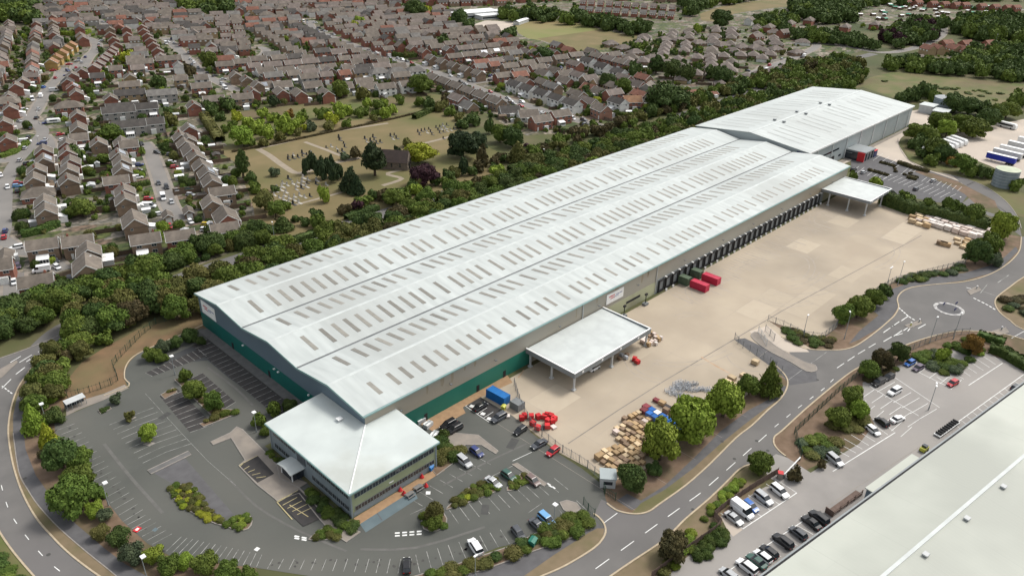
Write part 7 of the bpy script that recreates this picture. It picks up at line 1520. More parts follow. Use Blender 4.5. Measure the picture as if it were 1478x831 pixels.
mb = MB(); loft(mb, [(-3.2, ring(1.0, .7, 2.2, .3)), (-2.9, ring(1.12, .5, 2.6, .3)), (2.9, ring(1.12, .5, 2.6, .3)), (3.3, ring(1.0, .8, 2.0, .3))]); mb.build('body', M['whitep'], e)
mb = MB(); mb.box(-1.8, -1.16, 1.4, 1.8, -1.125, 2.1); mb.build('window', M['glass'], e)
for s in (-1, 1): mb = MB(); mb.tube((0, s*.95, .35), (0, s*1.14, .35), .35, n=12); mb.build('wheel', M['rubber'], e)
# cars parked along the estate streets
GRP = 'small cars along the estate streets'; nc = 0
used = []
for pts, w_ in STREETS[:-1]:
    fine = resample(pts, 6.5)
    for a, b in zip(fine, fine[1:]):
        for s in (-1, 1):
            if random.random() < .3 and nc < 140:
                d = math.hypot(b[0]-a[0], b[1]-a[1]) or 1; off = s*(w_-2.2-1.1+random.choice((0, 3.4))); x = (a[0]+b[0])/2-(b[1]-a[1])/d*off; y = (a[1]+b[1])/2+(b[0]-a[0])/d*off
                u, v = proj(x, y, 0)
                if not (0 < u < 1478 and 3 < v < 400) or not free(x, y, 5) or any(math.dist((x, y), q) < 5 for q in used): continue
                if any(abs(u-q[0]) < 9 and abs(v-q[1]) < 5 for q in NEAR): continue
                cc = random.choice(['white', 'white', 'silver', 'grey', 'black', 'grey', 'red', 'navy', 'silver', 'silver', 'black']); used.append((x, y))
                car(0, 0, 0, 0, cc, random.choice(('hatch', 'hatch', 'suv', 'van' if cc == 'white' else 'saloon')), 'small %s vehicle parked along an estate street' % {'navy': 'dark blue'}.get(cc, cc), 'small %s vehicles along the estate streets' % {'navy': 'dark blue'}.get(cc, cc), xy=(x, y), ang=math.atan2(b[1]-a[1], b[0]-a[0])+(0 if abs(off) < w_-2.2 else random.choice((0, math.pi/2)))); nc += 1
# coaches, bus, trailers
def coach(px, py, du, dv, label, L=12.0, group=None):
    x, y = P(px, py, 1.5); x2, y2 = P(px+du, py+dv, 1.5); e = empty('coach', (x, y, 0), math.atan2(y2-y, x2-x), label, 'coach', group); a = L/2
    mb = MB(); loft(mb, [(-a, ring(1.15, .5, 3.0, .2)), (-a+.3, ring(1.25, .4, 3.25, .2)), (a-.9, ring(1.25, .4, 3.25, .2)), (a-.2, ring(1.2, .4, 2.5, .2)), (a, ring(1.1, .5, 1.4, .2))]); mb.build('body', M['whitep'], e)
    for s in (-1, 1):
        mb = MB(); mb.box(-a+.8, s*1.252-.01, 1.5, a-1.6, s*1.252+.01, 2.5); mb.build('side_window', M['carglass'], e)
        for xx in (-a+2.6, a-2.6): mb = MB(); mb.tube((xx, s*1.0, .5), (xx, s*1.27, .5), .5, n=12); mb.build('wheel', M['rubber'], e)
        mb = MB(); mb.box(a-.12, s*.8-.2, .8, a+.02, s*.8+.2, 1.0); mb.build('headlight', M['lampw'], e)
    mb = MB(); mb.mesh([(a-.84, -1.05, 3.1), (a-.84, 1.05, 3.1), (a-.12, 1.05, 1.6), (a-.12, -1.05, 1.6)], [(3, 2, 1, 0)]); mb.build('windscreen', M['carglass'], e)
    return e
for k in range(8): coach(1384-k*6.6, 203+k*2.6+(1 if k > 4 else 0), 17, 6, '%s white coach from the right in the parked coach row' % ORD[k], 10.5)
coach(1454, 181, 20, 5, 'single white coach with dark windows at the right edge', 11)
def trailer(px, py, du, dv, colm, label, group=None):
    x, y = P(px, py, 1); x2, y2 = P(px+du, py+dv, 1); e = empty('lorry_trailer', (x, y, 0), math.atan2(y2-y, x2-x), label, 'trailer', group)
    mb = MB(); mb.box(-6.8, -1.25, 1.2, 6.8, 1.25, 3.9); mb.build('side_curtain', colm, e); mb = MB(); mb.box(-6.85, -1.28, 3.9, 6.85, 1.28, 4.05); mb.build('roof', M['whitep'], e)
    mb = MB(); mb.box(-6.7, -.6, .9, 6.7, .6, 1.19); mb.build('chassis', M['valley'], e)
    for xx in (3.2, 4.5, 5.8):
        for s in (-1, 1): mb = MB(); mb.tube((xx, s*.9, .5), (xx, s*1.22, .5), .5, n=12); mb.build('wheel', M['rubber'], e)
    for s in (-1, 1): mb = MB(); mb.box(-4.3, s*.8-.08, 0, -4.1, s*.8+.08, 1.2); mb.build('landing_leg', M['steel'], e)
M['curtain'] = mat('blue trailer curtain', (.02, .035, .33), (.016, .028, .27), .55, .5, 4)
trailer(1444, 232, 40, 9.5, M['curtain'], 'long trailer with deep blue side curtain beside the water tank')
for k, (a, b) in enumerate([(1453, 226), (1462, 221), (1474, 215), (1488, 209)]): trailer(a, b, 40, 9.5, M['whitep'] if k % 2 else M['steel'], '%s white roofed trailer behind the blue curtained one' % ORD[k])
# containers, cabins
def container(x, y, rz, L, m, label, h=2.6):
    e = empty('shipping_container', (x, y, 0), rz, label, 'container')
    mb = MB(); n = int(L/.35)
    for s in (-1, 1):
        for k in range(n):
            xx = -L/2+L*k/n; mb.mesh([(xx, s*1.2, .1), (xx+L/n*.5, s*1.2, .1), (xx+L/n*.5, s*1.2, h-.1), (xx, s*1.2, h-.1), (xx+L/n*.5, s*1.16, .1), (xx+L/n, s*1.16, .1), (xx+L/n, s*1.16, h-.1), (xx+L/n*.5, s*1.16, h-.1)], [(0,1,2,3),(4,5,6,7),(1,4,7,2)])
    mb.box(-L/2, -1.15, .1, L/2, 1.15, h-.05); mb.build('corrugated_body', m, e)
    mb = MB()
    for s in (-1, 1):
        for t in (-1, 1): mb.box(s*L/2-.08, t*1.2-.06, 0, s*L/2+.08, t*1.2+.06, h)
        mb.box(-L/2, s*1.2-.05, h-.12, L/2, s*1.2+.05, h); mb.box(-L/2, s*1.2-.05, 0, L/2, s*1.2+.05, .15)
    mb.build('corner_frame', m, e)
    for s in (-1, 1): mb = MB(); mb.box(-L/2-.04, s*.58-.55, .2, -L/2-.001, s*.58+.55, h-.2); mb.build('door', m, e)
    return e
M['cred'] = mat('red container paint', (.5, .03, .07), (.42, .025, .06), .5, .8, 4); M['cgreen'] = mat('grey green container paint', (.1, .14, .09), (.07, .1, .065), .6, .8, 4); M['cblue'] = mat('blue container paint', (.015, .15, .42), (.012, .12, .36), .5, .8, 4)
HP = math.pi/2
container(213.3, 115.6, HP, 6, M['cred'], 'red container nearer of two in front of the dock doors'); container(220.6, 115.6, HP, 6, M['cred'], 'red container farther of two in front of the dock doors')
container(212.9, 121.2, HP, 3.6, M['cgreen'], 'grey green container behind the nearer red one', 2.9); container(220.3, 121.2, HP, 3.6, M['cgreen'], 'grey green container behind the farther red one', 2.9)
container(119.2, 117.6, HP+.05, 6.2, M['cblue'], 'bright blue container by the green wall at the yard corner'); container(120.2, 111.6, HP, 3.0, M['valley'], 'small grey steel cabin beside the blue container', 2.2)
x, y = P(878, 700); e = empty('gatehouse', (x+.4, y+.6, 0), R(-50), 'small pale gatehouse kiosk at the car park entrance', 'kiosk')
mb = MB(); mb.box(-1.7, -1.7, 0, 1.7, 1.7, 2.6); mb.build('wall', M['steel'], e); mb = MB(); mb.box(-1.9, -1.9, 2.6, 1.9, 1.9, 2.8); mb.build('roof', M['wall_w2'], e); mb = MB(); mb.box(-1.0, -1.76, 1, 1.0, -1.7, 1.9); mb.build('window', M['glass'], e)
x, y = P(1125, 690); e = empty('barrier_kiosk', (x, y, 0), R(-60), 'small pink and red kiosk at the lower car park barrier', 'kiosk'); mb = MB(); mb.box(-.55, -.55, 0, .55, .55, 1.7); mb.build('body', M['pave'], e); mb = MB(); mb.box(-.62, -.62, 1.7, .62, .62, 1.82); mb.build('roof', M['redp'], e)
a_, b_ = P(1132, 684, 1), P(1155, 660, 1); e = empty('barrier', (*a_, 0), 0, 'white raised barrier arm at the lower car park entrance', 'barrier')
mb = MB(); mb.tube((0, 0, 1), (b_[0]-a_[0], b_[1]-a_[1], 1.1), .16, n=8); mb.build('arm', M['whitep'], e); mb = MB(); mb.box(-.3, -.3, 0, .3, .3, 1.1); mb.build('cabinet', M['valley'], e); mb = MB(); mb.box(b_[0]-a_[0]-.12, b_[1]-a_[1]-.12, 0, b_[0]-a_[0]+.12, b_[1]-a_[1]+.12, 1.0); mb.build('rest_post', M['dark'], e)
# ------------------------------------------------------------------ crates, pallets, stillages in the yard
def cratemat(n, c): return mat(n, c, tuple(x*.8 for x in c), .85, 1.5, 5, rand=.22)
KM = {'tan': cratemat('cardboard', (.42, .29, .16)), 'pale': cratemat('pale timber', (.58, .45, .29)), 'brown': cratemat('old timber', (.26, .18, .12)), 'pink': cratemat('wrapped pallets', (.66, .55, .49)), 'white': cratemat('white wrapped pallets', (.76, .69, .64)), 'red': cratemat('red plastic', (.55, .03, .035)), 'blue': cratemat('blue plastic', (.03, .13, .4)), 'maroon': cratemat('maroon plastic', (.22, .05, .06)), 'steel': cratemat('galvanised mesh', (.42, .44, .47)), 'dark': cratemat('dark crate', (.05, .045, .045))}
def crate_mesh():
    mb = MB(); mb.box(-.5, -.5, .12, .5, .5, 1.0, 0)
    for k in range(3): mb.box(-.5, -.5+k*.42, 0, .5, -.34+k*.42, .12, 1)
    for s in (-1, 1):
        for z in (.14, .55, .9): mb.box(-.515, s*.505-.01, z, .515, s*.505+.01, z+.05, 1)
    return mb.me('crate', [KM['tan'], KM['brown']])
CRM = crate_mesh(); NCR = [0]
def crate(x, y, rz, sx, sy, sz, k, label, group, z=0, name='crate', cat='crate'):
    o = obj(name, CRM); o.location = (x, y, .05+z); o.rotation_euler = (0, 0, rz); o.scale = (sx, sy, sz); o.material_slots[0].link = 'OBJECT'; o.material_slots[0].material = KM[k]; NCR[0] += 1
    return tag(o, label, cat, group)
fa, fb = P(765, 623), P(868, 698); FA = math.atan2(fb[1]-fa[1], fb[0]-fa[0])
def crates(poly, sx, sy, kinds, label, group, dens=.85, hh=(.7, 1.5), gap=.3, ang=None, name='crate', cat='crate'):
    pw = PL(poly, .5); a = FA if ang is None else ang; c, s = math.cos(a), math.sin(a); loc = [(x*c+y*s, -x*s+y*c) for x, y in pw]; v = min(p[1] for p in loc)
    while v < max(p[1] for p in loc):
        u = min(p[0] for p in loc)+random.uniform(0, sx)
        while u < max(p[0] for p in loc):
            x, y = u*c-v*s, u*s+v*c
            if inside((x, y), pw) and random.random() < dens:
                k = pick(kinds); crate(x+random.uniform(-.15, .15), y+random.uniform(-.15, .15), a+random.uniform(-.12, .12), sx*random.uniform(.8, 1.05), sy*random.uniform(.75, 1.0), random.uniform(*hh), k, label, group, name=name, cat=cat)
            u += sx+gap*random.uniform(.4, 1.8)
        v += sy+gap*random.uniform(.6, 1.3)
crates([(916, 594), (944, 606), (938, 640), (936, 655), (914, 640), (893, 640), (884, 625), (893, 612)], 1.55, 1.3, (('tan', 4), ('pale', 3), ('brown', 3), ('pink', 1), ('white', .3)), 'brown boxed pallet in the upper part of the crate store behind the bright trees', 'upper pallets of the crate store', .93, gap=.12)
crates([(893, 642), (914, 642), (936, 658), (926, 668), (902, 690), (880, 680), (862, 660), (872, 652)], 1.55, 1.3, (('tan', 4), ('pale', 4), ('brown', 2)), 'boxed pallet in the lower crate store next to the gatehouse tree', 'lower pallets of the crate store', .96, gap=.1)
for i in range(14):
    t, s_ = divmod(i, 2); u, v = 926+t*7.6+s_*3, 588+t*4.6+s_*-5; x, y = P(u+4, v+6, 1)
    crate(x, y, FA, 1.9, 1.7, 1.8, 'maroon' if t < 1 else ('white' if i == 5 else 'blue'), 'maroon crate at the left end of the blue stack' if t < 1 else ('white crate set among the blue ones' if i == 5 else 'blue plastic crate in the double row behind the bright trees'), 'maroon crates by the blue stack' if t < 1 else (None if i == 5 else 'blue crates in the yard'))
crates([(940, 578), (950, 574), (984, 592), (985, 604), (965, 600), (942, 588)], 1.8, 1.4, (('tan', 3), ('pale', 2), ('brown', 2), ('dark', 1), ('maroon', 1)), 'mixed pallet box behind the blue crates', 'mixed pallets behind the blue crates', .7)
crates([(1046, 552), (1060, 540), (1075, 528), (1088, 520), (1096, 524), (1086, 538), (1070, 548), (1056, 560)], 2.2, 1.7, (('pale', 4), ('tan', 2)), 'pale timber pallet stack near the yard exit fence', 'pale pallets near the yard exit', .9)
crates([(924, 486), (940, 479), (960, 488), (950, 494), (938, 500), (928, 497)], 1.1, 1.0, (('pink', 3), ('white', 3), ('brown', 2), ('tan', 1)), 'wrapped pallet in the pile at the right end of the canopy', 'wrapped pallets by the canopy', .9, (.8, 1.3), .15)
crates([(872, 512), (884, 504), (910, 508), (905, 516), (893, 524), (880, 520)], 1.2, 1.0, (('brown', 3), ('pink', 1), ('steel', 1)), 'brown pallet standing under the loading canopy', 'pallets under the canopy', .45, (.8, 1.3), .6)
crates([(1326, 308), (1345, 314), (1392, 326), (1434, 335), (1424, 344), (1404, 344), (1372, 336), (1346, 328), (1340, 322)], 3.0, 2.2, (('white', 4), ('pink', 4)), 'white wrapped stack in the long pale block by the tall hedge', 'white stacks at the far yard end', .98, (1.7, 2.3), .12, name='pallet_stack', cat='pallet stack')
crates([(1318, 308), (1328, 307), (1342, 318), (1344, 328), (1330, 328), (1314, 322)], 2.6, 1.8, (('pale', 3), ('pink', 2), ('tan', 1)), 'pale brown stack at the left end of the white block', 'pale stacks at the left end of the block', .8, (1.2, 2.0), .3, name='pallet_stack', cat='pallet stack')
crates([(1376, 344), (1392, 346), (1408, 348), (1402, 356), (1386, 362), (1380, 356)], 2.4, 1.6, (('pale', 4), ('tan', 2)), 'pale timber stack just below the white block', 'timber stacks below the white block', .75, (1.0, 1.6), .6)
for i in range(3): x, y = P(1357+i*5, 351+i*1.4, .6); crate(x, y, FA+.3, 2.6, 1.8, 1.5, 'tan' if i else 'brown', 'brown box in the short row standing alone before the white block', 'short row of boxes before the white block')
for i, (u, v) in enumerate([(753, 603), (757, 600), (767, 601), (777, 601), (769, 611), (776, 617), (789, 599), (795, 600), (791, 607), (797, 607), (790, 615), (800, 604), (786, 601)]):
    x, y = P(u, v, .7); crate(x, y, random.uniform(0, 3), 1.3, 1.2, 1.35, 'red', 'bright red bin in the loose ring of bins by the yard fence', 'red bins by the yard fence', name='red_bin', cat='bin')
for i, (u, v) in enumerate([(916, 518), (920, 522)]): x, y = P(u, v, .6); crate(x, y, .4+i, 1.3, 1.2, 1.2, 'red', 'red bin standing near the right canopy column', 'red bins near the canopy', name='red_bin', cat='bin')
for i, (u, v) in enumerate([(784, 617), (799, 616), (732, 600)]): x, y = P(u, v, .3); crate(x, y, .4+i, 1.4, 1.2, .5, 'white' if i != 0 else 'dark', ['dark low crate inside the ring of red bins', 'flat white pallet beside the red bins', 'white pallet left of the red bins'][i], None)
def stillage():
    mb = MB()
    for a in (-1, 1):
        for b in (-1, 1): mb.box(a*1.1-.05, b*.55-.05, 0, a*1.1+.05, b*.55+.05, 2.2)
    for z in (.15, .8, 1.5, 2.15):
        for b in (-1, 1): mb.box(-1.1, b*.55-.03, z, 1.1, b*.55+.03, z+.06)
        for a in (-1, 1): mb.box(a*1.1-.03, -.55, z, a*1.1+.03, .55, z+.06)
    for k in range(-5, 6): mb.box(k*.2-.015, -.56, .15, k*.2+.015, -.53, 2.15); mb.box(k*.2-.015, -.5, .16, k*.2+.015, .5, .2)
    return mb.me('frame', KM['steel'])
STM = stillage()
for i in range(30):
    t, s_ = i % 12, i//12; u, v = 967+t*5.0+s_*5+random.uniform(-1.5, 1.5), 562+t*1.6-s_*6+(t*-1.3 if s_ else 0)+random.uniform(-1.5, 1.5); x, y = P(u, v, 1); o = obj('mesh_stillage', STM); o.location = (x, y, .05); o.rotation_euler = (0, 0, FA+random.uniform(-.3, .3)+1.2); o.scale = (random.uniform(.6, 1), random.uniform(.8, 1.1), random.uniform(.3, .48)); tag(o, 'galvanised steel mesh stillage in the grey bank of frames beside the bright trees', 'stillage', 'steel stillages in the yard')
# ------------------------------------------------------------------ fences
def fence(pts, h, label, m='valley', bar=.45, world=False, rail=True, solid=False, name='fence', cat='fence'):
    pts = pts if world else PL(pts); tot = sum(math.dist(a, b) for a, b in zip(pts, pts[1:])); fine = resample(pts, max(2.6, tot/95)); c0 = fine[0]; e = empty(name, (c0[0], c0[1], 0), 0, label, cat)
    mb = MB()
    if solid:
        for a, b in zip(fine, fine[1:]):
            an = math.atan2(b[1]-a[1], b[0]-a[0]); d = math.dist(a, b)
            for z in np.arange(.1, h-.15, .3): mb.obox((a[0]+b[0])/2-c0[0], (a[1]+b[1])/2-c0[1], z, d, .05, .25, an)
    else:
        br = resample(pts, bar)
        for a, b in zip(br, br[1:]): an = math.atan2(b[1]-a[1], b[0]-a[0]); mb.obox(a[0]-c0[0], a[1]-c0[1], .05, .05, .03, h-.05, an)
        for a, b in zip(fine, fine[1:]):
            an = math.atan2(b[1]-a[1], b[0]-a[0])
            for z in (.3, h-.3): mb.obox((a[0]+b[0])/2-c0[0], (a[1]+b[1])/2-c0[1], z, math.dist(a, b), .05, .05, an)
    mb.build('panel', M[m] if isinstance(m, str) else m, e)
    pm = box_me(('fp', h, str(m)), 'post', M[m] if isinstance(m, str) else m, (-.06, -.06, 0, .06, .06, h+.15))
    for p in fine[:99]: o = obj('post', pm, e); o.location = (p[0]-c0[0], p[1]-c0[1], 0)
    return e
M['fgreen'] = mat('dark green fence paint', (.02, .06, .04), rough=.5)
fence([(742, 556), (752, 588), (768, 618), (806, 650), (845, 673), (868, 694)], 2.4, 'steel fence between the office car park and the loading yard')
fence([(98, 574), (120, 570), (145, 562), (168, 553), (171, 548), (163, 530), (170, 520), (205, 484), (225, 468), (262, 458), (288, 450)], 2.2, 'green mesh fence across the brown grass bank', 'fgreen', 1.0)
fence([(1146, 626), (1150, 640), (1156, 660)], 2.2, 'dark green fence at the edge of the corner bed', 'fgreen', .35)
fence([(1146, 626), (1180, 594), (1208, 568), (1246, 536), (1262, 528)], 2.2, 'dark green fence along the spine road above the lower car park', 'fgreen', .35)
fence([(1310, 508), (1338, 496), (1358, 489), (1375, 484), (1398, 482)], 2.2, 'dark steel fence above the clipped mounds near the roundabout', 'valley', .35)
fence([(1122, 684), (1085, 706), (1046, 732), (1030, 746)], 1.9, 'brown timber fence behind the row of cars and the van', 'rust', solid=True)
fence([(1030, 746), (1042, 760), (1010, 782), (985, 800), (940, 834)], 1.9, 'brown timber fence beside the reddish tree', 'rust', solid=True)
fence([(1108, 464), (1130, 472), (1160, 487), (1186, 490), (1206, 474)], 2.4, 'steel fence round the planted corner of the yard')
fence([(1206, 474), (1216, 450), (1252, 430), (1290, 408), (1338, 396), (1392, 383), (1398, 364)], 2.4, 'steel fence along the yard edge towards the road')
fence([(1060, 490), (1068, 500), (1090, 512), (1110, 524), (1128, 538)], 2.4, 'steel fence on the near side of the yard exit')
fence([(1104, 478), (1116, 490), (1117, 492)], 2.4, 'open steel gate leaf at the yard exit', name='gate', cat='gate'); fence([(1094, 480), (1104, 496), (1106, 500)], 2.4, 'pale steel gate leaf across the yard island', 'steel', name='gate', cat='gate')
fence([(842, 728), (852, 742), (858, 745)], 2.2, 'open green gate leaf at the car park entrance', 'fgreen', name='gate', cat='gate'); fence([(870, 700), (872, 712), (888, 722)], 2.2, 'steel gate leaf beside the gatehouse', 'fgreen', name='gate', cat='gate')
fence([(1440, 162), (1478, 152), (1500, 148)], 2.6, 'grey board fence at the right edge of the coach park', 'steel', solid=True)
fence([(830, 158), (858, 168), (880, 176), (900, 172)], 1.8, 'dark brown fence round the gable house garden', 'rust', solid=True)
fence([(290, 375), (330, 362), (352, 350)], 1.6, 'timber fence behind the red semis', 'fencew', solid=True)
fence([(80, 402), (150, 382), (200, 372)], 1.6, 'timber fence at the bottom of the left block', 'fencew', solid=True)
# ------------------------------------------------------------------ lamp posts
def lamp(u, v, h, label, arm=.8, rz=0, heads=1, flood=False):
    x, y = P(u, v, h); e = empty('street_lamp', (x, y, 0), rz, label, 'lamp post')
    mb = MB(); mb.tube((0, 0, 0), (0, 0, h-.1), .11, .06, 8); mb.tube((0, 0, 0), (0, 0, 1.2), .16, .15, 8); mb.build('pole', M['grey_trim'], e)
    for k in range(heads):
        s = 1 if k == 0 else -1; mb = MB(); mb.tube((0, 0, h-.15), (s*arm, 0, h), .05, n=6); mb.build('arm', M['grey_trim'], e)
        w_ = .5 if flood else .2; mb = MB(); mb.box(s*arm-.45, -w_, h-.06, s*arm+.45, w_, h+.12); mb.build('lamp_head', M['whitep'], e)
for q in [(59, 583, 6, 'lamp post by the bus shelter end of the car park', .1, 0, 1, True), (148, 698, 6, 'lamp post among the left parking bays', .5, 0, 1, True), (204, 804, 6, 'lamp post at the lower left beside the footpath', .3, 0, 1, True), (247, 514, 6, 'lamp post in the upper car park bed', .1, 0, 1, True), (366, 595, 6, 'lamp post left of the office roof', .1, 0, 1, True), (686, 802, 6, 'lamp post in the bottom shrub bed', .1, 0, 1, False), (801, 728, 6, 'lamp post beside the entrance islands', .1, 0, 1, True), (393, 321, 9, 'tall lamp post on the ring road beside the cemetery', .3, 1.2, 1, False), (178, 424, 8, 'lamp post in the belt above the brown bank', .8, 0, 1, False), (1287, 386, 8, 'twin lamp post at the road side corner of the yard', .6, 0, 2, False), (1305, 378, 9, 'taller thin lamp post beside the twin one', .3, 0, 1, False), (1166, 455, 7, 'lamp post at the planted corner by the yard gate', .3, 0, 1, False), (1228, 452, 9, 'lamp post on the verge left of the roundabout', 1.0, .6, 1, False), (1353, 458, 9, 'thin lamp post by the fence below the roundabout, left of two', .4, 0, 1, False), (1388, 452, 9, 'thin lamp post by the fence below the roundabout, right of two', .4, 0, 1, False), (1352, 555, 8, 'twin lamp post in the middle of the lower car park', .7, .3, 2, False), (1386, 285, 7, 'lamp post behind the long yard hedge', .3, 0, 1, False), (786, 216, 8, 'lamp post on the ring road behind the long warehouse', .6, 1.2, 1, False), (118, 740, 0, '', 0, 0, 0, False), (52, 161, 7, 'lamp post on the winding road', .4, 0, 1, False), (53, 97+100, 7, 'lamp post at the road fork on the left', .4, 0, 1, False), (128, 310+60, 7, 'lamp post in the back gardens of the left block', .4, 0, 1, False), (1440, 110-60, 10, 'lamp post among the trees at the right edge', .5, 0, 1, False), (1095, 96, 8, 'lamp post along the bungalow street', .5, 0, 1, False)]:
    if q[3]: lamp(*q)
# sensor poles by the long wall
for x_, lb in ((186.0, 'black post with small camera and base against the yard wall, left of the louvre'), (197.5, 'black post with base against the yard wall, right of the louvre')):
    e = empty('camera_post', (x_-7, 121.6, 0), 0, lb, 'post'); mb = MB(); mb.tube((0, 0, 0), (0, 0, 3.6), .14, n=8); mb.build('pole', M['rubber'], e); mb = MB(); mb.box(-.9, -.7, 0, .9, .7, .8); mb.build('base_block', M['valley'], e); mb = MB(); mb.box(-.5, -.3, 3.6, .5, .3, 4.2); mb.build('camera_box', M['rubber'], e)
# roundabout signs and bollards
for (u, v, lb) in [(1363, 438, 'left chevron sign on the roundabout'), (1379, 446, 'front chevron sign on the roundabout'), (1381, 437, 'rear chevron sign on the roundabout')]:
    x, y = P(u, v, .9); e = empty('chevron_sign', (x, y, 0), R(-100), lb, 'sign'); mb = MB(); mb.box(-.05, -.05, .1, .05, .05, .6); mb.build('post', M['grey_trim'], e); mb = MB(); mb.box(-.06, -.7, .55, .0, .7, 1.25); mb.build('panel', M['navy2'], e)
    for k in (-.35, .2): mb = MB(); mb.mesh([(-.075, k, .65), (-.075, k+.18, .65), (-.075, k+.35, .9), (-.075, k+.18, 1.15), (-.075, k, 1.15), (-.075, k+.17, .9)], [(0, 1, 2, 5), (5, 2, 3, 4)]); mb.build('chevron', M['whitep'], e)
for (u, v, lb) in [(1315, 468, 'yellow keep bollard on the island left of the roundabout'), (1327, 463, 'dark bollard post on the island left of the roundabout'), (1410, 415, 'bollard on the island above the roundabout'), (1446, 474, 'bollard on the island right of the roundabout')]:
    x, y = P(u, v, .5); e = empty('traffic_bollard', (x, y, 0), 0, lb, 'bollard'); mb = MB(); mb.tube((0, 0, .1), (0, 0, 1.0), .2, .18, 10); mb.build('body', M['yel'] if 'yellow' in lb else M['grey_trim'], e); mb = MB(); mb.tube((0, 0, 1.0), (0, 0, 1.25), .22, .22, 10); mb.build('cap', M['whitep'], e)
# bus shelter
a_, b_ = P(96, 592), P(124, 580); rz = math.atan2(b_[1]-a_[1], b_[0]-a_[0]); L = math.dist(a_, b_)
e = empty('cycle_shelter', ((a_[0]+b_[0])/2, (a_[1]+b_[1])/2, 0), rz, 'long narrow cycle shelter with pale roof at the upper left of the car park', 'shelter')
mb = MB(); mb.mesh([(-L/2, -.9, 2.1), (L/2, -.9, 2.1), (L/2, .9, 2.5), (-L/2, .9, 2.5), (-L/2, -.9, 2.0), (L/2, -.9, 2.0), (L/2, .9, 2.4), (-L/2, .9, 2.4)], [(0,1,2,3),(7,6,5,4),(0,4,5,1),(1,5,6,2),(2,6,7,3),(3,7,4,0)]); mb.build('roof', M['steel'], e)
mb = MB(); mb.box(-L/2, .8, .1, L/2, .86, 2.35); mb.build('back_panel', M['glass'], e)
for k in range(5): mb = MB(); x = -L/2+.1+k*(L-.2)/4; mb.box(x-.05, -.85, 0, x+.05, -.75, 2.05); mb.box(x-.05, .7, 0, x+.05, .8, 2.4); mb.build('post', M['grey_trim'], e)
# picnic tables, litter bins, red parasols laid out by the office
for i, (u, v) in enumerate([(592, 713), (604, 703)]):
    x, y = P(u, v, .5); e = empty('picnic_table', (x, y, 0), .0, ['weathered picnic table nearer the blue grey slab', 'weathered picnic table nearer the parked cars'][i], 'table')
    M['oak'] = M.get('oak') or mat('weathered wood', (.2, .19, .18), (.15, .145, .14), .9, 3, 4)
    mb = MB(); mb.box(-1.0, -.4, .7, 1.0, .4, .76); mb.build('tabletop', M['oak'], e)
    for s in (-1, 1): mb = MB(); mb.box(-1.0, s*.8-.14, .42, 1.0, s*.8+.14, .47); mb.build('bench', M['oak'], e); mb = MB(); mb.box(s*.8-.04, -.8, .05, s*.8+.04, .8, .12); mb.box(s*.8-.04, -.06, .1, s*.8+.04, .06, .7); mb.box(s*.8-.04, -.8, .36, s*.8+.04, .8, .42); mb.build('leg_frame', M['oak'], e)
for i, (u, v, lb) in enumerate([(578, 706, 'folded red parasol nearest the slab, by the orange paving'), (583, 711, 'folded red parasol left of the first picnic table'), (609, 687, 'folded red parasol on the orange paving'), (615, 700, 'red parasol base right of the second picnic table')]):
    x, y = P(u, v, .4); e = empty('folded_parasol', (x, y, .05), 0, lb, 'parasol'); mb = MB(); mb.tube((0, 0, .1), (0, 0, 1.1), .55, .08, 10); mb.build('fabric', M['redp'], e); mb = MB(); mb.tube((0, 0, 0), (0, 0, .1), .35, n=12); mb.build('base', M['valley'], e)
def bin_(u, v, m, lb, s=1):
    x, y = P(u, v, .6); e = empty('waste_bin', (x, y, .05), .3, lb, 'bin'); mb = MB(); mb.mesh([(-.5*s, -.4*s, 0), (.5*s, -.4*s, 0), (.5*s, .4*s, 0), (-.5*s, .4*s, 0), (-.65*s, -.5*s, 1.1*s), (.65*s, -.5*s, 1.1*s), (.65*s, .5*s, 1.1*s), (-.65*s, .5*s, 1.1*s)], [(3,2,1,0),(0,1,5,4),(1,2,6,5),(2,3,7,6),(3,0,4,7),(4,5,6,7)]); mb.build('bin_body', m, e); mb = MB(); mb.mesh([(-.7*s, -.55*s, 1.1*s), (.7*s, -.55*s, 1.1*s), (.7*s, .55*s, 1.2*s), (-.7*s, .55*s, 1.2*s), (-.7*s, 0, 1.35*s), (.7*s, 0, 1.35*s)], [(0,1,5,4),(4,5,2,3),(0,4,3),(1,2,5)]); mb.build('lid', m, e)
bin_(622, 675, M['bluep'], 'blue waste bin at the office corner'); bin_(769, 783, M['green2'], 'green wheeled bin in the bottom shrub bed', 1.3); bin_(727, 588, M['yel'], 'small yellow bin by the yard fence')
# air plant on the pavement between office and green wall
for i, (u, v) in enumerate([(607, 607), (618, 613), (627, 628)]):
    x, y = P(u, v, .5); e = empty('plant_unit', (x, y, .05), .2*i, ['grey pipework unit by the green wall', 'grey plant unit next to the pipework', 'pale unit at the office roof corner'][i], 'unit'); mb = MB(); mb.box(-1.2, -.7, 0, 1.2, .7, 1.1); mb.build('casing', M['steel'], e); mb = MB(); mb.tube((-1, 0, 1.2), (1, 0, 1.2), .15, n=8); mb.build('pipe', M['grey_trim'], e); mb = MB(); mb.box(-1.25, -.75, 1.1, .2, .75, 1.2); mb.build('cover', M['whitep'], e)
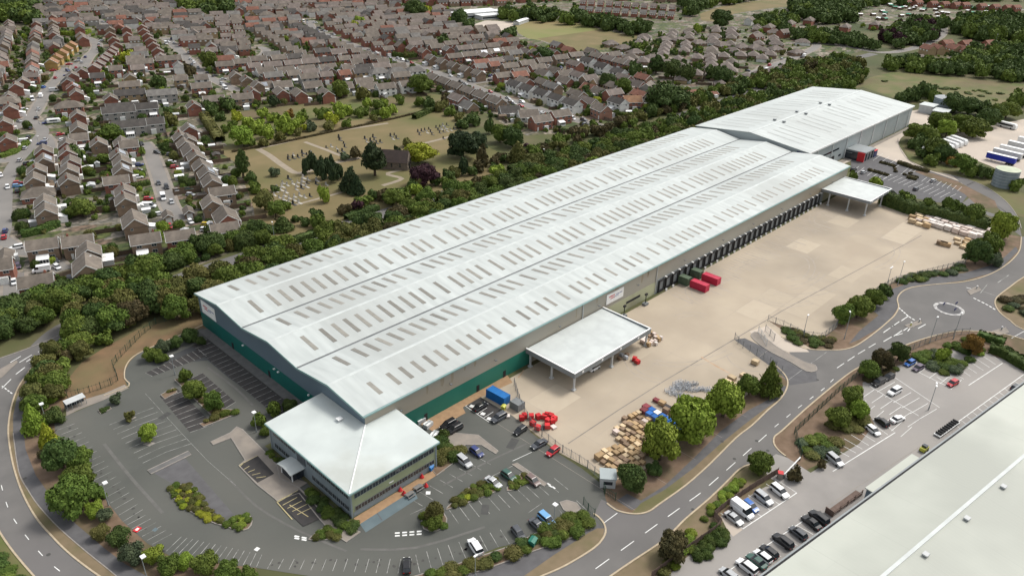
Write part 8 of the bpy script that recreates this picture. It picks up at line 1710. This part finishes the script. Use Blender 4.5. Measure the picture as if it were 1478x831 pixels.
# ------------------------------------------------------------------ graves
GM = {'k': mat('black granite', (.03, .03, .032), (.05, .05, .052), .4, 2, 4, rand=.3), 'w': mat('pale grave stone', (.42, .4, .36), (.33, .31, .28), .8, 2, 4, rand=.2)}
def grave_me():
    mb = MB(); mb.box(-.35, -.08, .1, .35, .08, 1.0); mb.tube((0, -.08, 1.0), (0, .08, 1.0), .3, n=12); mb.box(-.45, -.2, 0, .45, .2, .12); mb.box(-.4, -1.9, 0, .4, -.2, .1); return mb.me('gravestone', GM['k'])
GVM = grave_me(); ng = 0
def graves(poly, nr, dens, lab, pw_=.3, ang=0.0):
    global ng
    pw = PL(poly); c, s = math.cos(ang), math.sin(ang); loc = [(x*c+y*s, -x*s+y*c) for x, y in pw]; v = min(p[1] for p in loc)
    while v < max(p[1] for p in loc):
        u = min(p[0] for p in loc)
        while u < max(p[0] for p in loc):
            x, y = u*c-v*s, u*s+v*c
            if inside((x, y), pw) and random.random() < dens and ng < 297:
                k = 'w' if random.random() < pw_ else 'k'; o = obj('gravestone', GVM); o.location = (x+random.uniform(-.2, .2), y+random.uniform(-.2, .2), .01); o.rotation_euler = (0, 0, ang+random.uniform(-.1, .1)); sc = random.uniform(.9, 1.4); o.scale = (sc, sc, sc)
                o.material_slots[0].link = 'OBJECT'; o.material_slots[0].material = GM[k]; tag(o, ('black' if k == 'k' else 'pale')+' gravestone '+lab, 'gravestone', ('black' if k == 'k' else 'pale')+' gravestones '+lab); ng += 1
            u += 2.6
        v += nr
graves([(410, 228), (420, 224), (452, 218), (456, 224), (430, 231), (414, 234)], 4, .7, 'in the plot beside the cypress clump')
graves([(468, 214), (480, 204), (500, 208), (512, 218), (500, 222), (478, 220)], 5, .4, 'in the plot right of the cypress clump path')
graves([(484, 192), (495, 196), (490, 210), (484, 206)], 4, .5, 'along the upper cemetery path')
graves([(600, 190), (620, 184), (645, 180), (664, 182), (668, 188), (640, 192), (606, 198)], 4.5, .75, 'in the long rows before the cedar', .2)
graves([(520, 198), (556, 192), (572, 196), (575, 204), (545, 208), (522, 206)], 5, .45, 'in the rows left of the broad yellow tree')
graves([(400, 262), (440, 250), (470, 252), (480, 262), (470, 280), (430, 298), (408, 300), (392, 280)], 3.6, .55, 'in the old part below the cypress clump', .85)
graves([(630, 202), (650, 198), (650, 208), (636, 212)], 5, .4, 'under the cedar')
graves([(370, 246), (392, 240), (398, 248), (378, 252)], 5, .3, 'at the left side of the cemetery')
# ------------------------------------------------------------------ allotments
sheet('allotment_ground', [(1232, 12), (1300, 4), (1400, 6), (1470, 12), (1450, 24), (1400, 30), (1330, 34), (1280, 38), (1236, 34)], .016, M['garden'])
AP = PL([(1236, 14), (1300, 6), (1400, 8), (1460, 14), (1440, 24), (1400, 28), (1330, 32), (1280, 36), (1240, 32)]); na = 0; xs = [p[0] for p in AP]; ys = [p[1] for p in AP]
while na < 46:
    x, y = random.uniform(min(xs), max(xs)), random.uniform(min(ys), max(ys))
    if not inside((x, y), AP): continue
    k = random.random(); w_ = 'green' if k < .3 else 'pale'; e = empty('allotment_shed', (x, y, 0), random.uniform(0, 3), w_+' roofed hut in the allotments at the upper right', 'shed', w_+' allotment huts'); e.scale = (1.7, 1.6, 1.2)
    w2_ = obj('wall', sh_w, e); q = obj('roof', sh_r, e); q.material_slots[0].link = 'OBJECT'; q.material_slots[0].material = M['whitep'] if k > .3 else mt_g if 'mt_g' in globals() else M['whitep']; na += 1
# ------------------------------------------------------------------ ground details
def mark(u, v, s, m='white', rz=.3, z=.05, name='painted_square'):
    x, y = P(u, v); mb = MB(); mb.obox(x, y, z, s, s, .004, rz); return tag(mb.build(name, M[m]), kind='structure')
mark(371, 792, .9); mark(618, 711, 1.0, rz=.8); mark(224, 782-18, .9, 'slab')
for i, (u, v) in enumerate([(188, 603), (215, 640)]):
    raised('tree_square', [(u-9, v+1), (u, v-3), (u+9, v-1), (u+1, v+4)], 'kerb_grey', h=.06, k=False, z=.036)
x, y = P(198, 763, .2); e = empty('road_sign_board', (x, y, .05), .4, 'red square board lying at the edge of the left parking bays', 'board'); mb = MB(); mb.box(-.7, -.6, .02, .7, .6, .12); mb.build('panel', M['redp'], e); mb = MB(); mb.box(-.35, -.3, .12, .35, .3, .14); mb.build('lettering', M['whitep'], e)
# repaired strips and patches in the tarmac, oil drips in the bays, drain covers
M['patch'] = mat('tarmac repair', (.062, .062, .06), (.075, .074, .07), .9, .6, 5, world=True); M['patch2'] = mat('worn tarmac', (.135, .13, .122), (.11, .107, .1), .9, .6, 5, world=True)
def strip(px, w_, m='patch', z=.046, nm='tarmac_repair'): mb = MB(); ribbon(mb, smooth_line(PL(px), 3), w_, z); tag(mb.build(nm, M[m]), kind='structure')
strip([(150, 640), (190, 690), (235, 740)], .7, 'patch2'); strip([(330, 690), (370, 730), (430, 765), (500, 795)], .5, 'patch2'); strip([(300, 530), (340, 560), (365, 585)], .6, 'patch2', .043)
strip([(520, 792), (600, 790), (700, 760)], .6, 'patch2'); strip([(640, 700), (700, 668), (760, 640)], .5, 'patch2')
for (u, v, a, b, r_) in [(238, 600, 3, 1.6, .3), (700, 735, 3, 1.6, .7), (740, 640, 4, 2, .4), (660, 645, 2.4, 1.6, 0)]:
    x, y = P(u, v); mb = MB(); mb.obox(x, y, .045, a, b, .003, r_); tag(mb.build('tarmac_patch', M['patch']), kind='structure')
for (u, v) in [(1042, 637), (1092, 636), (1060, 662), (960, 770), (1127, 566), (1180, 548), (1108, 650), (1000, 735), (70, 800), (36, 690), (1290, 470)]:
    x, y = P(u, v); mb = MB(); mb.prism([(x+.42*math.cos(t), y+.42*math.sin(t)) for t in np.linspace(0, 6.28, 13)[:-1]], .044, .05); tag(mb.build('manhole_cover', M['patch']), kind='structure')
M['oil'] = mat('oil stain', (.05, .048, .045), (.07, .067, .062), .7, 2, 4, world=True)
st = MB(); g_ = np.random.default_rng(5)
for k in range(70):
    u, v = ((84+g_.random()*140, 0) if k < 30 else (390+g_.random()*340, 0)); v = (620+(u-84)*1.25+g_.uniform(-6, 4)) if k < 30 else (812-max(0, u-600)*.28+g_.uniform(-5, 5))
    x, y = P(u+14 if k < 30 else u, v if k < 30 else v); r_ = g_.uniform(.12, .4); st.face([(x+r_*math.cos(t)*g_.uniform(.7, 1.2), y+r_*math.sin(t)*g_.uniform(.7, 1.2), .0432) for t in np.linspace(0, 6.28, 9)[:-1]])
tag(st.build('oil_stains', M['oil']), kind='structure')
# stains and slab repairs in the loading yard
M['yd'] = mat('darker slab', (.39, .33, .254), (.41, .345, .265), .9, .4, 6, world=True); M['yl'] = mat('paler slab', (.445, .378, .292), (.43, .362, .278), .9, .4, 6, world=True); M['rusty'] = mat('rust run off', (.4, .26, .16), (.45, .33, .23), .9, .6, 6, world=True, lo=.4, hi=.6)
for k, c_ in enumerate(g_.permutation(72)[:12]):
    i, j = int(c_) % 18, int(c_)//18; x0 = 112+12*i; y0 = (112, 99, 90, 80)[j]
    v_ = [(x0+.1, y0-8.8), (x0+11.9, y0-8.8), (x0+11.9, y0-.1), (x0+.1, y0-.1)]
    if all(inside(q, PL(yard)) for q in v_[:2]): mb = MB(); mb.face([(a, b, .0425) for a, b in v_]); tag(mb.build('yard_slab', M['yd' if k % 2 else 'yl']), kind='structure')
strip([(1012, 515), (1030, 526), (1052, 538)], .5, 'rusty', .047, 'rust_stain'); strip([(748, 545), (752, 540), (756, 534)], .4, 'rusty', .047, 'rust_stain')
for k in range(16):
    x0 = g_.uniform(150, 330); y0 = g_.uniform(80, 112); a = g_.uniform(-.5, .5); R_ = g_.uniform(12, 26); t0 = g_.uniform(0, 6.28)
    pts = [(x0+R_*math.cos(t0+t), y0+R_*.6*math.sin(t0+t)) for t in np.linspace(0, 1.3, 10)]
    for o_ in (0, 2.0):
        q = offset_line(pts, o_); 
        if all(inside(p, PL(yard)) for p in q): mb = MB(); ribbon(mb, q, .22, .0475+.0002*k); tag(mb.build('tyre_marks', M['tyre']), kind='structure')
# water stains below the eaves of the long wall, drawn as their own sheets on the cladding
M['streak'] = mat('wall run off stain', (.25, .2, .14), (.3, .27, .21), .7, 1, 5, stretch=(3, 1, .3))
for k in range(12):
    x = g_.uniform(96, 199); h = g_.uniform(1.2, 3.6); w_ = g_.uniform(.3, 1.1); mb = MB(); mb.face([(x, YS-.012, 10.6-h), (x+w_*.5, YS-.012, 10.6-h*1.2), (x+w_, YS-.012, 10.6-h*.8), (x+w_*1.1, YS-.012, 10.6), (x-w_*.1, YS-.012, 10.6)]); wpart(mb, 'stain', M['streak'])
mb = MB(); mb.face([(139.2, YS-.02, 1.0), (141.2, YS-.02, .3), (142.6, YS-.02, 5.8), (142.0, YS-.02, 6.0)]); wpart(mb, 'stain', M['streak'])
